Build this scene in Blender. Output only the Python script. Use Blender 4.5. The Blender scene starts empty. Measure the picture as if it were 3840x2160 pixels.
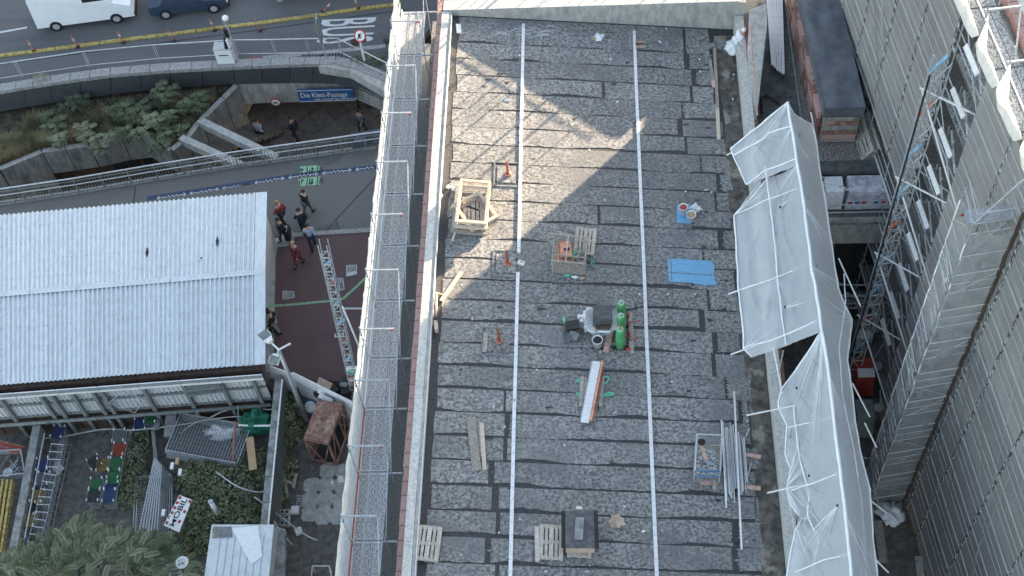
import bpy, math, random
from mathutils import Vector, Matrix, noise
rnd = random.Random(7)
sc = bpy.context.scene
# ---------------------------------------------------------------- camera
F = 5046.0
RM = Matrix(((0.99783, 0.01700, 0.06357), (0.02150, 0.82830, -0.55984), (-0.06217, 0.55999, 0.82616)))
V = Vector
def ortho(m):
    z = Vector(m[2]).normalized(); y = Vector(m[1]); y = (y - z * y.dot(z)).normalized(); x = y.cross(z)
    return Matrix((x, y, z))
RM = ortho(RM)
CAM = Vector((0, 0, 41.0))
cd = bpy.data.cameras.new('camera'); cam = bpy.data.objects.new('camera', cd); sc.collection.objects.link(cam)
cd.sensor_width = 36; cd.lens = F / 3840 * 36; cd.clip_end = 2000; cd.clip_start = 0.5
cam.matrix_world = Matrix.Translation(CAM) @ RM.to_4x4()
sc.camera = cam
# ---------------------------------------------------------------- sky and sun
SUN_EL = math.radians(6.6); SUN_AZ = math.atan2(0.645, 0.764)
w = bpy.data.worlds.new('World'); sc.world = w; w.use_nodes = True
wn = w.node_tree.nodes; wl = w.node_tree.links
sky = wn.new('ShaderNodeTexSky'); sky.sky_type = 'NISHITA'; sky.sun_disc = False
sky.sun_elevation = SUN_EL; sky.sun_rotation = SUN_AZ; sky.altitude = 300; sky.air_density = 1.0; sky.dust_density = 1.5; sky.ozone_density = 1.5
hs = wn.new('ShaderNodeHueSaturation'); hs.inputs['Saturation'].default_value = 0.66; wl.new(sky.outputs[0], hs.inputs['Color']); wl.new(hs.outputs[0], wn['Background'].inputs[0]); wn['Background'].inputs[1].default_value = 0.12
sd = bpy.data.lights.new('sun', 'SUN'); sd.energy = 5.0; sd.angle = math.radians(0.5); sd.color = (1.0, 0.80, 0.58)
so = bpy.data.objects.new('sun', sd); sc.collection.objects.link(so)
sdir = Vector((math.sin(SUN_AZ) * math.cos(SUN_EL), math.cos(SUN_AZ) * math.cos(SUN_EL), math.sin(SUN_EL)))
so.rotation_euler = sdir.to_track_quat('Z', 'Y').to_euler()
sc.view_settings.view_transform = 'Standard'; sc.view_settings.look = 'None'
sc.view_settings.gamma = 1; sc.view_settings.use_curve_mapping = False
sc.view_settings.exposure = 2.82
# ---------------------------------------------------------------- survey helpers: sight line through a picture point meets a real plane
S = 3840 / 2576
def ray(u, v):
    return RM @ Vector((u * S - 1920, -(v * S - 1080), -F))
def P(u, v, z=0.0):
    d = ray(u, v); return CAM + d * ((z - CAM.z) / d.z)
SL = 0.11
def proj(p):
    c = RM.transposed() @ (V(p) - CAM); return ((c.x / -c.z * F + 1920) / S, (1080 - c.y / -c.z * F) / S)
def zat(p, v):
    lo, hi = p[2], 38.0
    for _ in range(40):
        m = (lo + hi) / 2
        if proj((p[0], p[1], m))[1] > v: lo = m
        else: hi = m
    return lo
def rz(x): return -SL * (x + 6)
def R(u, v, h=0.0):
    d = ray(u, v); t = (-SL * 6 + h - CAM.z) / (d.z + SL * d.x); return CAM + d * t
FX, FY, FK = 12.6, 24.6, 0.125
def fx(y): return FX + FK * (FY - y)
FT = Vector((-FK, 1, 0)).normalized(); FN = Vector((-1, -FK, 0)).normalized()
def fp(y, z, off=0.0): return Vector((fx(y), y, z)) + FN * off
V = Vector
# ---------------------------------------------------------------- objects
ORG = {}
COL = sc.collection
def org(o): return ORG.get(o.name, V((0, 0, 0))) if o else V((0, 0, 0))
def tag(o, label=None, cat=None, group=None, kind=None):
    if label: o['label'] = label
    if cat: o['category'] = cat
    if group: o['group'] = group
    if kind: o['kind'] = kind
    return o
def thing(name, label, cat, loc=(0, 0, 0), group=None, rz_=0.0):
    o = bpy.data.objects.new(name, None); COL.objects.link(o); o.location = loc; o.empty_display_size = 0.2
    o.rotation_euler = (0, 0, rz_); ORG[o.name] = V(loc); return tag(o, label, cat, group)
class MB:
    def __init__(s): s.v = []; s.f = []
    def add(s, vs, fs):
        n = len(s.v); s.v += [V(a) for a in vs]; s.f += [tuple(i + n for i in f) for f in fs]; return s
    def box(s, c, d, rot=None, taper=1.0):
        c = V(c); hx, hy, hz = d[0] / 2, d[1] / 2, d[2] / 2; vs = []
        for z, k in ((-hz, 1), (hz, taper)):
            for x, y in ((-hx, -hy), (hx, -hy), (hx, hy), (-hx, hy)):
                p = V((x * k, y * k, z))
                if rot is not None: p = rot @ p
                vs.append(c + p)
        return s.add(vs, [(3, 2, 1, 0), (4, 5, 6, 7), (0, 1, 5, 4), (1, 2, 6, 5), (2, 3, 7, 6), (3, 0, 4, 7)])
    def bar(s, a, b, w, h, up=(0, 0, 1)):
        a = V(a); b = V(b); d = b - a; L = d.length
        if L < 1e-6: return s
        d.normalize(); u = V(up); x = d.cross(u)
        if x.length < 1e-3: x = d.cross(V((1, 0, 0)))
        x.normalize(); y = x.cross(d).normalized()
        vs = []
        for p in (a, b):
            for i, j in ((-1, -1), (1, -1), (1, 1), (-1, 1)): vs.append(p + x * (i * w / 2) + y * (j * h / 2))
        return s.add(vs, [(3, 2, 1, 0), (4, 5, 6, 7), (0, 1, 5, 4), (1, 2, 6, 5), (2, 3, 7, 6), (3, 0, 4, 7)])
    def tube(s, pts, r, n=6, cap=True):
        pts = [V(p) for p in pts]; rings = []; r = r if isinstance(r, (list, tuple)) else [r] * len(pts); px = None
        for i, p in enumerate(pts):
            d = (pts[min(i + 1, len(pts) - 1)] - pts[max(i - 1, 0)])
            if d.length < 1e-6: d = V((0, 0, 1))
            d.normalize()
            x = (px - d * px.dot(d)) if px is not None else d.orthogonal()
            if x.length < 1e-4: x = d.orthogonal()
            x.normalize(); px = x; y = d.cross(x)
            rings.append([p + (x * math.cos(2 * math.pi * k / n) + y * math.sin(2 * math.pi * k / n)) * r[i] for k in range(n)])
        vs = [q for g in rings for q in g]; fs = []
        for i in range(len(rings) - 1):
            for k in range(n):
                k2 = (k + 1) % n; fs.append((i * n + k, i * n + k2, (i + 1) * n + k2, (i + 1) * n + k))
        if cap: fs.append(tuple(range(n - 1, -1, -1))); fs.append(tuple((len(rings) - 1) * n + k for k in range(n)))
        return s.add(vs, fs)
    def lathe(s, c, prof, n=14, squash=1.0):
        c = V(c); vs = []
        for r, z in prof:
            for k in range(n): vs.append(c + V((r * math.cos(2 * math.pi * k / n), r * squash * math.sin(2 * math.pi * k / n), z)))
        fs = []
        for i in range(len(prof) - 1):
            for k in range(n):
                k2 = (k + 1) % n; fs.append((i * n + k, i * n + k2, (i + 1) * n + k2, (i + 1) * n + k))
        fs.append(tuple(range(n - 1, -1, -1))); fs.append(tuple((len(prof) - 1) * n + k for k in range(n)))
        return s.add(vs, fs)
    def prism(s, pts, dz):
        # polygon (top) extruded down by dz
        pts = [V(p) for p in pts]; n = len(pts)
        a = sum((pts[i].x * pts[(i + 1) % n].y - pts[(i + 1) % n].x * pts[i].y) for i in range(n))
        if a < 0: pts.reverse()
        vs = pts + [p - V((0, 0, dz)) for p in pts]
        fs = [tuple(range(n)), tuple(range(2 * n - 1, n - 1, -1))] + [(i, i + n, (i + 1) % n + n, (i + 1) % n) for i in range(n)]
        return s.add(vs, fs)
    def quad(s, a, b, c, d): return s.add([a, b, c, d], [(0, 1, 2, 3)])
    def blob(s, c, rad, seed=0, n=8, rough=.25, flat=1.0):
        c = V(c); vs = []; fs = []; rad = V(rad) if not isinstance(rad, (int, float)) else V((rad, rad, rad * flat))
        for i in range(n + 1):
            th = math.pi * i / n
            for k in range(n * 2):
                ph = math.pi * k / n; d = V((math.sin(th) * math.cos(ph), math.sin(th) * math.sin(ph), math.cos(th)))
                q = 1 + rough * noise.noise(d * 2.3 + V((seed * 3.7, seed, 0)))* 2
                vs.append(c + V((d.x * rad.x, d.y * rad.y, d.z * rad.z)) * q)
        m = n * 2
        for i in range(n):
            for k in range(m): fs.append((i * m + k, i * m + (k + 1) % m, (i + 1) * m + (k + 1) % m, (i + 1) * m + k)[::-1])
        return s.add(vs, fs)
    def build(s, name, mat, parent=None, smooth=False, label=None, cat=None, group=None, kind=None, base=None, local=False):
        o0 = V((0, 0, 0)) if local else (org(parent) if base is None else V(base))
        me = bpy.data.meshes.new(name); me.from_pydata([tuple(p - o0) for p in s.v], [], s.f); me.update()
        if mat: me.materials.append(mat)
        if smooth: me.polygons.foreach_set('use_smooth', [True] * len(me.polygons))
        o = bpy.data.objects.new(name, me); COL.objects.link(o)
        if parent: o.parent = parent; ORG[o.name] = org(parent)
        elif base is not None: o.location = base; ORG[o.name] = V(base)
        return tag(o, label, cat, group, kind)
def share(o, name, loc, parent, rot=None, mat=None):
    c = bpy.data.objects.new(name, o.data); COL.objects.link(c); c.parent = parent; c.location = V(loc) - org(parent)
    if rot: c.rotation_euler = rot
    if mat: c.material_slots[0].link = 'OBJECT'; c.material_slots[0].material = mat
    return c
def copy_tree(o, parent=None):
    c = o.copy(); COL.objects.link(c)
    if parent: c.parent = parent
    for ch in o.children: copy_tree(ch, c)
    return c
def put(root, loc, rotz, label, first, tilt=None):
    o = root if first else copy_tree(root)
    o.location = loc; o.rotation_euler = (tilt[0], tilt[1], rotz) if tilt else (0, 0, rotz); o['label'] = label; return o
def wob(a, b, n, amp, seed=0):
    return [V(a).lerp(V(b), i / n) + V((noise.noise(V((i * .9, seed, 0))), noise.noise(V((i * .9, seed, 5))), noise.noise(V((i * .9, seed, 9))) * .3)) * amp for i in range(n + 1)]
# ---------------------------------------------------------------- materials
MATS = {}
def M(name, c1, c2=None, scale=8, rough=.85, metal=0.0, bump=0.0, lo=.38, hi=.62, st=(1, 1, 1), vary=0.0, detail=8, c3=None, s3=.7, lo3=.5, hi3=.75, alpha=1.0, trans=0.0, coord='Object', dist=0.0, spec=.3):
    m = bpy.data.materials.new(name); m.use_nodes = True; nt = m.node_tree; N = nt.nodes; L = nt.links
    b = N['Principled BSDF']; b.inputs['Roughness'].default_value = rough; b.inputs['Metallic'].default_value = metal
    b.inputs['Specular IOR Level'].default_value = spec
    c2 = c2 or tuple(c * .72 for c in c1)
    tc = N.new('ShaderNodeTexCoord'); mp = N.new('ShaderNodeMapping'); mp.inputs['Scale'].default_value = st
    if coord == 'World':
        ge = N.new('ShaderNodeNewGeometry'); L.new(ge.outputs['Position'], mp.inputs[0])
    else: L.new(tc.outputs['Object'], mp.inputs[0])
    nz = N.new('ShaderNodeTexNoise'); nz.inputs['Scale'].default_value = scale; nz.inputs['Detail'].default_value = detail; nz.inputs['Roughness'].default_value = .65
    nz.inputs['Distortion'].default_value = dist
    L.new(mp.outputs[0], nz.inputs['Vector'])
    rp = N.new('ShaderNodeValToRGB'); rp.color_ramp.elements[0].position = lo; rp.color_ramp.elements[1].position = hi
    rp.color_ramp.elements[0].color = (*c2, 1); rp.color_ramp.elements[1].color = (*c1, 1)
    L.new(nz.outputs[0], rp.inputs[0]); out = rp.outputs[0]
    if c3:
        n3 = N.new('ShaderNodeTexNoise'); n3.inputs['Scale'].default_value = s3; n3.inputs['Detail'].default_value = 6; n3.inputs['Roughness'].default_value = .6
        L.new(mp.outputs[0], n3.inputs['Vector']); r3 = N.new('ShaderNodeValToRGB'); r3.color_ramp.elements[0].position = lo3; r3.color_ramp.elements[1].position = hi3
        L.new(n3.outputs[0], r3.inputs[0]); mx = N.new('ShaderNodeMix'); mx.data_type = 'RGBA'
        L.new(r3.outputs[0], mx.inputs[0]); L.new(out, mx.inputs[6]); mx.inputs[7].default_value = (*c3, 1); out = mx.outputs[2]
    if vary:
        oi = N.new('ShaderNodeObjectInfo'); ma = N.new('ShaderNodeMapRange'); ma.inputs[3].default_value = 1 - vary; ma.inputs[4].default_value = 1 + vary
        L.new(oi.outputs['Random'], ma.inputs[0]); vm = N.new('ShaderNodeVectorMath'); vm.operation = 'SCALE'; L.new(out, vm.inputs[0]); L.new(ma.outputs[0], vm.inputs['Scale']); out = vm.outputs[0]
    L.new(out, b.inputs['Base Color'])
    if bump:
        bp = N.new('ShaderNodeBump'); bp.inputs['Strength'].default_value = bump; bp.inputs['Distance'].default_value = .02
        L.new(nz.outputs[0], bp.inputs['Height']); L.new(bp.outputs[0], b.inputs['Normal'])
    if alpha < 1 or trans > 0:
        mo = N['Material Output']; sh = b.outputs[0]
        if trans > 0:
            tl = N.new('ShaderNodeBsdfTranslucent'); L.new(out, tl.inputs[0]); ms = N.new('ShaderNodeMixShader'); ms.inputs[0].default_value = trans
            L.new(sh, ms.inputs[1]); L.new(tl.outputs[0], ms.inputs[2]); sh = ms.outputs[0]
        if alpha < 1:
            tp = N.new('ShaderNodeBsdfTransparent'); ms = N.new('ShaderNodeMixShader'); ms.inputs[0].default_value = alpha
            L.new(tp.outputs[0], ms.inputs[1]); L.new(sh, ms.inputs[2]); sh = ms.outputs[0]
        L.new(sh, mo.inputs['Surface'])
    MATS[name] = m; return m
mMem = M('membrane', (.34, .335, .32), (.105, .105, .105), 9, bump=.5, lo=.40, hi=.60, st=(1, 1.15, 1), vary=.10, c3=(.16, .16, .162), s3=.55, lo3=.45, hi3=.75, coord='World', detail=10)
mBit = M('bitumen', (.075, .075, .077), (.03, .03, .032), 20, rough=.7, bump=.4, coord='World')
mGut = M('gutter_membrane', (.16, .145, .125), (.06, .055, .05), 3, bump=.3, coord='World', c3=(.28, .25, .21), s3=1.1, lo3=.55, hi3=.62)
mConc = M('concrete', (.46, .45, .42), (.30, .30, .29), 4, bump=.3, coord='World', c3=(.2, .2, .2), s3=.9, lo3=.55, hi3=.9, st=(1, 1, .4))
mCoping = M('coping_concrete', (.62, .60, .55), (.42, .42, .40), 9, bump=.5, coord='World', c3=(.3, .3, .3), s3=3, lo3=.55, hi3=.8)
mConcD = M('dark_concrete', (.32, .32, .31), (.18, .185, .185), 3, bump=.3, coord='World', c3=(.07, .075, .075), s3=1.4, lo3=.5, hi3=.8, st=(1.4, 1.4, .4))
mBrick = M('brick', (.46, .30, .27), (.33, .20, .18), 12, vary=.12, bump=.3)
mWhiteM = M('white_metal', (.80, .80, .80), (.66, .67, .68), 9, rough=.4, vary=.03)
mGalv = M('galvanised', (.52, .54, .56), (.36, .38, .40), 10, rough=.42, metal=.35, vary=.08)
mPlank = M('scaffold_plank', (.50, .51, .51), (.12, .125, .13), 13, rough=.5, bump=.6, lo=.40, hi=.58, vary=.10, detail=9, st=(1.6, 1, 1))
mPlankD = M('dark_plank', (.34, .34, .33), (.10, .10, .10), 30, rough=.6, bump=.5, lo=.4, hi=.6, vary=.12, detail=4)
mTarp = M('cream_tarp', (.86, .84, .76), (.74, .72, .66), 3, rough=.6, trans=.35, coord='World')
mSheet = M('white_netting', (.80, .83, .86), (.84, .87, .90), 3.0, rough=.5, trans=.45, alpha=.76, coord='World', st=(1.6, .5, 1), bump=.3)
mSheetEdge = M('white_hem', (.90, .91, .92), (.80, .82, .84), 6, rough=.5)
mNet = M('grey_netting', (.50, .495, .485), (.44, .435, .425), 1.2, rough=.7, trans=.35, alpha=.74, coord='World', st=(1, 1, .25), vary=.05)
mNetL = M('pale_netting', (.60, .61, .60), (.5, .51, .51), 2, rough=.6, trans=.35, alpha=.40, coord='World')
mDark = M('void_shade', (.035, .035, .038), (.018, .018, .02), 4)  # near-black colour standing in for shade in gaps and under the platform
mRed = M('red_paint', (.45, .07, .05), (.33, .05, .04), 6, rough=.5)
mRust = M('rusty_steel', (.27, .15, .115), (.17, .085, .07), 5, rough=.75, bump=.3, c3=(.38, .26, .21), s3=2.5, lo3=.5, hi3=.65)
mVent = M('vent_pipe', (.42, .14, .09), (.28, .09, .06), 14, rough=.5)
mWood = M('pale_wood', (.62, .54, .43), (.44, .37, .29), 5, st=(1, 6, 6), vary=.12, bump=.2)
mWoodG = M('weathered_wood', (.42, .38, .33), (.24, .215, .19), 6, st=(2, 2, 2), vary=.15, bump=.3)
mWoodP = M('pinkish_wood', (.60, .42, .34), (.44, .29, .23), 6, vary=.12)
mPallet = M('pallet_wood', (.56, .51, .44), (.36, .32, .28), 9, vary=.10, bump=.2)
mAsph = M('asphalt', (.14, .143, .15), (.10, .104, .11), 16, bump=.15, coord='World', st=(.35, 1.6, 1), c3=(.07, .073, .078), s3=.35, lo3=.45, hi3=.8)
mWalk = M('walkway_asphalt', (.17, .168, .165), (.125, .124, .124), 22, bump=.2, coord='World', c3=(.085, .085, .088), s3=.3, lo3=.5, hi3=.85)
mRedPave = M('red_paving', (.14, .088, .09), (.11, .068, .07), 20, bump=.2, coord='World', c3=(.078, .052, .056), s3=.5, lo3=.5, hi3=.85)
mKerb = M('kerb_stone', (.34, .34, .33), (.22, .22, .22), 6, bump=.3, coord='World', vary=.06)
mYard = M('yard_ground', (.16, .15, .14), (.085, .08, .076), 3.5, bump=.7, coord='World', c3=(.15, .10, .06), s3=1.1, lo3=.58, hi3=.8)
mSoil = M('soil', (.085, .068, .05), (.03, .025, .02), 5, bump=.8, coord='World', c3=(.14, .12, .09), s3=1.2, lo3=.5, hi3=.75)
mWhiteP = M('white_marking', (.62, .63, .64), (.42, .43, .44), 14, coord='World')
mYel = M('yellow_kerb', (.46, .36, .13), (.24, .19, .07), 7, coord='World', lo=.42, hi=.55)
mOr = M('orange_post', (.50, .17, .09), (.36, .12, .07), 5)
mClad = M('slate_cladding', (.085, .09, .10), (.06, .064, .072), 8, rough=.45, coord='World', c3=(.15, .155, .16), s3=22, lo3=.66, hi3=.72, vary=.06)
mBlue = M('sign_blue', (.035, .12, .30), (.03, .105, .27), 3, rough=.4)
mWhite = M('white_paint', (.80, .80, .80), (.72, .72, .72), 6, rough=.45)
mBlack = M('black_plastic', (.03, .03, .032), (.018, .018, .02), 6, rough=.5)
mFloor = M('passage_paving', (.20, .18, .16), (.13, .118, .108), 3, coord='World', vary=.12, bump=.2)
mCorr = M('corrugated_steel', (.66, .70, .73), (.56, .60, .63), 6, rough=.38, metal=.15, vary=.035, st=(1, .4, 1))
mCladW = M('wall_sheeting', (.62, .62, .63), (.48, .48, .49), 6, rough=.5)
mBeam = M('grey_post', (.22, .245, .24), (.15, .165, .165), 6)
mBrown = M('brown_boarding', (.10, .068, .055), (.055, .038, .032), 4, bump=.3)
mLeaf = M('leaf', (.23, .27, .17), (.10, .13, .08), 2.5, rough=.6, trans=.25, vary=.2, coord='World')
mLeafY = M('pale_leaf', (.38, .40, .27), (.19, .22, .14), 2.5, rough=.6, trans=.25, vary=.12, coord='World')
mIvy = M('ivy_leaf', (.27, .29, .17), (.07, .09, .05), 3.0, rough=.6, trans=.15, coord='World', c3=(.20, .12, .07), s3=5, lo3=.66, hi3=.72)
mGrass = M('dry_grass', (.40, .34, .20), (.12, .13, .07), 1.2, rough=.8, coord='World')
mBark = M('bark', (.10, .08, .06), (.05, .04, .03), 8)
mGreenB = M('gas_green', (.09, .33, .13), (.07, .27, .10), 5, rough=.35)
mBlueMat = M('blue_mat', (.22, .45, .66), (.15, .34, .53), 9, st=(.5, 3, 1))
mGreenS = M('green_strap', (.16, .55, .36), (.12, .44, .28), 8)
mCopper = M('copper_sheet', (.80, .40, .26), (.58, .26, .16), 4, rough=.35, metal=.5)
mBag = M('white_bag', (.84, .85, .86), (.66, .68, .71), 5, bump=.4, c3=(.10, .17, .28), s3=4, lo3=.66, hi3=.68)
mFelt = M('felt_slab', (.15, .15, .155), (.09, .09, .095), 5, vary=.2)
mTeal = M('green_netting', (.03, .20, .13), (.015, .09, .06), 7, bump=.6)
mGlass = M('dark_glass', (.02, .025, .03), (.02, .025, .03), 3, rough=.12)
mTyre = M('tyre', (.02, .02, .02), (.015, .015, .015), 5)
mVan = M('van_white', (.74, .76, .79), (.70, .72, .75), 2, rough=.3)
mGravel = M('gravel', (.40, .37, .35), (.05, .048, .046), 26, bump=.8, coord='World', lo=.42, hi=.58, detail=3)
mTarpB = M('dark_tarpaulin', (.13, .145, .165), (.09, .10, .12), 1.6, rough=.45, bump=.5, coord='World')
mFoil = M('shrink_wrap', (.68, .69, .76), (.36, .37, .42), 4, rough=.25, bump=.6, coord='World', st=(1, 1, 2))
mLowRoof = M('lower_roof_felt', (.13, .14, .137), (.07, .075, .075), 2.2, bump=.3, coord='World', c3=(.14, .15, .14), s3=1.2, lo3=.55, hi3=.7)
mSkin = M('skin', (.55, .36, .27), (.50, .32, .24), 5)
mGreenP = M('green_panel', (.30, .52, .33), (.26, .46, .29), 4)
mGrPipe = M('turquoise_pipe', (.08, .38, .27), (.06, .3, .2), 4)
mTan = M('tan_board', (.50, .36, .22), (.42, .30, .18), 4)
mCard = M('cardboard', (.52, .40, .32), (.42, .32, .25), 6)
mCream = M('site_cabin_roof', (.62, .65, .66), (.52, .55, .57), 3)
def cmat(name, c, rough=.6, metal=0.0): return M(name, c, tuple(x * .75 for x in c), 5, rough=rough, metal=metal)
# ================================================================ SETTING: ground, street, building under the roof
g = MB(); g.add([(-235, -95, -16.6), (180, -95, -16.6), (180, 275, -16.6), (-235, 275, -16.6)], [(0, 1, 2, 3)])
g.build('ground', mYard, kind='structure')
# curved edge of the street above the passage
EDGE = [P(-120, 246, -11), P(0, 222, -11), P(130, 200, -11), P(280, 180, -11), P(430, 168, -11), P(590, 160, -11), P(730, 154, -11), P(845, 152, -11), P(905, 165, -11), P(985, 200, -11)]
# a strip beyond the cladding is road; pavement ends at x=-8.6
far = [V((-7, 56, -11)), V((60, 62, -11)), V((80, 260, -11)), V((-220, 260, -11)), V((-220, 40, -11))]
g = MB(); g.prism([V((p.x, p.y, -11.0)) for p in EDGE] + far, 0.4); g.build('road', mAsph, kind='structure')
bd = thing('station_building', 'long flat-roofed concrete building between scaffolds, roof laid with grey bitumen sheets', 'building', (0, 25, -11))
# walls under the roof
g = MB()
g.box((-6.35, 25, -5.7), (.5, 36.4, 10.8)); g.box((6.25, 25, -6.3), (.5, 36.4, 9.5)); g.box((0, 7.1, -6), (12.2, .5, 10)); g.box((0, 42.9, -5.7), (12.3, .6, 10.8))
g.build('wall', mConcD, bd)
# sloped black bitumen deck
g = MB(); y0, y1 = 7.4, 42.6
g.add([(-6.1, y0, rz(-6.1)), (6.0, y0, rz(6.0)), (6.0, y1, rz(6.0)), (-6.1, y1, rz(-6.1))] + [(-6.1, y0, -2.2), (6.0, y0, -2.2), (6.0, y1, -2.2), (-6.1, y1, -2.2)],
      [(0, 1, 2, 3), (7, 6, 5, 4), (0, 4, 5, 1), (1, 5, 6, 2), (2, 6, 7, 3), (3, 7, 4, 0)])
g.build('roof', mBit, bd)
# membrane sheets
def ragged(a, b, step, amp, seed, spikes=False):
    a = V(a); b = V(b); L = (b - a).length; n = max(2, int(L / step)); out = []
    d = (b - a).normalized(); nrm = V((-d.y, d.x, 0))
    for i in range(n + 1):
        t = i / n
        q = max(-.3, noise.noise(V((t * L * .55, seed * 1.7, 0)))) * amp * 1.9 + abs(noise.noise(V((t * L * 3.1, seed * 2.3, 4)))) * amp * .7
        if spikes: q = (-.20 if i % 2 else .04) * rnd.uniform(.1, 1.0) * (.25 + abs(noise.noise(V((i * .35, seed, 8)))) * 2.2)
        out.append(a.lerp(b, t) + nrm * q)
    return out
sheets = []
pitch = .935; ytop = 38.52
rows = []
k = -24
yy = ytop + 3 * pitch
while yy > 8: rows.append(yy); yy -= pitch * (1 + rnd.uniform(-.012, .012))
tops = [41.55] + [y for y in rows[1:]]
for i in range(len(rows) - 1):
    ya = rows[i]; yb = rows[i + 1]
    joints = []
    if ya < 24: joints.append(-3.55 + rnd.uniform(-.35, .25))
    if 24 < ya < 40 and rnd.random() < .14: joints.append(rnd.uniform(-2.2, .6))
    joints.append((3.35 if ya > 34 else 3.9) + rnd.uniform(-.45, .9) + (.5 if ya < 24 else 0))
    xs = [-5.72 + rnd.uniform(-.05, .05)] + joints + [5.28 + .12 * math.sin(ya * 2.1) - (.25 if ya > 36 else 0)]
    for j in range(len(xs) - 1):
        x0 = xs[j] + (rnd.uniform(.05, .26) if j else 0); x1 = xs[j + 1]
        if i == 0: yt = 41.88
        else: yt = ya - .012
        gap = rnd.uniform(.02, .05) + (.05 if rnd.random() < .25 else 0)
        far_l = V((x0, yt, 0)); far_r = V((x1, yt, 0)); near_r = V((x1, yb + gap, 0)); near_l = V((x0, yb + gap, 0))
        pts = [far_r, far_l]
        if j: pts += ragged(far_l, near_l, .06, .0, i, True)[1:-1] if rnd.random() < .7 else []
        else: pts += ragged(far_l, near_l, .09, .05, i)[1:-1]
        pts += ragged(near_l, near_r, .06, .085, i * 7 + j + 3)
        if j == len(xs) - 2: pts += ragged(near_r, far_r, .08, .09, i + 50)[1:-1]
        pts = [V((p.x, p.y, rz(p.x) + .014)) for p in pts]
        g = MB(); g.prism(pts, .012); sheets.append(g.build('roofing_sheet', mMem, bd))
g = MB()
for k in range(70):
    x = rnd.choice((rnd.uniform(3.2, 5.3), rnd.uniform(3.2, 5.3), rnd.uniform(-4, -3), rnd.uniform(-5.6, 5))); y = rnd.uniform(13, 41); n = 9; L = rnd.uniform(.06, .30); W_x = rnd.uniform(.02, .09)
    g.prism([V((x + L * math.cos(6.283 * q / n) * rnd.uniform(.5, 1.1), y + W_x * math.sin(6.283 * q / n) * rnd.uniform(.5, 1.2), 0)) + V((0, 0, rz(x) + .021)) for q in range(n)], .003)
tag(g.build('tar_smears', mBit, kind='stuff'))
g = MB()
for k in range(90):
    x = rnd.uniform(-5.6, 5.2); y = rnd.uniform(13, 41); n = 7; L = rnd.uniform(.03, .12); W_x = rnd.uniform(.01, .04); a_ = rnd.uniform(0, 3.1)
    c_ = [V((L * math.cos(6.283 * q / n) * rnd.uniform(.5, 1.1), W_x * math.sin(6.283 * q / n), 0)) for q in range(n)]
    g.prism([Matrix.Rotation(a_, 3, 'Z') @ p + V((x, y, rz(x) + .020 - SL * p.x)) for p in c_], .003)
tag(g.build('mortar_splashes', mCoping, kind='stuff'))
# gutter strip at the low side and bitumen border at the wall
g = MB(); pl = [V((5.2 + .10 * math.sin(y * .9) + .08 * noise.noise(V((y * 2, 3, 3))), y, 0)) for y in [7.5 + .25 * q for q in range(137)]]
g.prism([V((p.x, p.y, rz(p.x) + .006)) for p in pl] + [V((6.0, 41.6, rz(6.0) + .008)), V((6.0, 7.5, rz(6.0) + .008))], .004); g.build('gutter_strip', mGut, bd)
# parapets
g = MB()
n = 20; ys = [7 + i * 35.6 / n for i in range(n + 1)]
for i in range(n):
    g.box((-6.30 + rnd.uniform(-.008, .008), (ys[i] + ys[i + 1]) / 2, -.05), (.30, ys[i + 1] - ys[i] - .008, .6))
g.build('parapet', mCoping, bd)
g = MB(); g.box((-6.09, 24.5, .03), (.11, 35.4, .40)); g.build('parapet_upstand', mConc, bd)
g = MB(); g.box((-6.020, 25, .10), (.022, 33.4, .34)); g.build('edge_flashing', mWhiteM, bd)
# outer brick course: one block each
proto = None; y = 7.4; first = None
while y < 43.2:
    if first is None:
        g = MB(); g.box((0, 0, 0), (.27, .515, .34)); first = g.build('brick', mBrick, bd, local=True); first.location = V((-6.60, y, -.42)) - org(bd)
    else: share(first, 'brick', (-6.60 + rnd.uniform(-.012, .012), y, -.42 + rnd.uniform(-.008, .008)), bd)
    y += .54
g = MB(); g.box((-6.60, 25, -.48), (.23, 36.2, .34)); g.build('mortar_bed', mConcD, bd)
# far parapet (top of picture)
g = MB(); g.box((-.0, 42.28, -.55), (12.9, .64, 1.6)); g.build('parapet', mConc, bd, label='tall far parapet wall with a pale weathered top')
g = MB(); g.box((-.1, 42.30, .268), (12.6, .58, .03)); g.build('coping', mCoping, bd)
# right parapet
g = MB(); g.box((6.20, 24.3, -.95), (.36, 35.2, 1.0)); g.build('parapet', mCoping, bd, label='low right parapet')
g = MB(); g.box((6.47, 24.3, -1.0), (.14, 35.2, .7)); g.build('fascia', mRust, bd)
# wedge pier at the far right corner
g = MB(); g.prism([P(1886, 25, .2), P(1928, 6, .2), P(1930, 62, .2), P(1903, 300, -.6), P(1893, 300, -.6), P(1880, 130, -.2)], 2.0); g.build('corner_pier', mConc, bd)
# pinned metal strips across the fall, in two lengths
def strip(pts, wd=.125):
    a, b = [R(*p) for p in pts]
    t = thing('fixing_strip', '', 'metal strip', (a.x, a.y, a.z), 'white fixing strips on the roof')
    n = max(6, int((a - b).length / 2.4)); g = MB(); q = wob(a, b, n, .016, a.x)
    for i in range(n): g.bar(q[i] + V((0, 0, .045)), q[i + 1] + V((0, 0, .045)), wd, .05)
    g.build('strip', mWhiteM, t)
    g = MB(); L = (a - b).length; n = int(L / .42)
    for i in range(n):
        p = a.lerp(b, (i + .5) / n) + V((rnd.uniform(-.02, .02), 0, .073)); g.lathe(p, [(.022, 0), (.02, .012), (.002, .016)], 6)
    g.build('bolt_row', mGalv, t, kind='stuff')
    return t
strip([(1317, 62), (1305, 638)])['label'] = 'upper left white metal strip, running from the far wall to the second vent pipe'
strip([(1303, 687), (1282, 1520)])['label'] = 'lower left white metal strip, from the white can down past the planks'
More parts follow.
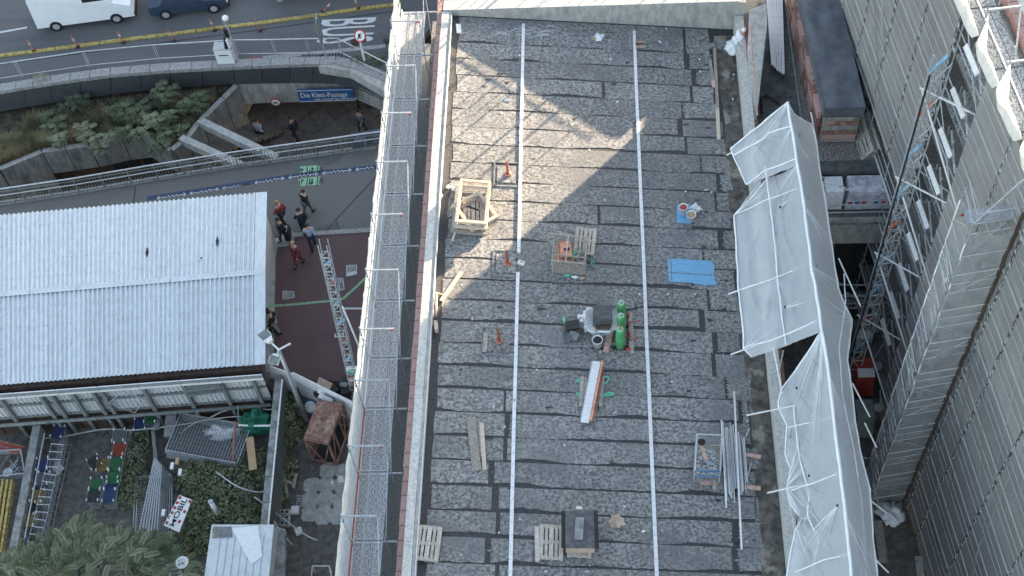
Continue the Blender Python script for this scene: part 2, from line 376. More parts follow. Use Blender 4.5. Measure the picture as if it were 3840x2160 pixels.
strip([(1595, 80), (1655, 1520)])['label'] = 'long right-hand white metal strip running the whole roof past the gas bottles'
# vent shafts
def vent(u, v, lab, wd, seed):
    p = R(u, v); t = thing('vent_pipe', lab, 'vent pipe', p, 'red vent pipes on square roof pads')
    g = MB(); g.lathe(p + V((0, 0, .05)), [(.055, 0), (.055, .72), (.052, .745), (.04, .745), (.04, .70)], 12); g.build('pipe', mVent, t, True)
    g = MB(); g.lathe(p + V((0, 0, .04)), [(.15, 0), (.15, .03), (.09, .06), (.07, .10)], 14); g.build('flange', mVent, t, True)
    g = MB()
    for k in range(6): g.lathe(p + V((.12 * math.cos(k), .12 * math.sin(k), .07)), [(.014, 0), (.014, .03)], 6)
    g.build('flange_bolts', mWhiteM, t)
    g = MB(); g.prism([p + V((x, y, .045 - SL * x)) for x, y in ((-wd, -.42), (wd * .75, -.42), (wd * .75, .42), (-wd, .42))], .05); g.build('pad', mMem, t)
    g = MB()
    for (a, b) in (((-wd - .12, -.58), (-wd - .12, .60)), ((-wd - .12, .60), (wd, .60)), ((-wd - .12, -.58), (wd, -.58))):
        g.bar(p + V((a[0], a[1], .03 - SL * a[0])), p + V((b[0], b[1], .03 - SL * b[0])), .05, .03)
    g.build('pad_edge', mConcD, t)
vent(1278, 440, 'red vent pipe farthest from the camera, standing right of the timber frame stack', .42, 1)
vent(1277, 664, 'middle red vent pipe with a loose wire round its base, left of the white can', .42, 2)
vent(1256, 860, 'nearest red vent pipe, on a dark square pad with a loose board', .5, 3)
# ================================================================ LEFT SCAFFOLD
sl = thing('scaffold', 'long steel scaffold with perforated decks along the left edge of the roof', 'scaffold', (-7.9, 30, -11))
JY = [P(1540 / S, 85 / S + 60, -1).y]
JY = [43.3, 40.7, 38.15, 35.6, 33.1, 30.55, 28.0, 25.45, 23.35, 20.8, 18.25, 15.7, 13.1]
pf = None
for i in range(len(JY) - 1):
    ya, yb = JY[i], JY[i + 1]; L = ya - yb - .07
    for j in range(3):
        x = -8.20 + j * .335
        g = MB(); g.box((0, 0, -.03), (.30, L, .05)); pl = g.build('plank', mPlank, sl, local=True); pl.location = V((x, (ya + yb) / 2, -1.0 + rnd.uniform(-.006, .006))) - org(sl)
        f = MB()
        for sx in (-.145, .145): f.box((sx, 0, .004), (.022, L, .018))
        for sy in (-L / 2 + .03, L / 2 - .03): f.box((0, sy, .004), (.27, .05, .016))
        f.build('plank_edge', mGalv, pl, local=True)
    # inner narrow planks one level down
    for (x, wd) in ((-7.04, .30),):
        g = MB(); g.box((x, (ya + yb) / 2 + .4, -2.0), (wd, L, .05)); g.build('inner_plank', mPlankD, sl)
    # lower levels
for z in (-3.0, -5.0, -7.0, -9.0):
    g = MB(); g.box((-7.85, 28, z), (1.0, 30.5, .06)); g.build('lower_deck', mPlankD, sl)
for i, y in enumerate(JY):
    g = MB(); g.tube([(-8.46, y, -11), (-8.46, y, 1.12)], .026); g.build('standard', mGalv, sl)
    g = MB(); g.tube([(-7.27, y, -11), (-7.27, y, 1.02)], .026); g.build('standard', mGalv, sl)
    g = MB(); g.bar((-8.46, y, 1.0), (-7.27, y, 1.0), .05, .06); g.build('head_bar', mGalv, sl)
    g = MB(); g.bar((-8.46, y, -1.06), (-6.9, y, -1.06), .05, .06); g.build('transom', mGalv, sl)
    g = MB(); g.bar((-8.46, y, .72), (-8.25, y, .97), .012, .05, (0, 1, 0)); g.build('bracket', mGalv, sl)
    if i % 2 == 1:
        g = MB(); g.box((-7.33, y, .9), (.14, .04, .07)); g.build('coupler', mRed, sl)
    g = MB(); g.box((-8.46, y, .62), (.07, .05, .09)); g.build('clamp', cmat('clamp_blue', (.06, .25, .40)) if i == 0 else MATS['clamp_blue'], sl)
for i in range(len(JY) - 1):
    g = MB()
    g.tube([(-8.46, JY[i], -.05), (-8.46, JY[i + 1], -.05)], .022); g.tube([(-8.46, JY[i], -.52), (-8.46, JY[i + 1], -.52)], .022)
    g.build('guardrail', mGalv, sl)
    g = MB(); g.tube([(-7.27, JY[i], -.1), (-7.27, JY[i + 1], -.98)] if i % 2 else [(-7.27, JY[i], .9), (-7.27, JY[i + 1], -.98)], .018); g.build('diagonal_brace', mGalv, sl)
    g = MB(); g.box((-8.40, (JY[i] + JY[i + 1]) / 2, -.87), (.025, JY[i] - JY[i + 1] - .1, .15)); g.build('toe_board', mRed if i in (8, 9, 10) else mWhiteM, sl)
# rolled tarp hanging on the outside of the scaffold
def lumpy_roll(a, b, r, seed, n=60):
    a = V(a); b = V(b); pts = []; rad = []
    for i in range(n + 1):
        p = a.lerp(b, i / n) + V((noise.noise(V((i * .35, seed, 1))) * .05, 0, noise.noise(V((i * .35, seed, 2))) * .06)); pts.append(p)
        rad.append(r * (1 + .35 * noise.noise(V((i * .8, seed, 3)))))
    return pts, rad
g = MB(); p_, r_ = lumpy_roll((-8.57, 43.4, .0), (-8.62, 13, .0), .065, 4, 150); g.tube(p_, r_, 8)
o = g.build('rolled_tarpaulin', mTarp, None, True, 'cream tarpaulin rolled up along the outer rail of the left scaffold', 'tarpaulin', base=(-8.6, 28, 0))
def drape(name, top, bot, nx, nz, amp, mat, label=None, cat=None, parent=None, seed=0):
    # ruffled cloth between two polylines
    a = [V(p) for p in top]; b = [V(p) for p in bot]
    def at(pl, t):
        k = t * (len(pl) - 1); i = min(int(k), len(pl) - 2); return pl[i].lerp(pl[i + 1], k - i)
    g = MB(); nrm = (a[-1] - a[0]).cross(b[0] - a[0]).normalized(); vs = []
    for j in range(nz + 1):
        for i in range(nx + 1):
            p = at(a, i / nx).lerp(at(b, i / nx), j / nz); e = min(1, 4 * j / nz, 4 * (nz - j) / nz + .3)
            q = noise.noise(V((p.x * .9 + seed, p.y * .9, p.z * .25))) + .5 * noise.noise(V((p.x * 3 + seed, p.y * 3, p.z * .6)))
            vs.append(p + nrm * q * amp * e)
    g.add(vs, [(j * (nx + 1) + i, j * (nx + 1) + i + 1, (j + 1) * (nx + 1) + i + 1, (j + 1) * (nx + 1) + i) for j in range(nz) for i in range(nx)])
    return g.build(name, mat, parent, True, label, cat)
drape('scaffold_net', [(-8.58, 43.4, -.1), (-8.62, 13, -.1)], [(-8.60, 43.4, -10.9), (-8.64, 13, -10.9)], 120, 10, .05, mSheet, 'white netting hung down the street side of the left scaffold', 'netting', seed=3)
# scaffold level across the far end
sf = thing('scaffold', 'rusty-edged scaffold deck running behind the far parapet at the top of the picture', 'scaffold', (0, 43.4, -11))
for i in range(5):
    x0 = -6.6 + i * 2.6
    for j in range(3):
        g = MB(); g.box((x0 + 1.28, 43.35 + j * .33, -.4), (2.5, .30, .06)); g.build('plank', mPlank, sf)
    g = MB(); g.tube([(x0, 43.1, -11), (x0, 43.1, 1.5)], .03); g.tube([(x0, 44.2, -11), (x0, 44.2, 1.5)], .03); g.build('standard', mGalv, sf)
for i in range(9):  # extra tubes, added so their shadows streak the sunlit roof
    x0 = -6.0 + i * 1.45 + .3 * math.sin(i * 2.3)
    g = MB(); g.tube([(x0, 43.2 + .1 * (i % 3), -.4), (x0 + .05, 43.2 + .1 * (i % 3), [1.6, 1.1, 2.0, 1.3, 1.8, 1.0, 2.1, 1.5, 1.9][i])], .024 if i != 2 else .07); g.build('upright', mGalv, sf)
g = MB(); g.bar((-6.6, 42.95, -.02), (6.4, 42.95, -.02), .03, .12); g.build('toe_board', mRust, sf)
g = MB(); g.tube([(-6.6, 43.1, .55), (6.4, 43.1, .55)], .024); g.build('guardrail', mGalv, sf)
# ================================================================ LEFT: WALKWAY, PASSAGE, EMBANKMENT
def G(l, z): return [P(u, v, z) for u, v in l]
YZ = -12.3
kerbL = [(-140, 536), (0, 513), (200, 484), (400, 450), (600, 418), (800, 390), (985, 364)]
KP = G(kerbL, -11)
_w = [P(-160, 1000, -8.75), P(664, 938, -8.75)]; _e = [P(700, 948, -11), P(905, 962, -11)]
g = MB(); g.prism([V((-8.0, KP[-1].y, -11))] + KP[::-1] + [V((-60, _w[0].y - .3, -11)), V((_w[0].x, _w[0].y - .02, -11)), V((_w[1].x, _w[1].y - .02, -11)), _e[0], _e[1], V((-8.0, _e[1].y, -11))], .5); g.build('walkway', mWalk, kind='structure')
g = MB(); g.prism([V((-8.0, 31, YZ)), V((-8.0, 0, YZ)), V((-60, 0, YZ)), V((-60, 31, YZ))], .5); g.build('yard', mYard, kind='structure')
g = MB(); g.prism([V((-60, 36, -16.2)), V((-8.2, 36, -16.2)), V((-8.2, 66, -16.2)), V((-60, 66, -16.2))], .3); g.build('passage_floor', mFloor, kind='structure')
# kerb stones of the passage edge
for i in range(len(KP) - 1):
    n = 5
    for j in range(n):
        a = KP[i].lerp(KP[i + 1], (j + .02) / n); b = KP[i].lerp(KP[i + 1], (j + .98) / n)
        if i == 0 and j == 0:
            ks = thing('kerb', 'pale kerb stones along the open edge of the walkway above the passage', 'kerb', a)
        g = MB(); g.bar(a + V((0, 0, .03)), b + V((0, 0, .03)), .24, .12); g.build('kerb_stone', mKerb, ks)
# railing
rl = thing('railing', 'dark steel balustrade with two pale handrails along the walkway edge', 'railing', KP[0])
off = V((0, -.04, 0))
for i in range(len(KP) - 1):
    a, b = KP[i] + off, KP[i + 1] + off; L = (b - a).length; n = int(L / .15)
    g = MB(); g.tube([a + V((0, 0, 1.15)), b + V((0, 0, 1.15))], .042); g.build('handrail', mGalv, rl)
    g = MB(); g.tube([a + V((0, -.1, .78)), b + V((0, -.1, .78))], .03); g.build('handrail', mGalv, rl)
    g = MB(); g.bar(a + V((0, 0, .12)), b + V((0, 0, .12)), .03, .05); g.bar(a + V((0, 0, .95)), b + V((0, 0, .95)), .03, .03); g.build('rail', mBeam, rl)
    g = MB()
    for k in range(n): p = a.lerp(b, k / n); g.bar(p + V((0, 0, .13)), p + V((0, 0, .94)), .018, .03, (1, 0, 0))
    g.build('baluster_row', mBeam, rl, kind='stuff')
    for k in range(3):
        p = a.lerp(b, k / 3); g = MB(); g.bar(p, p + V((0, 0, 1.15)), .06, .06, (1, 0, 0)); g.build('post', mBeam, rl)
# direction board hanging on the railing
a, b = P(886, 372, -10.9), P(968, 357, -10.9)
sb = thing('direction_sign', 'dark direction board with a white arrow fixed to the balustrade beside the scaffold', 'sign', a)
up = V((0, .10, .95)); g = MB(); g.add([a, b, b + up, a + up, a + V((0, -.05, 0)), b + V((0, -.05, 0)), b + up + V((0, -.05, 0)), a + up + V((0, -.05, 0))], [(0, 1, 2, 3), (7, 6, 5, 4), (0, 4, 5, 1), (1, 5, 6, 2), (2, 6, 7, 3), (3, 7, 4, 0)]); g.build('board', cmat('board_dark', (.10, .12, .17)), sb)
def text(s, o, xd, yd, size, mat, name, parent, extr=.004, base=None, sx=1.0, label=None, off_=.012):
    cu = bpy.data.curves.new(name, 'FONT'); cu.body = s; cu.size = 1.0; cu.extrude = 0; cu.offset = off_; cu.resolution_u = 3
    t = bpy.data.objects.new('tmp', cu); COL.objects.link(t); dg = bpy.context.evaluated_depsgraph_get()
    me = bpy.data.meshes.new_from_object(t.evaluated_get(dg)); bpy.data.objects.remove(t); bpy.data.curves.remove(cu)
    xd = V(xd).normalized() * size * sx; yd = V(yd).normalized() * size; n = xd.cross(yd).normalized() * extr; oo = V(o) - (org(parent) if parent else V((0, 0, 0)))
    vs = [oo + xd * v.co.x + yd * v.co.y + n for v in me.vertices]
    for v, c in zip(me.vertices, vs): v.co = c
    me.materials.clear(); me.materials.append(mat); me.name = name
    q = bpy.data.objects.new(name, me); COL.objects.link(q); q.parent = parent
    if label: q['label'] = label
    return q
xd = (b - a).normalized(); yd = up.normalized(); nf = xd.cross(yd) * .065
text('←', a + xd * .12 + yd * .35 + nf, xd, yd, .7, mWhiteP, 'arrow', sb)
for k in range(4): text('▪ Hauptbahnhof'[:12 - 2 * k], a + xd * 1.0 + yd * (.74 - .2 * k) + nf, xd, yd, .17, mWhiteP, 'line_of_text', sb)
# road edge: kerb stones, slate cladding, fascia, sign
EC = EDGE[:]
ed = thing('passage_parapet', 'curved concrete kerb with slate cladding and fascia above the passage opening', 'parapet', EC[1])
for i in range(len(EC) - 1):
    n = 3
    for j in range(n):
        a = EC[i].lerp(EC[i + 1], (j + .015) / n); b = EC[i].lerp(EC[i + 1], (j + .985) / n)
        g = MB(); g.bar(a + V((0, -.12, .05)), b + V((0, -.12, .05)), .55, .22); g.build('kerb_stone', mKerb, ed)
CB = G([(-120, 302), (0, 281), (130, 259), (280, 238), (430, 222), (590, 212), (730, 209), (845, 211), (905, 226), (985, 262)], -12.5)
cl = []
for i in range(len(EC) - 1):
    n = 2
    for j in range(n):
        t0, t1 = (j + .01) / n, (j + .99) / n
        a, b = EC[i].lerp(EC[i + 1], t0) + V((0, -.36, -.08)), EC[i].lerp(EC[i + 1], t1) + V((0, -.36, -.08)); c, d = CB[i].lerp(CB[i + 1], t1), CB[i].lerp(CB[i + 1], t0)
        bk = V((0, .06, .02)); g = MB(); g.add([d, c, b, a, d + bk, c + bk, b + bk, a + bk], [(0, 1, 2, 3), (7, 6, 5, 4), (0, 4, 5, 1), (1, 5, 6, 2), (2, 6, 7, 3), (3, 7, 4, 0)]); g.build('cladding_panel', mClad, ed)
g = MB()
for i in range(len(EC) - 1):
    g.bar(CB[i] + V((0, .3, .1)), CB[i + 1] + V((0, .3, .1)), .5, .2)
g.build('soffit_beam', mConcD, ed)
# end block rising near the scaffold
g = MB(); g.prism(G([(830, 158), (905, 162), (985, 205), (985, 240), (880, 178), (800, 165)], -10.9), .6); g.build('end_coping', mConc, ed)
# fascia panels with the shop sign
FB = [(600, 262), (670, 260), (756, 257), (830, 254), (900, 252), (965, 280), (1000, 300)]
FP = G(FB, -14.2)
for i in range(len(FP) - 1):
    for j in range(2):
        a, b = FP[i].lerp(FP[i + 1], (j + .01) / 2), FP[i].lerp(FP[i + 1], (j + .99) / 2); g = MB(); g.bar(a + V((0, .1, .85)), b + V((0, .1, .85)), .15, 1.7); g.build('fascia_panel', mConc, ed)
a, b = P(756, 246, -13.75), P(894, 242, -13.75)
xd = (b - a).normalized(); yd = V((0, 0, 1)); nf = xd.cross(yd)
sg = thing('shop_sign', 'long blue sign reading Die Klett-Passage am Hauptbahnhof', 'sign', a)
a = a + nf * .25; W = (b - a).length
g = MB(); g.bar(a + yd * .45, a + xd * W + yd * .45, .10, .92); g.build('board', mBlue, sg)
g = MB()
for zz in (.02, .88): g.bar(a + yd * zz + nf * .06, a + xd * W + yd * zz + nf * .06, .02, .03)
g.build('border', mWhite, sg)
text('Die Klett-Passage', a + xd * .12 + yd * .36 + nf * .07, xd, yd, .52, mWhite, 'lettering', sg, sx=W / .52 / 8.35)
text('AM HAUPTBAHNHOF', a + xd * (W * .27) + yd * .10 + nf * .07, xd, yd, .21, mWhite, 'lettering', sg, sx=1.15)
def disc(name, c, nrm, r, parent, m, th=.03):
    g = MB(); c = V(c); nrm = V(nrm).normalized(); g.tube([c, c + nrm * th], r, 20); return g.build(name, m, parent)
def roundsign(lab, c, nrm, r, cat='sign'):
    t = thing('round_sign', lab, cat, c); disc('rim', c, nrm, r, t, mRed); disc('face', V(c) + V(nrm).normalized() * .012, nrm, r * .76, t, mWhite); return t
p = P(695, 246, -13.6) + nf * .3
t = roundsign('small round prohibition sign on the concrete left of the blue sign', p, nf, .30)
g = MB(); g.box(p + nf * .06, (.20, .02, .05)); g.tube([p + nf * .06 + V((-.07, 0, -.03)), p + nf * .07 + V((-.07, 0, -.03))], .05, 8); g.tube([p + nf * .06 + V((.07, 0, -.03)), p + nf * .07 + V((.07, 0, -.03))], .05, 8); g.build('pictogram', mBlack, t)
# posters under the fascia
a = P(900, 272, -15.6); q = thing('poster', 'black poster with pale lettering at the right end of the passage', 'poster', a)
g = MB(); g.bar(a + V((0, 0, .6)), P(950, 268, -15.6) + V((0, 0, .6)), .05, 1.3); g.build('panel', mBlack, q)
text('YAI', a + V((.15, -.06, .85)), (1, 0, 0), (0, 0, 1), .45, mWhiteP, 'lettering', q)
for k in range(4): text('----------'[:9 - k], a + V((.15, -.06, .6 - .17 * k)), (1, 0, 0), (0, 0, 1), .2, mWhiteP, 'line_of_text', q)
# planting bed behind its wall
WT = [(-120, 452), (0, 428), (107, 383), (225, 366), (307, 348), (362, 341), (395, 362), (432, 380), (470, 352), (505, 306), (563, 250), (596, 218)]
wt = G(WT, -12.7)
bed = MB(); top = [p + V((0, .3, -.05)) for p in CB[:6]]
poly = wt + top[::-1]
bed.prism([V((p.x, p.y, -12.8)) for p in poly], .3); bed.build('planting_bed', mSoil, kind='structure')
rw = thing('retaining_wall', 'stained concrete panel wall holding up the planting bed over the passage', 'wall', wt[1])
for i in range(len(wt) - 1):
    n = max(1, round((wt[i + 1] - wt[i]).length / 1.6))
    for j in range(n):
        a = wt[i].lerp(wt[i + 1], (j + .02) / n); b = wt[i].lerp(wt[i + 1], (j + .98) / n); dz = -16.2 if i > 6 or i < 2 else -14.4
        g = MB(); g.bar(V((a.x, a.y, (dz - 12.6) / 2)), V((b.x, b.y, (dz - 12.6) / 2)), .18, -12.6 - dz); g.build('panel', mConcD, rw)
        g = MB(); g.bar(a + V((0, 0, .11)), b + V((0, 0, .11)), .30, .06); g.build('coping', mConc, rw)
# low dark interior wall with windows beneath the bed
g = MB(); a, b = P(100, 440, -15), P(430, 395, -15); g.bar(a, b, .3, 2.4); g.build('inner_wall', mBrown, rw)
for k in range(3):
    p = P(300 + 32 * k, 408 - 5 * k, -14.9); g = MB(); g.box(p + V((0, -.2, .1)), (.9, .08, .9)); g.build('window', mGlass, rw)
# diagonal concrete beams over the steps
for (a, b, lab) in (((505, 308), (700, 402), 'upper of two slanting concrete beams bridging the steps'), ((458, 352), (612, 422), 'lower of two slanting concrete beams bridging the steps')):
    g = MB(); g.bar(P(*a, -12.6), P(*b, -12.2), .38, .5); g.build('concrete_beam', mConc, None, label=lab, cat='beam', base=P(*a, -12.6))
# steps going down
st = thing('staircase', 'dark flight of steps descending under the road edge', 'stairs', P(520, 400, -16))
for k in range(12):
    a, b = P(450 + 13 * k, 385 - 9 * k, -16), P(560 + 13 * k, 440 - 9 * k, -16); g = MB(); g.bar(a + V((0, 0, .15 * (12 - k))), b + V((0, 0, .15 * (12 - k))), .5, .16); g.build('step', mFloor, st)
g = MB(); a, b = P(560, 400, -16.1), P(640, 262, -16.1)
g.bar(a + V((0, 0, 1)), b + V((0, 0, 1)), .3, 1.2); g.build('cheek_wall', mConcD, st)
# passage paving slabs
n = 0; ang = math.radians(38); ca, sa = math.cos(ang), math.sin(ang); gg = None
for i in range(-16, 17):
    for j in range(-9, 10):
        x = -17 + (i * .95 * ca - j * 1.3 * sa); y = 49.5 + (i * .95 * sa + j * 1.3 * ca)
        u, v = proj((x, y, -16.2))
        if not (430 < u < 985 and 245 < v < 400): continue
        if n == 0:
            pv = thing('passage_paving', 'brown stone paving slabs on the sunken passage floor', 'paving', (-17, 49.5, -16.2)); g = MB(); g.box((0, 0, .01), (.92, 1.27, .03), Matrix.Rotation(ang, 3, 'Z')); gg = g.build('slab', mFloor, pv, local=True); gg.location = V((x, y, -16.18)) - org(pv)
        else: share(gg, 'slab', (x, y, -16.18 + rnd.uniform(-.006, .006)), pv)
        n += 1
# ---- markings on the walkway
def flat(name, pts, z, mat, parent=None, th=.004, **k):
    g = MB(); g.prism([P(u, v, z) for u, v in pts], th); return g.build(name, mat, parent, **k)
ln = thing('guide_line', 'dark blue guide stripe with white arrows painted across the walkway', 'floor marking', P(600, 466, -11))
BL = [(370, 499), (450, 487), (560, 470), (700, 448), (800, 434), (880, 427), (965, 418)]
bp = G(BL, -10.996)
for i in range(len(bp) - 1):
    g = MB(); g.bar(bp[i], bp[i + 1], .26, .006); g.build('stripe', cmat('line_blue', (.045, .07, .14)) if i == 0 else MATS['line_blue'], ln)
def arrow(p, d, L, parent, mat, z=0):
    d = V(d).normalized(); s = V((-d.y, d.x, 0)); p = V(p) + V((0, 0, z)); g = MB()
    g.bar(p - d * L / 2, p + d * L / 2, .045, .004); tip = p + d * L / 2
    g.bar(tip, tip - d * .13 + s * .10, .045, .0045); g.bar(tip, tip - d * .13 - s * .10, .045, .005); return g.build('arrow', mat, parent)
dd = (bp[-1] - bp[0]).normalized()
AX = [(840 + 55 / 2.683, 540 + 435 / 2.683, -1), (840 + 215 / 2.683, 540 + 405 / 2.683, 1), (840 + 380 / 2.683, 540 + 380 / 2.683, -1), (840 + 550 / 2.683, 540 + 350 / 2.683, 1), (840 + 720 / 2.683, 540 + 328 / 2.683, -1), (840 + 890 / 2.683, 540 + 305 / 2.683, 1), (840 + 1060 / 2.683, 540 + 286 / 2.683, -1), (840 + 1225 / 2.683, 540 + 268 / 2.683, 1), (840 + 1395 / 2.683, 540 + 248 / 2.683, -1), (1650 / 2.683, 540 + 535 / 2.683, -1), (1815 / 2.683, 540 + 512 / 2.683, 1), (1980 / 2.683, 540 + 488 / 2.683, -1), (2145 / 2.683, 540 + 460 / 2.683, 1), (2310 / 2.683, 540 + 434 / 2.683, -1), (2470 / 2.683, 540 + 405 / 2.683, 1)]
for (u, v, s_) in AX:
    p = P(u / S, v / S, -10.99); arrow(p + dd * .1 * s_, dd * s_, .36 if s_ > 0 else .5, ln, mWhiteP)
    g = MB()
    for k in range(2 if s_ > 0 else 5): g.box(p - dd * s_ * (.12 + .10 * k) + V((0, (k % 2) * .07 - .03, 0)), (.06, .09, .004))
    g.build('symbol', mWhiteP, ln, kind='stuff')
for n_, (pts, gl, aw) in enumerate(([[(755, 419), (780, 417), (780, 441), (755, 444)], 'U', 1], [[(781, 417), (806, 415), (806, 438), (781, 441)], 'O', 1], [[(755, 449), (780, 446), (780, 466), (755, 468)], 'S', 1], [[(781, 446), (806, 444), (806, 464), (781, 466)], '', -1])):
    lab = ['upper left green floor panel with a U symbol', 'upper right green floor panel with a small circle symbol', 'lower left green floor panel with an S symbol', 'lower right green floor panel whose arrow points toward the camera'][n_]
    o = flat('floor_panel', pts, -10.994, mGreenP, None, .008, label=lab, cat='floor sticker', group='green direction panels stuck to the walkway'); 
    c = sum((P(u, v, -10.985) for u, v in pts), V()) / 4
    arrow(c + V((-.18, -.02, 0)), (0, 1, 0) if aw > 0 else (0, -1, 0), .38, o, mBlack)
    for k in range(3):
        g = MB(); g.box(c + V((.10 + .13 * k, 0, .003)), (.05, .5 - .1 * k, .004)); g.build('line_of_text', mBlack, o)
    if gl: text(gl, c + V((-.36, .16, .004)), (0, -1, 0), (1, 0, 0), .2, mWhite if gl != 'U' else mBlue, 'symbol', o)
g = MB()
for a, b in (((341, 470), (336, 510)), ((958, 432), (845, 552)), ((845, 552), (785, 620)), ((845, 553), (853, 578))): g.bar(P(*a, -10.992), P(*b, -10.992), .05, .006)
tag(g.build('asphalt_seam', mBit), kind='structure')
flat('dark_patch', [(782, 396), (870, 385), (858, 402), (835, 415), (800, 418), (786, 405)], -10.993, mAsph, kind='structure')
flat('repair_strip', [(690, 588), (760, 580), (850, 560), (850, 572), (780, 590), (700, 606)], -10.993, mAsph, kind='structure')
# red paving with kerbs
flat('red_paving', [(693, 622), (735, 619), (737, 597), (936, 585), (938, 700), (905, 960), (688, 950), (690, 770), (689, 722)], -10.994, mRedPave, kind='structure')
kb = thing('edge_kerb', 'pale kerb bordering the red paving near the people', 'kerb', P(800, 588, -11))
for a, b in (((735, 592), (780, 588)), ((781, 588), (830, 585)), ((831, 585), (880, 582)), ((881, 582), (936, 578)), ((696, 617), (735, 614)), ((733, 598), (735, 614))):
    g = MB(); g.bar(P(*a, -10.97), P(*b, -10.97), .26, .05); g.build('kerb_stone', mKerb, kb)
flat('paving_strip', [(672, 600), (694, 598), (691, 760), (689, 935), (668, 935)], -10.988, mConc, kind='structure')
flat('step_slab', [(694, 600), (736, 580), (736, 598), (735, 618), (694, 624)], -10.986, mConc, kind='structure')
gl = thing('green_stripe', 'pale green stripe crossing the red paving', 'floor marking', P(800, 762, -11))
for a, b in (((668, 771), (750, 765)), ((750, 765), (830, 757)), ((830, 757), (864, 751)), ((864, 751), (930, 690))):
    g = MB(); g.bar(P(*a, -10.985), P(*b, -10.985), .13, .006); g.build('stripe', cmat('stripe_green', (.25, .42, .26)) if a[0] == 668 else MATS['stripe_green'], gl)
g = MB(); g.bar(P(862, 776, -10.984), P(940, 776, -10.984), .10, .006); g.build('white_stripe', mWhiteP, None, label='short white stripe on the red paving beside the lattice mast', cat='floor marking', base=P(862, 776, -11))
text('E', P(864, 850, -10.984), (0, 1, 0), (-1, 0, 0), .62, mWhiteP, 'painted_letter', None, sx=.8)
tag(bpy.data.objects['painted_letter'], 'white letter E painted on the red paving', 'floor marking')
for (pts, lab) in (([(872, 668), (897, 667), (897, 690), (872, 695)], 'square manhole cover with a white corner, right of the lattice mast'), ([(712, 732), (738, 734), (740, 748), (712, 753)], 'square manhole cover on the red paving near the shed'), ([(850, 700), (862, 700), (866, 728), (855, 730)], 'narrow metal cover on the red paving behind the lattice mast')):
    o = flat('manhole_cover', pts, -10.982, mConcD, None, .01, label=lab, cat='manhole cover'); c = [P(u, v, -10.97) for u, v in pts]; g = MB()
    for i in range(4): g.bar(c[i], c[(i + 1) % 4], .04, .01)
    g.build('frame', mGalv, o)
flat('white_sheet', [(872, 687), (897, 680), (897, 688), (872, 695)], -10.965, mWhiteP, None, .006, label='white paper lying on the near edge of a manhole cover', cat='paper')
# ================================================================ STREET
def para(l, z=-11): return [P(u, v, z) for u, v in l]
yk = thing('median_kerb', 'worn yellow kerb line running across the street', 'kerb', P(300, 110, -11))
yl = [(-60, 149), (0, 140), (140, 123), (290, 103), (430, 86), (560, 69), (640, 60), (760, 44), (880, 26), (1010, 10)]
for i in range(len(yl) - 1):
    a, b = P(*yl[i], -10.97), P(*yl[i + 1], -10.97); n = 4
    for j in range(n):
        g = MB(); g.bar(a.lerp(b, (j + .02) / n), a.lerp(b, (j + .98) / n), .22, .10); g.build('kerb_piece', mYel, yk)
g = MB(); rp = para([(-60, 170), (140, 142), (430, 104), (600, 82), (1020, 24)], -10.993)
for i in range(4): g.bar(rp[i], rp[i + 1], .08, .006)
tag(g.build('tar_line', mBit), kind='structure')
g = MB(); g.bar(P(-20, 85, -10.99), P(68, 69, -10.99), .14, .006); g.build('lane_mark', mWhiteP, None, label='white lane line at the left edge of the street', cat='road marking', base=P(20, 78, -11))
for i, (u, v, lab) in enumerate(((86, 128, 'leftmost orange post on the yellow kerb'), (196, 118, 'second orange post from the left, below the white van'), (311, 107, 'orange post just right of the white van'), (541, 76, 'orange post on the kerb left of the signal mast'), (655, 76, 'orange post left of the BUS lettering'), (812, 30, 'leaning red-white flag post above the BUS lettering'), (902, 22, 'orange post beside the trailer wheels'), (437, 103, 'orange post below the dark car'))):
    p = P(u, v, -10.95); t = thing('marker_post', lab, 'post', p, 'orange marker posts on the yellow kerb'); tip = p + V((-.10, 0, .82)) if i != 5 else p + V((.5, .3, .4))
    g = MB(); g.tube([p, tip], .045, 6); g.build('post', mOr, t); g = MB(); g.tube([p, p + V((0, 0, .06))], .12, 8); g.build('foot', mBlack, t)
    g = MB(); g.tube([p.lerp(tip, .6), p.lerp(tip, .8)], .05, 6); g.build('reflector', mWhiteP, t)
# BUS lettering, letters lying with their tops to the right
a = P(800, 47, -10.985); 
bw = (P(812, 46, -10.985), P(955, 40, -10.985)); hgt = (bw[1] - bw[0]).length
t = text('BUS', V((bw[0].x, bw[0].y - .05, -10.985)), (-.05, -1, 0), (1, .03, 0), hgt / .73, mWhiteP, 'road_lettering', None, sx=.26, off_=.008)
tag(t, 'white lettering BUS painted on the street', 'road marking')
pvm = MB(); q = para([(660, 141), (800, 128), (960, 112), (1010, 108), (1010, 116), (960, 121), (800, 137), (662, 150)], -10.99); pvm.prism(q, .004); tag(pvm.build('gutter_line', mKerb), kind='structure')
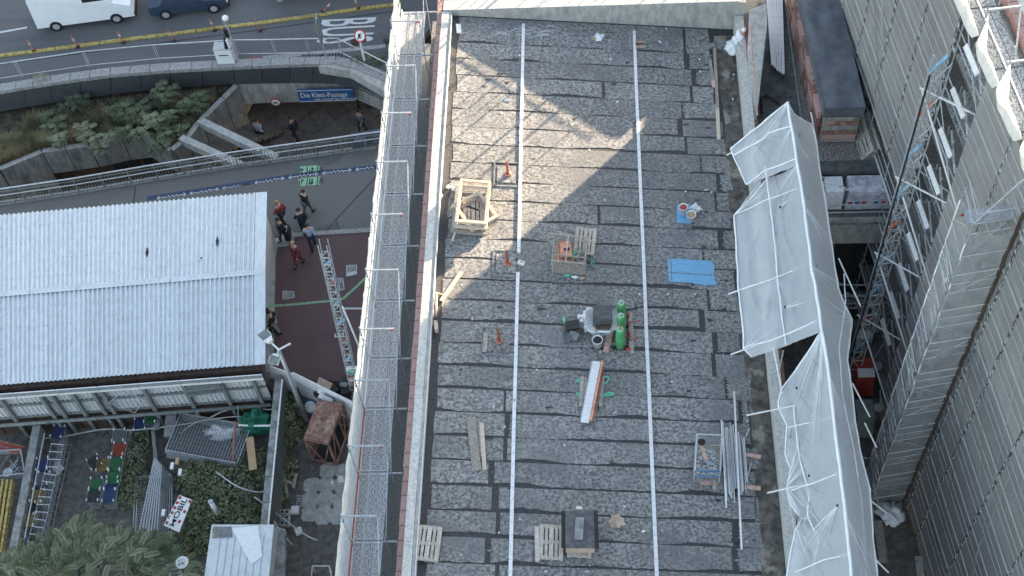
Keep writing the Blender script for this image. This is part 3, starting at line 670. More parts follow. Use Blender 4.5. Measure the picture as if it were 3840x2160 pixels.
# pedestrian guard fence along the street edge
gf = thing('guard_fence', 'light steel guard rail with wire mesh along the curved street edge', 'fence', EC[2])
fpt = [(-60, 268 - 8), (30, 210), (130, 196), (212, 186), (385, 163 + 4), (560, 158), (660, 150), (700, 148), (790, 146), (862, 146), (905, 163), (990, 205)]
fpt = [(-60, 222), (50, 205), (220, 180), (395, 163), (565, 153), (598, 151), (690, 150), (775, 148), (856, 147), (990, 215)]
fq = para(fpt, -10.9)
for i in range(len(fq) - 1):
    a, b = fq[i] + V((0, .35, 0)), fq[i + 1] + V((0, .35, 0))
    g = MB(); g.tube([a + V((0, 0, 1.15)), b + V((0, 0, 1.15))], .032); g.build('top_rail', mGalv, gf)
    g = MB(); g.tube([a + V((0, 0, .12)), b + V((0, 0, .12))], .022); g.build('bottom_rail', mGalv, gf)
    for s_ in (0, .10):
        g = MB(); g.tube([a + (b - a).normalized() * s_, a + (b - a).normalized() * s_ + V((0, 0, 1.18))], .026); g.build('post', mGalv, gf)
# signal mast
p = P(601, 158, -11); zt = zat(p, 50)
sm = thing('signal_mast', 'slim signal mast with dome camera beside the white cabinet', 'mast', p)
g = MB(); g.tube([p, V((p.x, p.y, zt))], [.09, .06], 8); g.build('pole', mGalv, sm)
g = MB(); g.box((p.x - .12, p.y, zt - .9), (.22, .2, .55)); g.build('signal_head', mBlack, sm)
g = MB(); g.box((p.x - .22, p.y - .1, zt - 1.7), (.14, .12, .8)); g.build('equipment_box', mWhite, sm)
g = MB(); g.blob((p.x + .05, p.y, zt + .12), .17, 1, 6, 0); g.build('dome', mWhite, sm, True)
g = MB(); g.box((p.x, p.y, zt - .15), (.3, .14, .14)); g.build('bracket', mBeam, sm)
g = MB(); g.tube([(p.x - .35, p.y - .1, -9.8), (p.x - .32, p.y - .1, -9.3), (p.x - .3, p.y - .1, -8.9)], [.14, .10, .02], 6); g.build('flag', mBlack, sm)
p = P(573, 157, -11); cb = thing('control_cabinet', 'white street cabinet with rounded lid at the foot of the signal mast', 'cabinet', p)
g = MB(); g.box(p + V((0, 0, .6)), (.92, .5, 1.2)); g.build('housing', mWhite, cb); g = MB(); g.box(p + V((0, 0, 1.24)), (1.0, .6, .08), None, .9); g.build('lid', mGalv, cb)
g = MB(); g.box(p + V((0, -.26, .8)), (.5, .03, .05)); g.build('vent', mBlack, cb)
# sign posts
p = P(822, 152, -11); zt = zat(p, 45); t = thing('sign_post', 'grey post with a sign seen edge-on in front of the BUS lettering', 'sign post', p)
g = MB(); g.tube([p, V((p.x, p.y, zt))], .05); g.build('post', mGalv, t); g = MB(); g.box((p.x, p.y, zt - .9), (.06, .8, 1.7)); g.build('panel', mBeam, t)
p = P(918, 158, -11); zt = zat(p, 84); t = thing('sign_post', 'white post with a round no-pedestrians sign and a brown panel', 'sign post', p)
g = MB(); g.tube([p, V((p.x, p.y, zt))], .07); g.build('post', mWhite, t)
q = P(906, 90, zt - .2); disc('rim', q, (-.2, -.7, .6), .34, t, mRed); disc('face', q + V((-.2, -.7, .6)).normalized() * .012, (-.2, -.7, .6), .26, t, mWhite)
g = MB(); c = q + V((-.04, -.12, .05)); g.bar(c + V((0, 0, .05)), c + V((.05, 0, .2)), .10, .02, (0, 1, 0)); g.bar(c + V((0, 0, .05)), c + V((-.1, 0, -.2)), .05, .02, (0, 1, 0)); g.bar(c + V((0, 0, .05)), c + V((.1, 0, -.18)), .05, .02, (0, 1, 0)); g.build('pictogram', mBlack, t)
c = P(904, 112, zt - .9); g = MB(); g.add([c + V((-.42, 0, -.25)), c + V((.42, 0, .25)), c + V((.42, 0, .8)), c + V((-.42, 0, .3)), c + V((-.42, .04, -.25)), c + V((.42, .04, .25)), c + V((.42, .04, .8)), c + V((-.42, .04, .3))], [(0, 1, 2, 3), (7, 6, 5, 4), (0, 4, 5, 1), (1, 5, 6, 2), (2, 6, 7, 3), (3, 7, 4, 0)]); g.build('lower_panel', mBrown, t)
g = MB(); 
for a, b in (((624, 148), (656, 146)), ((638, 142), (644, 156)), ((628, 152), (650, 150))): g.bar(P(*a, -10.985), P(*b, -10.985), .09, .005)
g.build('spray_mark', cmat('spray_red', (.55, .10, .10)), None, label='red sprayed cross on the pavement by the kerb', cat='paint mark', base=P(640, 150, -11))
for (u, v, lab) in ((785, 147, 'left dark vent grille in the pavement behind the kerb'), (836, 145, 'right dark vent grille in the pavement behind the kerb')):
    p = P(u, v, -10.94); t = thing('vent_grille', lab, 'grille', p); g = MB(); g.box(p, (1.3, .5, .10)); g.build('frame', mBeam, t)
    for k in range(7): g = MB(); g.box(p + V((-.5 + .17 * k, 0, .06)), (.08, .42, .04)); g.build('slat', mBlack, t)
p = P(985, 130, -10.9); t = thing('litter_bin', 'dark round litter bin beside the scaffold at the street', 'bin', p); g = MB(); g.lathe(p, [(.25, 0), (.3, .9), (.31, .92), (.25, .93), (.22, .7)], 12); g.build('body', mBeam, t, True); g = MB(); g.lathe(p, [(.32, .86), (.34, .9), (.32, .95)], 12); g.build('rim', mBlack, t, True)
# vehicles
def wheel(t, c, r, w_=.22, ax=(0, 1, 0)):
    c = V(c); ax = V(ax).normalized(); g = MB(); g.tube([c - ax * w_ / 2, c + ax * w_ / 2], r, 18); q = g.build('wheel', mTyre, t, False)
    g = MB(); g.tube([c - ax * (w_ / 2 + .012), c + ax * (w_ / 2 + .012)], r * .58, 14); g.build('rim', mGalv, q); return q
def vehicle(lab, cat, name, p, head, L, W, H, mat, van=True):
    t = thing(name, lab, cat, (0, 0, 0))
    hw = W / 2
    if van: prof = [(-L / 2, .35), (-L / 2, H * .93), (-L / 2 + .15, H), (L * .22, H), (L * .34, H * .60), (L * .49, H * .47), (L / 2, .35)]
    else: prof = [(-L / 2, .35), (-L / 2, H * .62), (-L * .36, H * .66), (-L * .26, H), (L * .08, H), (L * .22, H * .66), (L * .47, H * .56), (L / 2, .35)]
    n = len(prof); vs = []
    for s_ in (-1, 1):
        for (x, z) in prof: vs.append((x, s_ * (hw if z < H * .7 else hw * .86), z))
    g = MB(); g.add(vs, [tuple(range(n)), tuple(range(2 * n - 1, n - 1, -1))] + [(i + n, (i + 1) % n + n, (i + 1) % n, i) for i in range(n)]); b_ = g.build('body', mat, t)
    i = 3 if van else 4
    a, b = prof[i], prof[i + 1]; e = .03
    g = MB(); k = .8
    p0 = V((a[0] + e, 0, a[1] + e)); p1 = V((b[0] + e, 0, b[1] + e)); q0 = p0.lerp(p1, .12); q1 = p0.lerp(p1, .9)
    g.quad(q0 + V((0, -hw * k, 0)), q1 + V((0, -hw * .88, 0)), q1 + V((0, hw * .88, 0)), q0 + V((0, hw * k, 0))); g.build('windscreen', mGlass, t)
    for s_ in (-1, 1):
        g = MB(); x0, x1 = (L * .04, L * .24) if van else (-L * .2, L * .12); g.quad(V((x0, s_ * (hw * .93 + .03), H * .72)), V((x1 + .1, s_ * (hw * .93 + .03), H * .72)), V((x1 - .05, s_ * (hw * .87 + .02), H * .93)), V((x0, s_ * (hw * .87 + .02), H * .93))); g.build('side_window', mGlass, t)
        for x in (-L * .31, L * .31): wheel(t, (x, s_ * (hw - .08), .34), .34)
        g = MB(); g.box((L / 2 - .03, s_ * hw * .72, .62), (.06, .3, .16)); g.build('headlight', mWhite, t)
    g = MB(); g.box((L / 2, 0, .42), (.14, W * .96, .22)); g.build('bumper', mBlack, t)
    t.location = p; t.rotation_euler = (0, 0, head); return t
hd = math.atan2(P(400, 95, -11).y - P(100, 135, -11).y, P(400, 95, -11).x - P(100, 135, -11).x)
vehicle('white van driving along the street at the upper left', 'van', 'white_van', P(225, 36, -11), hd, 5.4, 2.0, 2.4, mVan)
vehicle('dark blue car driving on the street right of the white van', 'car', 'dark_car', P(482, 12, -11), hd, 4.3, 1.8, 1.5, cmat('car_blue', (.04, .06, .10), .3), False)
# trailer at the top edge
t = thing('truck_trailer', 'green-grey low trailer with big wheels cut off by the top edge', 'trailer', (0, 0, 0)); mTr = cmat('trailer_green', (.22, .30, .27), .5)
g = MB(); g.box((0, 0, 1.0), (9, 2.4, .12)); g.build('bed', mTr, t)
for s_ in (-1.18, 1.18):
    g = MB(); g.bar((-4.5, s_, .9), (4.5, s_, .9), .10, .3); g.build('side_rail', mWhiteM, t)
    for k in range(12): g = MB(); g.bar((-4.4 + .8 * k, s_, .9), (-4.0 + .8 * k, s_, 1.5), .05, .05); g.build('stake', mTr, t)
    for x in (.9, 2.2, 3.5): wheel(t, (x, s_ * .93, .5), .5, .3)
g = MB(); g.box((-4.4, -1.1, .5), (.3, .25, .5)); g.build('support_leg', mGalv, t)
g = MB(); g.box((5.6, 0, 1.5), (2.0, 2.4, 2.6)); g.build('cab', mTr, t)
pp = P(690, 14, -11); t.location = pp + V((4.6 * math.cos(hd), 4.6 * math.sin(hd) + 1.2, 0)); t.rotation_euler = (0, 0, hd)
# unseen block beyond the top edge, added to cast shade on street and yard
t = thing('shade_block', 'unseen low flat-roofed block added to shade the street', 'building', (30, 82, -11))
g = MB(); g.box((30, 84, -5.6), (66, 40, 10.8)); g.build('wall', mConc, t); g = MB(); g.box((30, 84, -.05), (66.4, 40.4, .3)); g.build('roof', mBit, t)
for k in range(20): g = MB(); g.box((-1 + 3.2 * k, 63.95, -5), (1.6, .12, 2.2)); g.build('window', mGlass, t)
# ================================================================ SHED WITH CORRUGATED ROOF
sh = thing('market_shed', 'long shed with pale corrugated metal roof and ribbed wall sheeting', 'shed', P(300, 1000, -11))
EZ, RZ = -8.3, -7.75
eN = (P(-160, 556, EZ), P(672, 484, EZ)); ri = (P(-160, 754, RZ), P(668, 683, RZ)); eS = (P(-160, 982, EZ), P(668, 916, EZ))
def corr(a0, a1, b0, b1, nsheet, nr, amp, name, mat, parent, skip=()):
    # ribs run from line a to line b
    prof = [(0, 0), (.30, 0), (.42, 1), (.72, 1), (.84, 0)]
    for s_ in range(nsheet):
        if s_ in skip: continue
        xs = []
        for r_ in range(nr):
            for (t, h) in prof: xs.append(((s_ + (r_ + t) / nr) / nsheet, h))
        xs.append(((s_ + .999) / nsheet, 0)); n = len(xs); vs = []
        nrm = (a1 - a0).cross(b0 - a0).normalized(); nrm = nrm if nrm.z > 0 else -nrm
        if abs(nrm.z) < .3: nrm = V((0, -1, 0))
        lift = nrm * (.008 * (s_ % 2))
        for (pa, pb) in ((a0, a1), (b0, b1)):
            for (t, h) in xs: vs.append(pa.lerp(pb, t) + nrm * h * amp + lift)
        g = MB(); g.add(vs, [(i, i + 1, n + i + 1, n + i) for i in range(n - 1)]); o = g.build(name, mat, parent)
ext = .18
dN = (eN[0] - ri[0]).normalized() * .05
corr(eN[0], eN[1].lerp(eN[0], .032), ri[0], ri[1].lerp(ri[0], .032), 17, 4, .078, 'roof_sheet', mCorr, sh)
corr(ri[0] + V((0, -.12, -.06)), ri[1].lerp(ri[0], .032) + V((0, -.12, -.06)), eS[0], eS[1].lerp(eS[0], .032), 17, 4, .078, 'roof_sheet', mCorr, sh)
def slab(name, a, b, c, d, th, mat, parent):
    n = (V(b) - V(a)).cross(V(d) - V(a)).normalized(); n = n if n.z > 0 else -n
    g = MB(); q = [V(p) for p in (a, b, c, d)]; g.add([p + n * th for p in q] + q, [(0, 1, 2, 3), (7, 6, 5, 4), (0, 4, 5, 1), (1, 5, 6, 2), (2, 6, 7, 3), (3, 7, 4, 0)]); return g.build(name, mat, parent)
slab('edge_sheet', eN[1].lerp(eN[0], .034), eN[1], ri[1], ri[1].lerp(ri[0], .034), .05, mCorr, sh)
slab('edge_sheet', ri[1].lerp(ri[0], .034), ri[1], eS[1], eS[1].lerp(eS[0], .034), .045, mCorr, sh)
for i in range(7):
    a, b = ri[0].lerp(ri[1], i / 7 + .001), ri[0].lerp(ri[1], (i + .995) / 7)
    slab('ridge_cap', a + V((0, .10, .05)), b + V((0, .10, .05)), b + V((0, -.16, .03)), a + V((0, -.16, .03)), .02, mCorr, sh)
g = MB()
for k in range(16):
    for (A_, B_) in ((eN, ri), (ri, eS)):
        for w_ in (.18, .40, .62, .84):
            for r_ in range(5):
                t = (k * 5 + r_ + .5) / 84; p = A_[0].lerp(A_[1], t).lerp(B_[0].lerp(B_[1], t), w_); g.box(p + V((0, 0, .045)), (.03, .03, .01))
g.build('screw_rows', mBeam, sh, kind='stuff')
for i, (u, v, lab) in enumerate(((548, 610, 'small dark bird standing farthest up the corrugated roof'), (372, 637, 'small dark bird farthest left on the corrugated roof'), (508, 661, 'small dark bird nearest the ridge of the corrugated roof'))):
    p = P(u, v, -7.98); t = thing('pigeon', lab, 'bird', p, 'birds on the corrugated roof')
    g = MB(); g.lathe(p, [(.012, 0), (.012, .07)], 5); g.build('legs', mBlack, t); g = MB(); g.blob(p + V((0, 0, .12)), (.07, .13, .07), i, 6, .05); g.blob(p + V((0, .12, .20)), (.04, .05, .045), i, 6, .02); g.bar(p + V((0, -.1, .12)), p + V((0, -.24, .08)), .07, .02); g.build('body', cmat('bird%d' % i, (.04, .045, .07)), t, True)
# south side: gutter board, wall sheeting, posts, pipe, brown boarding
ws = [P(-160, 1000, -8.75), P(664, 938, -8.75)]
wall_a, wall_b = V((ws[0].x, ws[0].y, 0)), V((ws[1].x, ws[1].y, 0)); wd = (wall_b - wall_a).normalized(); wn_ = V((wd.y, -wd.x, 0))
def W_(t, z, o=0): p = wall_a.lerp(wall_b, t); return V((p.x, p.y, z)) + wn_ * o
for i in range(8):
    g = MB(); g.bar(W_(i / 8 + .001, -8.62, .28), W_((i + .99) / 8, -8.62, .28), .05, .42); g.build('fascia_board', mWhiteM, sh)
g = MB(); g.tube([W_(0, -8.42, .40), W_(1, -8.42, .40)], .05); g.build('gutter', mBeam, sh)
corr(W_(0, -8.8, .02), W_(.992, -8.8, .02), W_(0, -9.72, .02), W_(.992, -9.72, .02), 17, 4, .04, 'wall_sheet', mCladW, sh)
corr(W_(0, -9.85, .05), W_(.992, -9.85, .05), W_(0, -10.75, .05), W_(.992, -10.75, .05), 17, 4, .04, 'wall_sheet', mCladW, sh)
g = MB(); g.bar(W_(0, -10.5, -.15), W_(.992, -10.5, -.15), .2, 4.0); g.build('wall', mBrown, sh)
g = MB(); g.bar(wall_b + V((-1.1, .2, -9.9)), wall_b + V((-.95, 8.4, -9.9)), .15, 2.9); g.build('end_wall', mCladW, sh)
g = MB(); g.bar(wall_b + V((-.95, 8.4, -9.9)), wall_a + V((0, 8.4, -9.9)), .15, 2.9); g.build('rear_wall', mCladW, sh)
for z in (-9.78, -10.8):
    g = MB(); g.bar(W_(0, z, .1), W_(.992, z, .1), .08, .10); g.build('rail', mBeam, sh)
def tw(u): # parameter of the wall under picture column u
    lo, hi = 0, 1
    for _ in range(30):
        m = (lo + hi) / 2
        if proj(W_(m, -9.3, .15))[0] < u: lo = m
        else: hi = m
    return lo
for u in (9, 109, 136, 188, 239, 262, 366, 466, 560, 640):
    t = tw(u); g = MB(); g.bar(W_(t, -12.3, .2), W_(t, -8.8, .2), .16, .16, (1, 0, 0)); g.build('post', mBeam, sh)
for i in range(8):
    for z, h in ((-11.25, .62), (-11.95, .6)):
        g = MB(); g.bar(W_(i / 8 + .002, z, .12 - .05 * (z < -11.5)), W_((i + .985) / 8, z, .12 - .05 * (z < -11.5)), .06, h); g.build('lower_board', mBrown, sh)
g = MB(); g.tube([W_(0, -10.95, .38), W_(.5, -10.93, .38), W_(.992, -10.9, .38)], .085, 10); g.build('drain_pipe', mBeam, sh, True)
for u in (90, 215, 420, 590, 635):
    g = MB(); t = tw(u); g.bar(W_(t, -10.95, .48), W_(t, -10.80, .48), .10, .02); g.build('warning_tag', mYel, sh)
g = MB()
for (u0, u1) in ((268, 360),):
    t0, t1 = tw(u0), tw(u1); g.tube([W_(t0, -9.8, .3), W_((t0 + t1) / 2, -8.85, .3), W_(t1, -9.8, .3)], .025); g.tube([W_(t0, -9.8, .32), W_((t0 + t1) / 2, -10.8, .32), W_(t1, -9.8, .32)], .025)
g.build('cross_brace', mGalv, sh)
g = MB(); t0, t1 = tw(470), tw(560); g.bar(W_(t0, -9.1, .3), W_(t1, -9.0, .3), .3, .1); g.bar(W_(t0, -9.5, .3), W_(t1, -9.35, .3), .3, .08); g.build('cable_tray', mBeam, sh, kind='stuff')
# cables slung along the yard
def cable(pts, r, lab, mat=mConc, name='cable'):
    q = [P(*p) for p in pts]; out = []
    for i in range(len(q) - 1):
        for k in range(5):
            t = k / 5; p0 = q[max(i - 1, 0)]; p1 = q[i]; p2 = q[i + 1]; p3 = q[min(i + 2, len(q) - 1)]
            out.append(.5 * ((2 * p1) + (p2 - p0) * t + (2 * p0 - 5 * p1 + 4 * p2 - p3) * t * t + (3 * p1 - p0 - 3 * p2 + p3) * t ** 3))
    out.append(q[-1]); g = MB(); g.tube(out, r, 6); return g.build(name, mat, None, True, lab, 'cable', base=q[0])
cable([(75, 1098, -11.6), (110, 1102, -11.8), (160, 1098, -11.8), (258, 1080, -11.6), (330, 1082, -11.6), (420, 1073, -11.6), (510, 1058, -11.5), (560, 1035, -11.2), (620, 1022, -11.2), (680, 1030, -11.2), (720, 1005, -11)], .035, 'long pale cable sagging along the brown boarding below the shed')
cable([(455, 1090, -11.8), (480, 1070, -11.5), (510, 1058, -11.4), (590, 1048, -11.3), (640, 1050, -11.4), (705, 1040, -11.4)], .03, 'second thinner cable looping behind the wire panels')
cable([(640, 1250, -10.9), (760, 1340, -11.5), (800, 1360, -11.9)], .03, 'grey cable hanging across the ivy beside the fence', mGalv)
cable([(823 / 1.0 - 280, 1256 - 70, -10.8), (600, 1225, -10.6), (660, 1238, -11), (690, 1215, -11)], .035, 'grey hose arching through the large ivy bush', mGalv)
cable([(600, 1069, -11), (640, 1071, -11.05), (700, 1070, -10.9)], .05, 'white cord tied across the green netting heap', mWhite)
# ================================================================ PEOPLE
def skinobj(name, vs, es, rad, mat, parent, sub=1):
    me = bpy.data.meshes.new(name); me.from_pydata(vs, es, []); me.materials.append(mat)
    o = bpy.data.objects.new(name, me); COL.objects.link(o); o.parent = parent
    bpy.context.view_layer.update()
    m = o.modifiers.new('skin', 'SKIN'); m.use_smooth_shade = True
    sv = me.skin_vertices[0].data if me.skin_vertices else None
    if sv is None:
        return o
    for i, r in enumerate(rad): sv[i].radius = (r, r)
    sv[0].use_root = True
    if sub: s2 = o.modifiers.new('sub', 'SUBSURF'); s2.levels = sub; s2.render_levels = sub
    return o
def person(lab, loc, head, jc, tc, hc, stride=.22, arm=.1, crouch=0.0, hat=False):
    t = thing('person', lab, 'person', (0, 0, 0))
    s = stride; K = 1 - .45 * crouch
    J = [(0, 0, .95 * K), (0, .02, 1.15 * K + .0), (0, .03 + .15 * crouch, 1.40 * K + .03), (0, .03 + .2 * crouch, 1.50 * K + .03), (0, .05 + .24 * crouch, 1.58 * K + .03), (0, .06 + .26 * crouch, 1.70 * K + .03),
         (.10, 0, .92 * K), (.11, s * .6 + .3 * crouch, .50 * K + .03), (.11, s, .08), (.11, s + .14, .05),
         (-.10, 0, .92 * K), (-.11, -s * .15 + .3 * crouch, .50 * K + .03), (-.11, -s, .09), (-.11, -s + .13, .05),
         (.19, .02 + .15 * crouch, 1.42 * K + .03), (.25, -.08 - arm, 1.14 * K), (.24, .06, .92 * K), (.24, .09, .84 * K),
         (-.19, .02 + .15 * crouch, 1.42 * K + .03), (-.25, .04 + arm, 1.16 * K), (-.22, .22 + arm, .98 * K), (-.21, .28 + arm, .92 * K)]
    E_ = [(0, 1), (1, 2), (2, 3), (3, 4), (4, 5), (0, 6), (6, 7), (7, 8), (8, 9), (0, 10), (10, 11), (11, 12), (12, 13), (2, 14), (14, 15), (15, 16), (16, 17), (2, 18), (18, 19), (19, 20), (20, 21)]
    r = [.14, .13, .14, .06, .09, .085, .09, .06, .045, .04, .09, .06, .045, .04, .07, .045, .035, .03, .07, .045, .035, .03]
    skinobj('body', J, E_, r, mSkin, t)
    jv = [0, 1, 2, 14, 15, 16, 18, 19, 20]; mp = {a: i for i, a in enumerate(jv)}
    skinobj('jacket', [J[a] for a in jv], [(mp[a], mp[b]) for a, b in E_ if a in mp and b in mp], [r[a] + (.035 if a < 3 else .022) for a in jv], jc, t)
    lv = [0, 6, 7, 8, 10, 11, 12]; mp = {a: i for i, a in enumerate(lv)}
    skinobj('trousers', [J[a] for a in lv], [(mp[a], mp[b]) for a, b in E_ if a in mp and b in mp], [r[a] + .022 for a in lv], tc, t)
    for a, b in ((8, 9), (12, 13)):
        g = MB(); g.bar(V(J[a]) + V((0, -.07, -.03)), V(J[b]) + V((0, .03, -.005)), .10, .09); g.build('shoe', mBlack, t)
    c = V(J[5]); g = MB(); g.blob(c + V((0, -.015, .035)), (.105, .115, .10), 1, 7, .05); g.build('hair' if not hat else 'hat', hc, t, True)
    for sx in (-.035, .035): g = MB(); g.blob(V(J[4]) + V((sx, .092, .05)), .013, 1, 4, 0); g.build('eye', mBlack, t)
    g = MB(); g.blob(V(J[4]) + V((0, .105, .015)), (.014, .02, .02), 1, 4, 0); g.build('nose', mSkin, t)
    t.location = loc; t.rotation_euler = (0, 0, head); return t
cN = cmat('navy', (.035, .045, .07)); cK = cmat('charcoal', (.03, .03, .032)); cR = cmat('coat_red', (.30, .07, .06)); cG = cmat('coat_grey', (.16, .17, .18)); cT = cmat('coat_tan', (.42, .38, .33)); cP = cmat('shirt_pale', (.40, .48, .60)); cH = cmat('hair_brown', (.06, .04, .03)); cHY = cmat('hat_orange', (.40, .26, .10)); cD = cmat('denim', (.06, .08, .12)); cB = cmat('maroon', (.22, .05, .06))
person('person in a dark coat with a suitcase walking beside the shed corner', P(718, 604, -11), 2.4, cK, cK, cH)
person('person in a red coat and orange hat near the shed corner', P(716, 565, -11), 1.2, cR, cN, cHY, hat=True)
person('person in a dark jacket and pale trousers farthest from the red paving', P(777, 538, -11), -.5, cK, cG, cH)
person('person in a dark coat walking by the pale kerb stones', P(768, 584, -11), .6, cN, cK, cH)
person('person in a pale jacket walking just behind the top of the lattice mast', P(789, 622, -11), .3, cP, cN, cH)
person('person with a maroon jacket and tan hat on the red paving', P(754, 664, -11), 2.8, cB, cB, cmat('hat_tan', (.38, .32, .22)), hat=True)
person('person in a pale coat leaning at the shed wall above the floodlight', P(688, 832, -11), -1.2, cT, cN, cH, .1)
person('person in a black jacket turned toward the shed beside the pale-coated one', P(698, 836, -11), 1.9, cK, cT, cH, .12)
person('person in a pale blue shirt on the sunken passage floor', P(660, 356, -16.1), -.3, cP, cK, cH)
person('person in dark clothes on the passage floor below the round sign', P(747, 350, -16.1), 1.1, cN, cK, cH)
person('person in dark clothes in the passage near the scaffold', P(914, 330, -16.1), 2.6, cG, cN, cH)
p = P(726, 598, -11); t = thing('suitcase', 'black case with pale lettering held by the walking person', 'suitcase', p)
g = MB(); g.box(p + V((.02, 0, .38)), (.24, .5, .62)); g.build('shell', mBlack, t); g = MB(); g.tube([p + V((0, -.1, .69)), p + V((0, -.1, .84)), p + V((0, .1, .84)), p + V((0, .1, .69))], .014); g.build('handle', mGalv, t)
for sx in (-.18, .18): g = MB(); g.tube([p + V((-.06, sx, .035)), p + V((.06, sx, .035))], .035, 8); g.build('caster', mTyre, t)
g = MB(); g.box(p + V((0, 0, .695)), (.08, .4, .006)); g.build('label_strip', mWhite, t)
# ================================================================ LATTICE MAST, FLOODLIGHT, HOARDING, LIFT CAGE
def lattice(t, a, b, wd, dp, bay, mat, r=.024, side=V((1, 0, 0)), colored=None):
    a = V(a); b = V(b); d = (b - a).normalized(); sx = (side - d * side.dot(d)).normalized(); sy = d.cross(sx).normalized(); L = (b - a).length; n = int(L / bay)
    cs = [sx * (i * wd / 2) + sy * (j * dp / 2) for i, j in ((-1, -1), (1, -1), (1, 1), (-1, 1))]
    for c in cs: g = MB(); g.tube([a + c, b + c], r, 6); g.build('chord', mat, t)
    for k in range(n):
        p0 = a + d * (k * bay); p1 = a + d * ((k + 1) * bay)
        for q in range(4):
            c0, c1 = cs[q], cs[(q + 1) % 4]; g = MB(); g.tube([p0 + c0, p0 + c1], r * .7, 5, False); g.build('rung', mat, t)
            if q == 0: g = MB(); g.tube([p0 + (c0 if k % 2 else c1), p1 + (c1 if k % 2 else c0)], r * .7, 5, False); g.build('brace', mat, t)
        if colored and k % 3 == 0:
            m = colored[(k // 3) % len(colored)]; g = MB(); g.bar(p0 + cs[3] - sy * .02, p1 + cs[2] - sy * .02, .02, .14, sy); g.build('flag_strip', m, t)
cLB = cmat('strip_blue', (.25, .48, .68)); cOR = cmat('strip_red', (.55, .13, .08))
t = thing('lattice_mast', 'square lattice mast with red and blue strips standing on the red paving beside the scaffold', 'mast', P(892, 985, -11))
lattice(t, P(898, 1000, -11.3), P(812, 610, -1), .34, .34, .42, mGalv, .026, V((1, 0, 0)), [cOR, cLB, cLB])
g = MB(); g.tube([P(915, 900, -6), P(862, 772, -3)], .04, 8); g.build('diagonal_tube', mWhiteM, None, True, 'pale tube leaning beside the lattice mast', 'tube', base=P(915, 900, -6))
for (a, b, lab) in (((932, 690, -3.), (936, 568, .4), 'tall white tube standing behind the scaffold above the green stripe'), ((925, 740, -3), (929, 600, .2), 'shorter white tube just left of the taller one behind the scaffold')):
    g = MB(); g.tube([P(*a), P(*b)], .035, 8); g.build('upright_tube', mWhiteM, None, True, lab, 'tube', base=P(*a))
p = P(771, 1057, -12.2); zt = zat(p, 880); fl = thing('floodlight_mast', 'grey floodlight mast with two lamp heads over the red paving', 'lamp', p)
top = V((p.x, p.y, zt)); g = MB(); g.tube([p, top], [.12, .075], 10); g.build('pole', mGalv, fl, True)
for (hu, hv, w_, h_, lab) in ((671, 851, .5, .62, 'upper'), (693, 903, .45, .5, 'lower')):
    hp = P(hu, hv, zt - .1); g = MB(); g.tube([top, top.lerp(hp, .75)], .04, 8); g.build('arm', mWhiteM, fl)
    d = (hp - top).normalized(); sd_ = V((-d.y, d.x, 0)).normalized(); g = MB(); q = top.lerp(hp, .62); e = hp + d * .25
    g.add([q - sd_ * .1, q + sd_ * .1, hp + sd_ * w_ / 2, e + sd_ * w_ / 2, e - sd_ * w_ / 2, hp - sd_ * w_ / 2] + [x + V((0, 0, .14)) for x in (q - sd_ * .1, q + sd_ * .1, hp + sd_ * w_ / 2, e + sd_ * w_ / 2, e - sd_ * w_ / 2, hp - sd_ * w_ / 2)], [(5, 4, 3, 2, 1, 0), (6, 7, 8, 9, 10, 11)] + [(i, (i + 1) % 6, (i + 1) % 6 + 6, i + 6) for i in range(6)]); hd_ = g.build('lamp_head', mWhiteM, fl)
    g = MB(); c = (hp + e) / 2 + V((0, 0, .15)); g.bar(c - d * h_ * .35, c + d * h_ * .35, w_ * .85, .02); g.build('lamp_cover', mBeam, hd_)
g = MB(); g.tube([top, P(731, 864, zt)], .045, 8); g.build('arm', mWhiteM, fl)
# hoarding of pale boards
ho = thing('hoarding', 'pale board hoarding slanting from the floodlight mast toward the rusty cage', 'fence', P(756, 990, -11.8))
a, b = P(757, 992, -11.9), P(905, 1066, -11.9)
for k in range(4):
    q0, q1 = a.lerp(b, k / 4 + .004), a.lerp(b, (k + .985) / 4); g = MB(); g.bar(q0 + V((0, 0, 1.0)), q1 + V((0, 0, 1.0)), .05, 2.0); g.build('board', mCladW if k == 9 else mWhiteM, ho)
    g = MB(); g.bar(q0 + V((0, 0, 1.15)), q1 + V((0, 0, 1.15)), .07, .04); g.build('batten', mBeam, ho)
g = MB(); a2 = P(690, 968, -11.6); g.bar(a2 + V((0, 0, .9)), a + V((0, 0, .9)), .06, 1.8); g.build('board', mWhiteM, ho)
# stop sign post with H and junk behind the hoarding
p = P(905, 985, -11); t = thing('stop_sign', 'white and red bus stop panel with a green H circle by the lattice mast', 'sign', p); zt = zat(p, 925)
for (z0, z1, m) in ((0, .8, mRed), (.8, 1.0, mWhite), (1.0, 1.35, mRed), (1.35, 1.95, mWhite)): g = MB(); g.box((p.x, p.y, -11 + (z0 + z1) / 2 + .2), (.62, .12, z1 - z0 - .01)); g.build('panel', m, t)
g = MB(); c = V((p.x, p.y - .08, -9.15)); g.tube([c + V((.2 * math.cos(k / 2.5465), 0, .2 * math.sin(k / 2.5465))) for k in range(17)], .03, 5); g.build('green_ring', mGrPipe, t)
text('H', c + V((-.10, -.02, -.11)), (1, 0, 0), (0, 0, 1), .3, mGrPipe, 'letter', t)
text('BUS', V((p.x - .24, p.y - .07, -9.72)), (1, 0, 0), (0, 0, 1), .2, mWhite, 'letter', t)
p = P(845, 990, -11); t = thing('junk_pile', 'dark equipment and white boards heaped behind the hoarding', 'equipment', p)
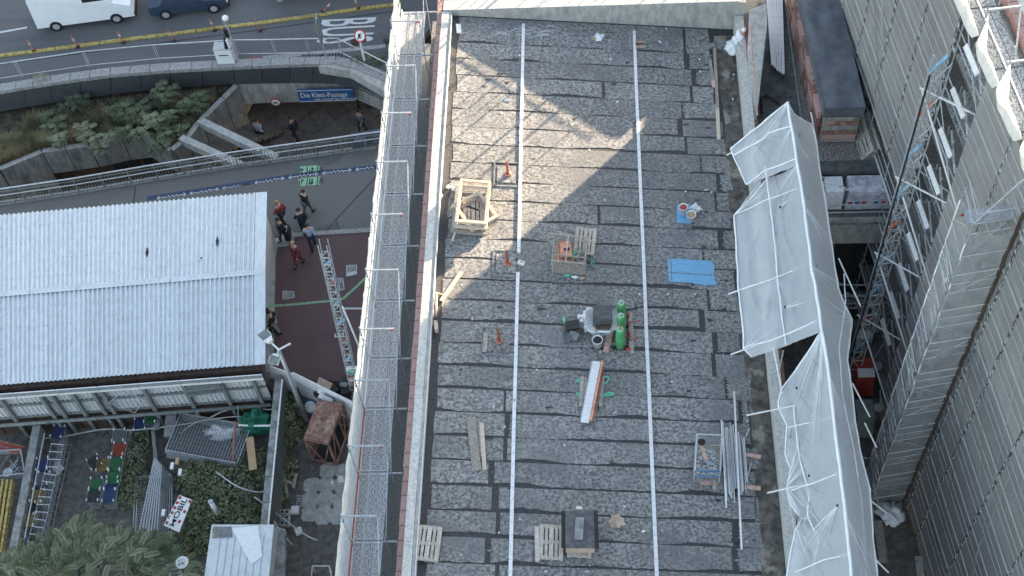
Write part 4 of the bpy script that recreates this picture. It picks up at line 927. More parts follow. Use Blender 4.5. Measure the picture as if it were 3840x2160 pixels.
for k in range(7): g = MB(); g.box(p + V((rnd.uniform(-.7, .7), rnd.uniform(-.5, .5), .2 + .1 * (k % 4))), (rnd.uniform(.2, .5), rnd.uniform(.2, .5), .35), Matrix.Rotation(k, 3, 'Z')); g.build('case', mBlack if k % 3 else mBeam, t)
for (u, v, m, l) in ((815, 970, mCard, 'leaning tan board behind the hoarding'), (818, 990, mWhiteM, 'white roll lying behind the hoarding'), (820, 1002, mWhiteM, 'short white bar lying just below the white roll')):
    q = P(u, v, -10.4); g = MB(); g.box(q, (.7, .22 if m != mCard else .5, .12), Matrix.Rotation(-.5, 3, 'Z') @ Matrix.Rotation(.5, 3, 'X')); g.build('board', m, None, label=l, cat='board', base=q)
t = roundsign('red-rimmed blue round sign lying by the foot of the floodlight mast', P(781, 1023, -11.9), (-.1, -.5, .85), .34); t.children[1].data.materials[0] = mBlue
# rusty cage
cg = thing('lift_cage', 'rusty steel lifting cage with a closed top plate and open lattice sides', 'cage', P(830, 1110, YZ))
tz, bz = -10.15, -12.2; tp_ = G([(801, 1005), (862, 1018), (826, 1116), (766, 1103)], tz)
slab('top_plate', *tp_, .05, mRust, cg)
bt = [V((q.x, q.y, bz)) for q in tp_]; slab('floor_plate', *bt, .05, mBlack, cg)  # floor coloured black to give the cage its shaded interior
for i in range(4):
    j = (i + 1) % 4; g = MB(); g.bar(tp_[i], bt[i], .09, .09, (1, 0, 0)); g.build('corner_post', mRust, cg)
    for z in (bz + .04, tz - .06): g = MB(); g.bar(V((tp_[i].x, tp_[i].y, z)), V((tp_[j].x, tp_[j].y, z)), .08, .08); g.build('edge_bar', mRust, cg)
    m_ = (tp_[i] + tp_[j]) / 2; n_ = 1 if i % 2 else 2
    if i % 2 == 0:
        g = MB(); g.bar(tp_[i] + V((0, 0, -.1)), (bt[i] + bt[j]) / 2, .05, .05, (1, 0, 0)); g.build('side_brace', mRust, cg); g = MB(); g.bar(tp_[j] + V((0, 0, -.1)), (bt[i] + bt[j]) / 2, .05, .05, (1, 0, 0)); g.build('side_brace', mRust, cg)
    else:
        for k in (.33, .66): g = MB(); g.bar(tp_[i].lerp(tp_[j], k), bt[i].lerp(bt[j], k), .06, .06, (1, 0, 0)); g.build('side_post', mRust, cg)
        g = MB(); g.bar(tp_[i] + V((0, 0, -.1)), bt[i].lerp(bt[j], .33), .05, .05, (1, 0, 0)); g.build('side_brace', mRust, cg); g = MB(); g.bar(tp_[i].lerp(tp_[j], .66), bt[j], .05, .05, (1, 0, 0)); g.build('side_brace', mRust, cg)
g = MB(); c = P(812, 1054, tz + .06); g.tube([c + V((.12 * math.cos(k * .524), .12 * math.sin(k * .524), 0)) for k in range(13)], .03, 6); g.build('lifting_ring', mRust, cg)
# ================================================================ YARD
# fence on its concrete sill
fe = thing('yard_fence', 'long picket fence on a weathered concrete sill dividing the yard', 'fence', P(700, 1100, YZ))
fa, fb = P(712, 955, -10.2), P(676, 1330, -10.2)
for k in range(6):
    q0, q1 = fa.lerp(fb, k / 6 + .002), fa.lerp(fb, (k + .99) / 6); g = MB(); g.bar(q0 + V((-.22, 0, -1.0)), q1 + V((-.22, 0, -1.0)), .30, 2.0); g.build('sill_block', mConcD, fe)
    g = MB(); g.bar(q0 + V((-.02, 0, .06)), q1 + V((-.02, 0, .06)), .06, .05); g.build('top_rail', mWhiteM, fe)
    g = MB()
    for j in range(14): q = q0.lerp(q1, j / 14); g.bar(q + V((0, 0, .04)), q + V((0, 0, -1.7)), .02, .03, (1, 0, 0))
    g.build('picket_row', mBeam, fe, kind='stuff')
    g = MB(); g.bar(q0 + V((0, 0, -1.6)), q1 + V((0, 0, -1.6)), .03, .04); g.build('bottom_rail', mBeam, fe)
# stacks of welded wire fence panels
def wirepanel(L, W_x, mat):
    g = MB(); r = .022
    for a, b in (((0, 0), (L, 0)), ((L, 0), (L, W_x)), ((L, W_x), (0, W_x)), ((0, W_x), (0, 0))): g.bar((a[0], a[1], 0), (b[0], b[1], 0), .045, .045)
    f = MB(); n = int(L / .14)
    for i in range(1, n): f.bar((i * L / n, 0, 0), (i * L / n, W_x, 0), .008, .008)
    n = int(W_x / .22)
    for i in range(1, n): f.bar((0, i * W_x / n, .008), (L, i * W_x / n, .008), .008, .008)
    return g, f
def proto_panel(lab):
    t = thing('wire_fence_panel', lab, 'fence panel', (0, 0, 0), 'steel mesh site fence panels stored in the yard')
    g, f = wirepanel(3.4, 1.9, mGalv); g.build('frame', mGalv, t); f.build('mesh', mGalv, t, kind='stuff'); return t
pp_ = proto_panel(''); c0 = P(412, 1137, -11.5); d0 = P(590, 1170, -11.5) - c0; az = math.atan2(d0.y, d0.x)
names = ['lowest', 'second', 'third', 'fourth', 'fifth', 'top']
for k in range(6): put(pp_, c0 + V((.03 * (k % 3), .02 * k, -.5 + .10 * k)), az, '%s panel of the flat stack of wire fence panels under the shed boarding' % names[k], k == 0)
for i in range(9):
    b = P(366 + i * 8, 1350 + i * 3, -12.1); o = copy_tree(pp_); o.location = b + V((0, 0, 0)); d1 = P(396 + 3 * i, 1172, -11.5) - P(360 + i * 7, 1345 + i * 3, -11.5)
    o.rotation_euler = (math.radians(88 - i) if i < 7 else math.radians(4), 0, math.atan2(d1.y, d1.x)); o.scale = (1, .42, 1) if i < 7 else (1, .8, 1); o['label'] = ['leftmost leaning', 'second', 'third', 'fourth', 'middle', 'sixth', 'seventh', 'eighth', 'rightmost'][i] + ' panel of the row of upright wire fence panels left of the red-white barrier'
# white base blocks
for i, (u, v, l) in enumerate(((430, 1310, 'white plastic foot under the leaning wire panels'), (411, 1290, 'small white tag on the leaning wire panels'), (453, 1188, 'white tag hanging on the upper part of the leaning wire panels'), (433, 1172, 'white label on the near left corner of the flat wire panels'), (446, 1160, 'tan label on the flat wire panels'))):
    q = P(u, v, -10.6); g = MB(); g.box(q, (.14, .30, .10)); g.build('tag', mWhite if i != 4 else mTan, None, label=l, cat='tag', base=q)
# red and white barrier board
ba = thing('barrier_board', 'red and white striped barrier board with the word MOBIL, lying on the wire panels', 'barrier', P(430, 1290, -10.8))
q = G([(443, 1243), (474, 1262), (463, 1340), (407, 1322)], -10.7); q = [P(452, 1246, -10.7), P(483, 1258, -10.7), P(451, 1340, -10.7), P(412, 1322, -10.7)]
slab('board', *q, .04, mWhite, ba)
ux = (q[3] - q[0]); uy = (q[1] - q[0])
for k in range(6):
    for row in (0, .8):
        if row and k % 2: continue
        a = q[0] + ux * (.03 + .165 * k) + uy * (.04 + row); g = MB(); g.add([x + V((0, 0, .050)) for x in (a, a + ux * .09, a + ux * .09 + uy * .2, a + uy * .2)], [(0, 1, 2, 3)]); g.build('stripe', mRed, ba)
text('MOBIL', q[3] + uy * .72 - ux * .05 + V((0, 0, .055)), -ux, -uy if False else V((-uy.x, -uy.y, 0)), .34, mBlack, 'lettering', ba, sx=1.35)
# shopping carts
mCartM = mGalv
def cart_proto(col, lab):
    # lying on its front: coloured base grid up, castors in the air
    t = thing('shopping_cart', lab, 'shopping cart', (0, 0, 0), 'upturned shopping carts with coloured bases')
    g = MB()
    for i in range(8): g.box((-.27 + .077 * i, 0, .62), (.042, .62, .025))
    for i in range(8): g.box((0, -.30 + .086 * i, .622), (.56, .036, .02))
    g.build('base_grid', col, t)
    g = MB(); g.box((0, 0, .02), (.50, .58, .012)); g.build('inner_tray', mBeam, t)
    for sx in (-.25, .25):
        for sy in (-.28, .28):
            g = MB(); g.tube([(sx, sy, .62), (sx, sy, .70)], .02, 6); k = g.build('caster_fork', mGalv, t)
            g = MB(); g.tube([(sx - .015, sy + .02, .73), (sx + .015, sy + .02, .73)], .07, 10); g.build('wheel', mWhite, k)
    g = MB(); g.tube([(-.3, .34, .6), (-.3, -.32, .6), (-.22, -.34, .05), (.22, -.34, .05), (.3, -.32, .6), (.3, .34, .6)], .014, 6); g.build('frame', mGalv, t)
    g = MB()
    for i in range(7): g.tube([(-.24 + .08 * i, -.32, .5), (-.20 + .066 * i, -.30, .06), (-.22 + .073 * i, .30, .02)], .006, 4, False)
    for i in range(5): z = .1 + .1 * i; g.tube([(-.23, .3, z), (-.23, -.31, z), (.23, -.31, z), (.23, .3, z)], .006, 4, False)
    g.build('basket', mGalv, t); return t
colC = dict(red=cmat('cart_red', (.28, .05, .03)), green=cmat('cart_green', (.025, .13, .05)), blue=cmat('cart_blue', (.03, .055, .15)), yellow=cmat('cart_yellow', (.22, .15, .05)), black=cmat('cart_black', (.03, .03, .035)), grey=cmat('cart_grey', (.12, .14, .15)))
CP = {k: None for k in colC}
for (u, v, c, rz0, z, lab) in ((300, 1097, 'grey', .05, .1, 'grey-based upturned cart at the far end of the row'), (300, 1131, 'red', -.03, .1, 'red-based upturned cart in the row'), (292, 1170, 'green', 0, .15, 'green-based cart next to the red one'), (287, 1201, 'green', .02, .1, 'lower of the two green-based carts in the right row'), (279, 1216, 'blue', -.04, 0, 'blue-based cart below the green ones'), (240, 1218, 'green', .03, 0, 'dark green-based cart left of the blue one'), (235, 1244, 'black', 0, 0, 'black-based cart in the left row'), (274, 1246, 'blue', .03, 0, 'lower blue-based cart half hidden by the tree'), (256, 1165, 'yellow', .1, -.1, 'brownish yellow-based cart left of the green ones'), (236, 1160, 'black', .6, -.1, 'tilted dark cart left of the yellow-based one'), (145, 1085, 'blue', -.1, 0, 'blue-based cart by the brown boarding'), (382, 1052, 'green', 0, .2, 'green-based cart hanging against the wall under the pipe'), (110, 1172, 'blue', .15, .2, 'blue-based cart near the white sheet'), (112, 1208, 'grey', 0, .2, 'grey grid cart in the left row'), (97, 1252, 'yellow', -.05, .2, 'upper yellow-based cart in the left row'), (77, 1312, 'yellow', 0, .2, 'lower yellow-based cart beside the tree crown'), (52, 1372, 'blue', .1, .2, 'lowest blue-based cart at the left, beside the tree crown'), (352, 1066, 'blue', .1, 0, 'dark blue cart under the pipe'), (75, 1283, 'black', .1, .1, 'dark cart between the two yellow-based ones at the left')):
    pr = CP[c]; p = P(u, v, -11.6); p.z = YZ + z + .0
    if pr is None: CP[c] = cart_proto(colC[c], ''); put(CP[c], p, rz0, lab, True)
    else: put(pr, p, rz0, lab, False)
# nested upright carts: wire handles only
t0 = thing('nested_cart', '', 'shopping cart', (0, 0, 0), 'nested wire carts in a column at the far left')
g = MB(); g.tube([(-.05, 0, .98), (-.30, 0, 1.0), (-.32, .0, .9)], .02, 6); g.tube([(-.30, 0, 1.0), (.28, 0, 1.0)], .02, 6); g.tube([(.28, 0, 1.0), (.28, -.35, .9), (.26, -.4, .3)], .013, 5); g.tube([(-.28, 0, .95), (-.28, -.35, .9), (-.26, -.4, .3)], .013, 5); g.build('handle_frame', mGalv, t0)
g = MB()
for i in range(8): g.tube([(-.26 + .075 * i, 0, .92), (-.22 + .063 * i, -.02, .45), (-.2 + .057 * i, .5, .5), (-.2 + .057 * i, .52, .85)], .006, 4, False)
g.build('basket', mGalv, t0)
g = MB(); g.tube([(-.26, -.4, .1), (-.26, .4, .2), (.26, .4, .2), (.26, -.4, .1)], .015, 5); g.build('under_frame', mGalv, t0)
for i in range(15):
    t_ = i / 14; p = P(146 - 62 * t_, 1120 + 265 * t_, -11.4); p.z = YZ
    put(t0, p, -.12 + .05 * math.sin(i), 'wire cart number' if False else ['farthest nested cart in the column beside the blue-based cart', 'second nested cart from the brown boarding', 'third nested cart from the brown boarding', 'fourth nested cart in the column', 'fifth nested cart in the column', 'nested cart just above the blue base', 'nested cart level with the white sheet', 'nested cart beside the white sheet', 'nested cart above the grey grid', 'nested cart level with the grey grid', 'nested cart above the upper yellow base', 'nested cart level with the upper yellow base', 'nested cart between the yellow bases', 'nested cart at the lower yellow base', 'nearest nested cart, by the tree crown'][i], i == 0)
slab('white_square', P(143, 1160, -12.1), P(162, 1178, -12.1), P(147, 1196, -12.1), P(130, 1180, -12.1), .05, mWhite, None)
tag(bpy.data.objects['white_square'], 'white square sheet lying on the yard ground beside the carts', 'sheet')
# left margin: gutter wall, red tubes, round drum, yellow beams
t = thing('yard_divider', 'dark sloping divider wall between the carts and the scrap bay', 'wall', P(80, 1150, YZ))
g = MB(); g.bar(P(100, 1080, -11.6), P(30, 1449, -11.6), .35, .8); g.build('wall_body', mConcD, t); g = MB(); g.tube([P(112, 1090, -11), P(44, 1449, -11)], .03); g.build('rail', mGalv, t)
for k in range(6):
    a, b = P(-10, 1106 + 5 * k, -11.5), P(62 - 3 * k, 1124 + 3 * k, -11.5); g = MB(); g.tube([a, b], .03); g.build('red_tube', mRed if k % 3 else mRust, None, label=['topmost', 'second', 'third', 'fourth', 'fifth', 'lowest'][k] + ' red tube in the bundle at the far left', cat='tube', group='red tubes in the scrap bay', base=a)
t = thing('scrap_bin', 'open metal bin of scrap wheels and rods at the far left', 'bin', P(20, 1190, YZ))
q = G([(-30, 1140), (55, 1135), (66, 1195), (-30, 1205)], -11.6)
for i in range(4): g = MB(); g.bar(q[i], q[(i + 1) % 4], .05, .4); g.build('side', mGalv, t)
for k in range(16):
    a = q[0].lerp(q[2], rnd.random()).lerp(q[1].lerp(q[3], rnd.random()), rnd.random()) + V((0, 0, -.2)); g = MB(); g.tube([a, a + V((rnd.uniform(-.6, .6), rnd.uniform(-.6, .6), rnd.uniform(0, .2)))], .03, 5); g.build('rod', mGalv if k % 2 else mBeam, t)
g = MB(); c = P(22, 1190, -11.5); g.lathe(c, [(.20, 0), (.22, .1), (.16, .12), (.14, .02)], 14); g.build('wheel_rim', mGalv, t, True)
for k in range(6):
    a, b = P(-20 + 11 * k, 1213, -11.6), P(-48 + 11 * k, 1400, -11.6); t = thing('formwork_beam', ['leftmost', 'second', 'third', 'fourth', 'fifth', 'rightmost'][k] + ' yellow lattice beam in the stack at the left edge', 'beam', a, 'yellow formwork beams at the left edge')
    for dz in (0, .26): g = MB(); g.bar(a + V((0, 0, dz)), b + V((0, 0, dz)), .10, .05); g.build('flange', mYel, t)
    n = 14; g = MB()
    for j in range(n): g.bar(a.lerp(b, j / n) + V((0, 0, .02)), a.lerp(b, (j + .5) / n) + V((0, 0, .26)), .04, .04); g.bar(a.lerp(b, (j + .5) / n) + V((0, 0, .26)), a.lerp(b, (j + 1) / n) + V((0, 0, .02)), .04, .04)
    g.build('lacing', mYel, t, kind='stuff')
# planks, beams, posts in the middle of the yard
def plank(a, b, w_, h_, mat, lab, name='plank', cat='plank', group=None):
    a, b = V(a), V(b); t = MB(); t.bar(a, b, w_, h_); return t.build(name, mat, None, label=lab, cat=cat, group=group, base=a)
plank(P(628, 1100, -11.0), P(637, 1182, -11.2), .34, .06, mTan, 'tan wooden board lying slanted on the ivy left of the fence')
plank(P(400, 1010, -11.6), P(395, 1080, -11.6), .22, .12, mConcD, 'grey upright slab just left of the flat wire panels')
plank(P(433, 1040, -11.7), P(428, 1100, -11.9), .5, .3, mConcD, 'ribbed grey concrete pier under the shed pipe', 'pier', 'pier')
plank(P(385, 1075, -11.9), P(400, 1230, -12.1), .16, .2, mConcD, 'long curved grey kerb between the carts and the wire panels', 'kerb_edge', 'kerb')
plank(P(330, 1085, -12), P(318, 1170, -12.1), .16, .12, mConcD, 'grey kerb beside the red-based cart', 'kerb_edge', 'kerb')
plank(P(586, 1160, -11), P(592, 1060, -9.8), .10, .10, mRust, 'rusty steel post right of the flat wire panels', 'steel_post', 'post')
plank(P(605, 1120, -12), P(598, 1020, -10.5), .05, .05, mBeam, 'dark thin post beside the green netting heap', 'steel_post', 'post')
plank(P(720, 1140, -12), P(716, 1215, -12.1), .10, .10, mGrPipe, 'turquoise pipe standing in the ivy right of the fence', 'pipe', 'pipe')
plank(P(664, 1195, -11.6), P(664, 1232, -12.1), .08, .08, mGrPipe, 'short turquoise pipe among the ivy left of the fence', 'pipe', 'pipe')
for k, (a, b, l) in enumerate((((700, 1168), (752, 1172), 'upper pale offcut on the heap below the rusty cage'), ((706, 1176), (748, 1160), 'crossed pale offcut on the heap below the rusty cage'), ((690, 1195), (738, 1218), 'grey plank propped against the fence foot'), ((745, 1192), (738, 1228), 'short weathered plank by the broken paving'), ((712, 1190), (724, 1250), 'dark board leaning near the broken paving'))):
    plank(P(*a, -12.0), P(*b, -12.1), .14, .06, mWoodG if k > 1 else mWood, l)
for k in range(9):
    a = P(470 + 10 * k, 1050 + 3 * (k % 3) + 7 * k % 30, -12.1); b = P(590 - 4 * k, 1030 + 7 * k, -12.0)
    plank(a, b, .16, .05, mBrown, ['farthest', 'second', 'third', 'fourth', 'fifth', 'sixth', 'seventh', 'eighth', 'nearest'][k] + ' dark rotting board in the pile behind the flat wire panels', group='dark boards under the shed')
g = MB(); q = P(560, 1085, -11.8); g.blob(q, (.75, .3, .15), 3, 12, .5); g.build('crumpled_sheet', mBag, None, True, 'crumpled white plastic behind the flat wire panels', 'plastic sheet', base=q)
# broken paving and cobbles
pvt = thing('broken_paving', 'pale paving slabs half covered by dirt beside the rusty cage', 'paving', P(810, 1220, YZ))
for i in range(5):
    for j in range(6):
        u, v = 790 + i * 38 - j * 3, 1148 + j * 36 if j < 5 else 1300
        if (i, j) in ((0, 0), (1, 0), (0, 1), (0, 5), (3, 3), (2, 0)): continue
        q = P(u, v, YZ + .02 + .003 * (i + 2 * j)); g = MB(); n = 12; r0 = .42; pts = []
        for k in range(n):
            a_ = 2 * math.pi * k / n; rr = r0 * .9 / max(abs(math.cos(a_)), abs(math.sin(a_))) * (1 - .28 * abs(noise.noise(V((i * 3 + k * .6, j * 5, 2)))))
            pts.append(q + V((rr * math.cos(a_) * .98, rr * math.sin(a_) * .98, 0)))
        g.prism(pts, .03); g.build('slab', mConc, pvt)
cbm = None
cbt = thing('cobble_strip', 'band of small grey cobbles across the dirt path', 'cobbles', P(800, 1262, YZ))
for i in range(26):
    for j in range(5):
        if rnd.random() < .12: continue
        q = P(748 + i * 5 + rnd.uniform(-.6, .6), 1248 + j * 6.2, YZ + .02)
        if cbm is None: g = MB(); g.box((0, 0, 0), (.082, .082, .05), None, .85); cbm = g.build('cobble', mConc, cbt, local=True); cbm.location = q - org(cbt)
        else: share(cbm, 'cobble', q, cbt, (0, 0, rnd.uniform(-.2, .2)))
for (u, v, dx, l, c) in ((742, 1283, .35, 'white plastic box on the dirt beside the cobbles', 'box'), (751, 1336, .3, 'white crumpled scrap on the dark dirt below the cobbles', 'litter'), (858, 1205, .25, 'white litter by the scaffold on the broken paving', 'litter'), (836, 1214, .12, 'small white scrap on the broken paving', 'litter')):
    q = P(u, v, YZ + .12); g = MB(); g.box(q, (dx, dx, .18), Matrix.Rotation(.4 if 'scrap' in l else 0, 3, 'Z'), .9); g.build('white_box' if c == 'box' else 'litter', mWhite, None, label=l, cat=c, base=q)
t = thing('hollow_block', 'grey hollow concrete blocks stacked at the fence end', 'concrete block', P(718, 1302, YZ))
for k in range(3): g = MB(); q = P(717, 1318 - 14 * k, -11.9); g.box(q, (.42, .22, .22)); b_ = g.build('block', mConc, t); g = MB(); g.box(q + V((-.1, 0, .112)), (.12, .12, .01)); g.box(q + V((.1, 0, .112)), (.12, .12, .01)); g.build('hollow_shade', mBlack, b_, kind='stuff')  # holes are flat black plates, their inner shade painted on
# site cabin, white canvas, frames at the lower edge
cz = -9.6; t = thing('site_cabin', 'white site cabin roof with papers and a yellow strip at the lower edge', 'cabin', P(600, 1400, YZ))
q = G([(534, 1322), (690, 1322), (668, 1560), (500, 1560)], cz); slab('roof', *q, .10, mCream, t)
g = MB(); g.prism([p - V((0, 0, .02)) for p in q], 2.6); g.build('wall', mCladW, t)
for i in range(1, 8): g = MB(); g.bar(P(538 + 18 * i, 1345, cz + .11), P(510 + 19 * i, 1540, cz + .11), .025, .02); g.build('seam', mGalv, t)
slab('paper', P(583, 1330, cz + .12), P(650, 1322, cz + .12), P(660, 1400, cz + .12), P(632, 1420, cz + .12), .01, mWhite, t); slab('dark_hatch', P(536, 1325, cz + .11), P(582, 1325, cz + .11), P(585, 1352, cz + .11), P(534, 1354, cz + .11), .01, mBeam, t)
slab('yellow_strip', P(538, 1334, cz + .125), P(543, 1334, cz + .125), P(541, 1352, cz + .125), P(536, 1352, cz + .125), .01, mYel, t)
slab('bench', P(690, 1330, -10.6), P(722, 1338, -10.6), P(718, 1500, -10.6), P(672, 1500, -10.6), .3, mConcD, None); tag(bpy.data.objects['bench'], 'grey concrete ledge beside the site cabin', 'ledge')
t = thing('canvas_roof', 'pale canvas canopy poking out below the tree crown', 'canopy', P(440, 1420, -10)); cq = [P(360, 1449, -10.2), P(446, 1408, -9.9), P(480, 1500, -10.2), P(340, 1540, -10.3)]
slab('canvas', *cq, .03, mCream, t); 
for k in (0, 1, 3): g = MB(); g.tube([cq[k], V((cq[k].x, cq[k].y, YZ))], .03); g.build('pole', mGalv, t)
t = thing('satellite_dish', 'white round dish beside the canvas canopy', 'dish', P(458, 1412, -9.8)); q = P(458, 1415, -9.7); g = MB(); g.lathe(q, [(.28, 0), (.26, .04), (.12, -.02), (.02, -.05)], 16); g.build('bowl', mWhite, t, True); g = MB(); g.tube([q, q + V((.2, -.2, .3))], .02); g.build('arm', mBlack, t); g = MB(); g.tube([q - V((0, 0, .02)), V((q.x, q.y, YZ))], .03); g.build('pole', mGalv, t)
t = thing('crate_frame', 'galvanised frame crate at the bottom edge beside the scaffold', 'frame', P(805, 1430, YZ)); q = G([(786, 1424), (828, 1424), (838, 1470), (782, 1470)], -11.6)
for i in range(4): g = MB(); g.bar(q[i], q[(i + 1) % 4], .05, .06); g.build('top_bar', mGalv, t); g = MB(); g.bar(q[i], V((q[i].x, q[i].y, YZ)), .05, .05, (1, 0, 0)); g.build('leg', mGalv, t)
for k, (a, b) in enumerate((((690, 1310), (696, 1449)), ((720, 1355), (682, 1300)), ((735, 1370), (700, 1330)))):
    g = MB(); g.tube([P(*a, -11), P(*b, -11)], .025); g.build('gate_tube', mGalv, None, label=['long upright grey gate tube by the site cabin', 'upper slanting grey gate tube by the concrete blocks', 'lower slanting grey gate tube by the concrete blocks'][k], cat='tube', base=P(*a, -11))
# heap of green netting
q = P(645, 1060, -11.5); g = MB(); g.blob(q, (.75, .55, .5), 5, 16, .35); g.build('netting_heap', mTeal, None, True, 'heap of dark green netting left of the yard fence', 'netting', base=q)
# ================================================================ PLANTS
def frond(g, p, d, L, nl, lw, ll, droop=.3, up=V((0, 0, 1))):
    d = V(d).normalized(); s_ = d.cross(up); s_ = s_.normalized() if s_.length > .01 else V((1, 0, 0))
    for k in range(nl):
        t = (k + 1) / nl; q = p + d * (L * t) + V((0, 0, -droop * L * t * t)); w_ = ll * (1 - .5 * abs(t - .45)) * (1.0 if t < .95 else .7)
        for sg in (-1, 1):
            dr = (s_ * sg + d * .35).normalized(); e = q + dr * w_ + V((0, 0, -.12 * w_)); m_ = q + dr * (w_ * .5) + V((0, 0, .02)); f = d * (lw / 2)
            g.add([q, m_ + f, e, m_ - f], [(0, 1, 2, 3)])
def leafmass(name, lab, cat, c, rad, n, size, mat, seed=0, base=None, kind=None, flat_=.8):
    r_ = random.Random(seed); c = V(c); g = MB()
    for i in range(n):
        th = r_.uniform(0, 2 * math.pi); zz = r_.uniform(-.1, 1); rr = math.sqrt(max(0, 1 - zz * zz)); q = V((rr * math.cos(th), rr * math.sin(th), zz))
        k = r_.uniform(.70, 1.0) * (1 + .30 * noise.noise(q * 2.5 + V((seed, seed, 0)))); p = c + V((q.x * rad[0], q.y * rad[1], q.z * rad[2])) * k
        nn = (q + V((r_.uniform(-.8, .8), r_.uniform(-.8, .8), r_.uniform(0, .9)))).normalized(); a = nn.orthogonal().normalized(); a = Matrix.Rotation(r_.uniform(0, 6.28), 3, nn) @ a; b = nn.cross(a); s_ = size * r_.uniform(.6, 1.2)
        g.add([p - a * s_, p + b * s_ * flat_ + nn * s_ * .2, p + a * s_, p - b * s_ * flat_ + nn * s_ * .2], [(0, 1, 2), (0, 2, 3)])
    return g.build(name, mat, None, False, lab, cat, base=V((c.x, c.y, c.z)), kind=kind)
# big tree crown, lower left
tc_ = P(205, 1545, -10.2); tr = thing('tree', 'broad tree with feathery compound leaves filling the lower left corner', 'tree', V((tc_.x, tc_.y, YZ)))
g = MB(); g.tube([V((tc_.x, tc_.y, YZ)), tc_ + V((.1, 0, -.6)), tc_ + V((.1, .2, .6))], [.2, .15, .08], 8); g.build('trunk', mBark, tr, True)
r_ = random.Random(5); G1 = MB(); G2 = MB(); limbs = []
for i in range(11):
    a_ = i * .57; e = tc_ + V((math.cos(a_) * 2.6, math.sin(a_) * 2.2, .5 + .6 * (i % 3))); limbs.append(e); g = MB(); g.tube([tc_ + V((0, 0, -.7)), tc_.lerp(e, .5) + V((0, 0, .1)), e], [.09, .06, .025], 6); g.build('limb', mBark, tr, True)
for i in range(1250):
    th = r_.uniform(0, 6.283); zz = r_.uniform(.0, 1); rr = math.sqrt(1 - zz * zz); q = V((rr * math.cos(th), rr * math.sin(th), zz))
    k = (.62 + .42 * r_.random() ** .6) * (1 + .34 * noise.noise(q * 2.2 + V((4, 2, 9)))); p = tc_ + V((q.x * 4.5, q.y * 3.5, q.z * 2.5 - .4)) * k
    d = V((q.x + r_.uniform(-.6, .6), q.y + r_.uniform(-.6, .6), q.z * .3 + r_.uniform(-.25, .3)))
    frond(G2 if noise.noise(p * .8) > -.05 else G1, p, d, r_.uniform(.45, .75), 10, .085, .17, .35)
G1.build('crown', mLeaf, tr); G2.build('crown', mLeafY, tr, label='paler outer foliage')
# planting-bed shrubs
for i, (u, v, hh) in enumerate(((200, 262, 1.2), (232, 330, .9), (300, 275, 1.3), (345, 300, 1.5), (395, 262, 1.2), (385, 318, 1.3), (430, 250, 1.6), (455, 290, 1.6), (415, 350, .8), (150, 335, .9), (480, 268, 1.3), (508, 250, 1.0), (325, 340, 1.1), (265, 355, .9), (440, 330, .9), (135, 300, .8))):
    p = P(u, v + 22, -12.75); G_ = MB(); r_ = random.Random(i); lab = ['shrub by the cladding at the upper left of the planting bed', 'low shrub near the left slope of the bed', 'tall shrub in the upper middle-left of the bed', 'largest leafy shrub left of the bed centre', 'shrub touching the cladding in the bed centre', 'leafy shrub in the bed centre', 'tallest shrub right under the cladding', 'bushy shrub on the right half of the bed', 'low shrub near the wall corner', 'small shrub at the left of the bed', 'right-hand tall shrub in the bed', 'rightmost shrub by the side wall', 'shrub over the lower middle of the bed', 'low shrub above the concrete panels', 'low shrub in the lower right of the bed', 'sparse weed at the far left of the bed'][i]
    t = thing('shrub', lab, 'shrub', p, 'leafy shrubs in the planting bed'); g = MB(); stems = []
    for k in range(5):
        e = p + V((r_.uniform(-.6, .6), r_.uniform(-.5, .5), hh * r_.uniform(.6, 1))); stems.append(e); g.tube([p, e], .015, 5, False)
        for j in range(15): a_ = j * .75 + r_.random(); frond(G_, e + V((0, 0, -.12 * (j % 4))), (math.cos(a_), math.sin(a_), .25), r_.uniform(.3, .5), 6, .075, .14, .3)
    g.build('stem', mBark, t); G_.build('foliage', mLeafY if i % 4 == 1 else mLeaf, t)
def grass(name, poly, z, n, h, mat, lab=None, seed=1):
    r_ = random.Random(seed); g = MB(); us = [p[0] for p in poly]; vs_ = [p[1] for p in poly]; k = 0
    def inside(x, y):
        c = False; m = len(poly)
        for i in range(m):
            (x1, y1), (x2, y2) = poly[i], poly[(i + 1) % m]
            if (y1 > y) != (y2 > y) and x < (x2 - x1) * (y - y1) / (y2 - y1) + x1: c = not c
        return c
    while k < n:
        u, v = r_.uniform(min(us), max(us)), r_.uniform(min(vs_), max(vs_))
        if not inside(u, v): continue
        p = P(u, v, z); hh = h * r_.uniform(.5, 1.2); a_ = r_.uniform(0, 6.28); d = V((math.cos(a_), math.sin(a_), 0)); e = p + d * hh * r_.uniform(.2, .7) + V((0, 0, hh)); s_ = V((-d.y, d.x, 0)) * .02; g.add([p - s_, p + s_, e], [(0, 1, 2)]); k += 1
    return g.build(name, mat, kind='stuff')
grass('dry_grass', [(0, 360), (60, 350), (110, 352), (200, 345), (225, 362), (107, 380), (0, 424)], -12.78, 8000, .6, mGrass, seed=2)
grass('meadow', [(60, 300), (300, 262), (560, 235), (500, 300), (432, 378), (395, 360), (362, 338), (225, 362), (110, 375), (60, 360)], -12.78, 17000, .5, M('bed_grass', (.19, .19, .11), (.08, .085, .05), 1.5, coord='World', c3=(.34, .28, .18), s3=1.3, lo3=.44, hi3=.6), seed=3)
p = P(104, 200, -10.9); g = MB()
for j in range(16): frond(g, p, (math.cos(j), math.sin(j), .6), .5, 6, .05, .10)
g.build('weed', mLeafY, None, False, 'bright green weed growing from the kerb at the upper left', 'weed', base=p)
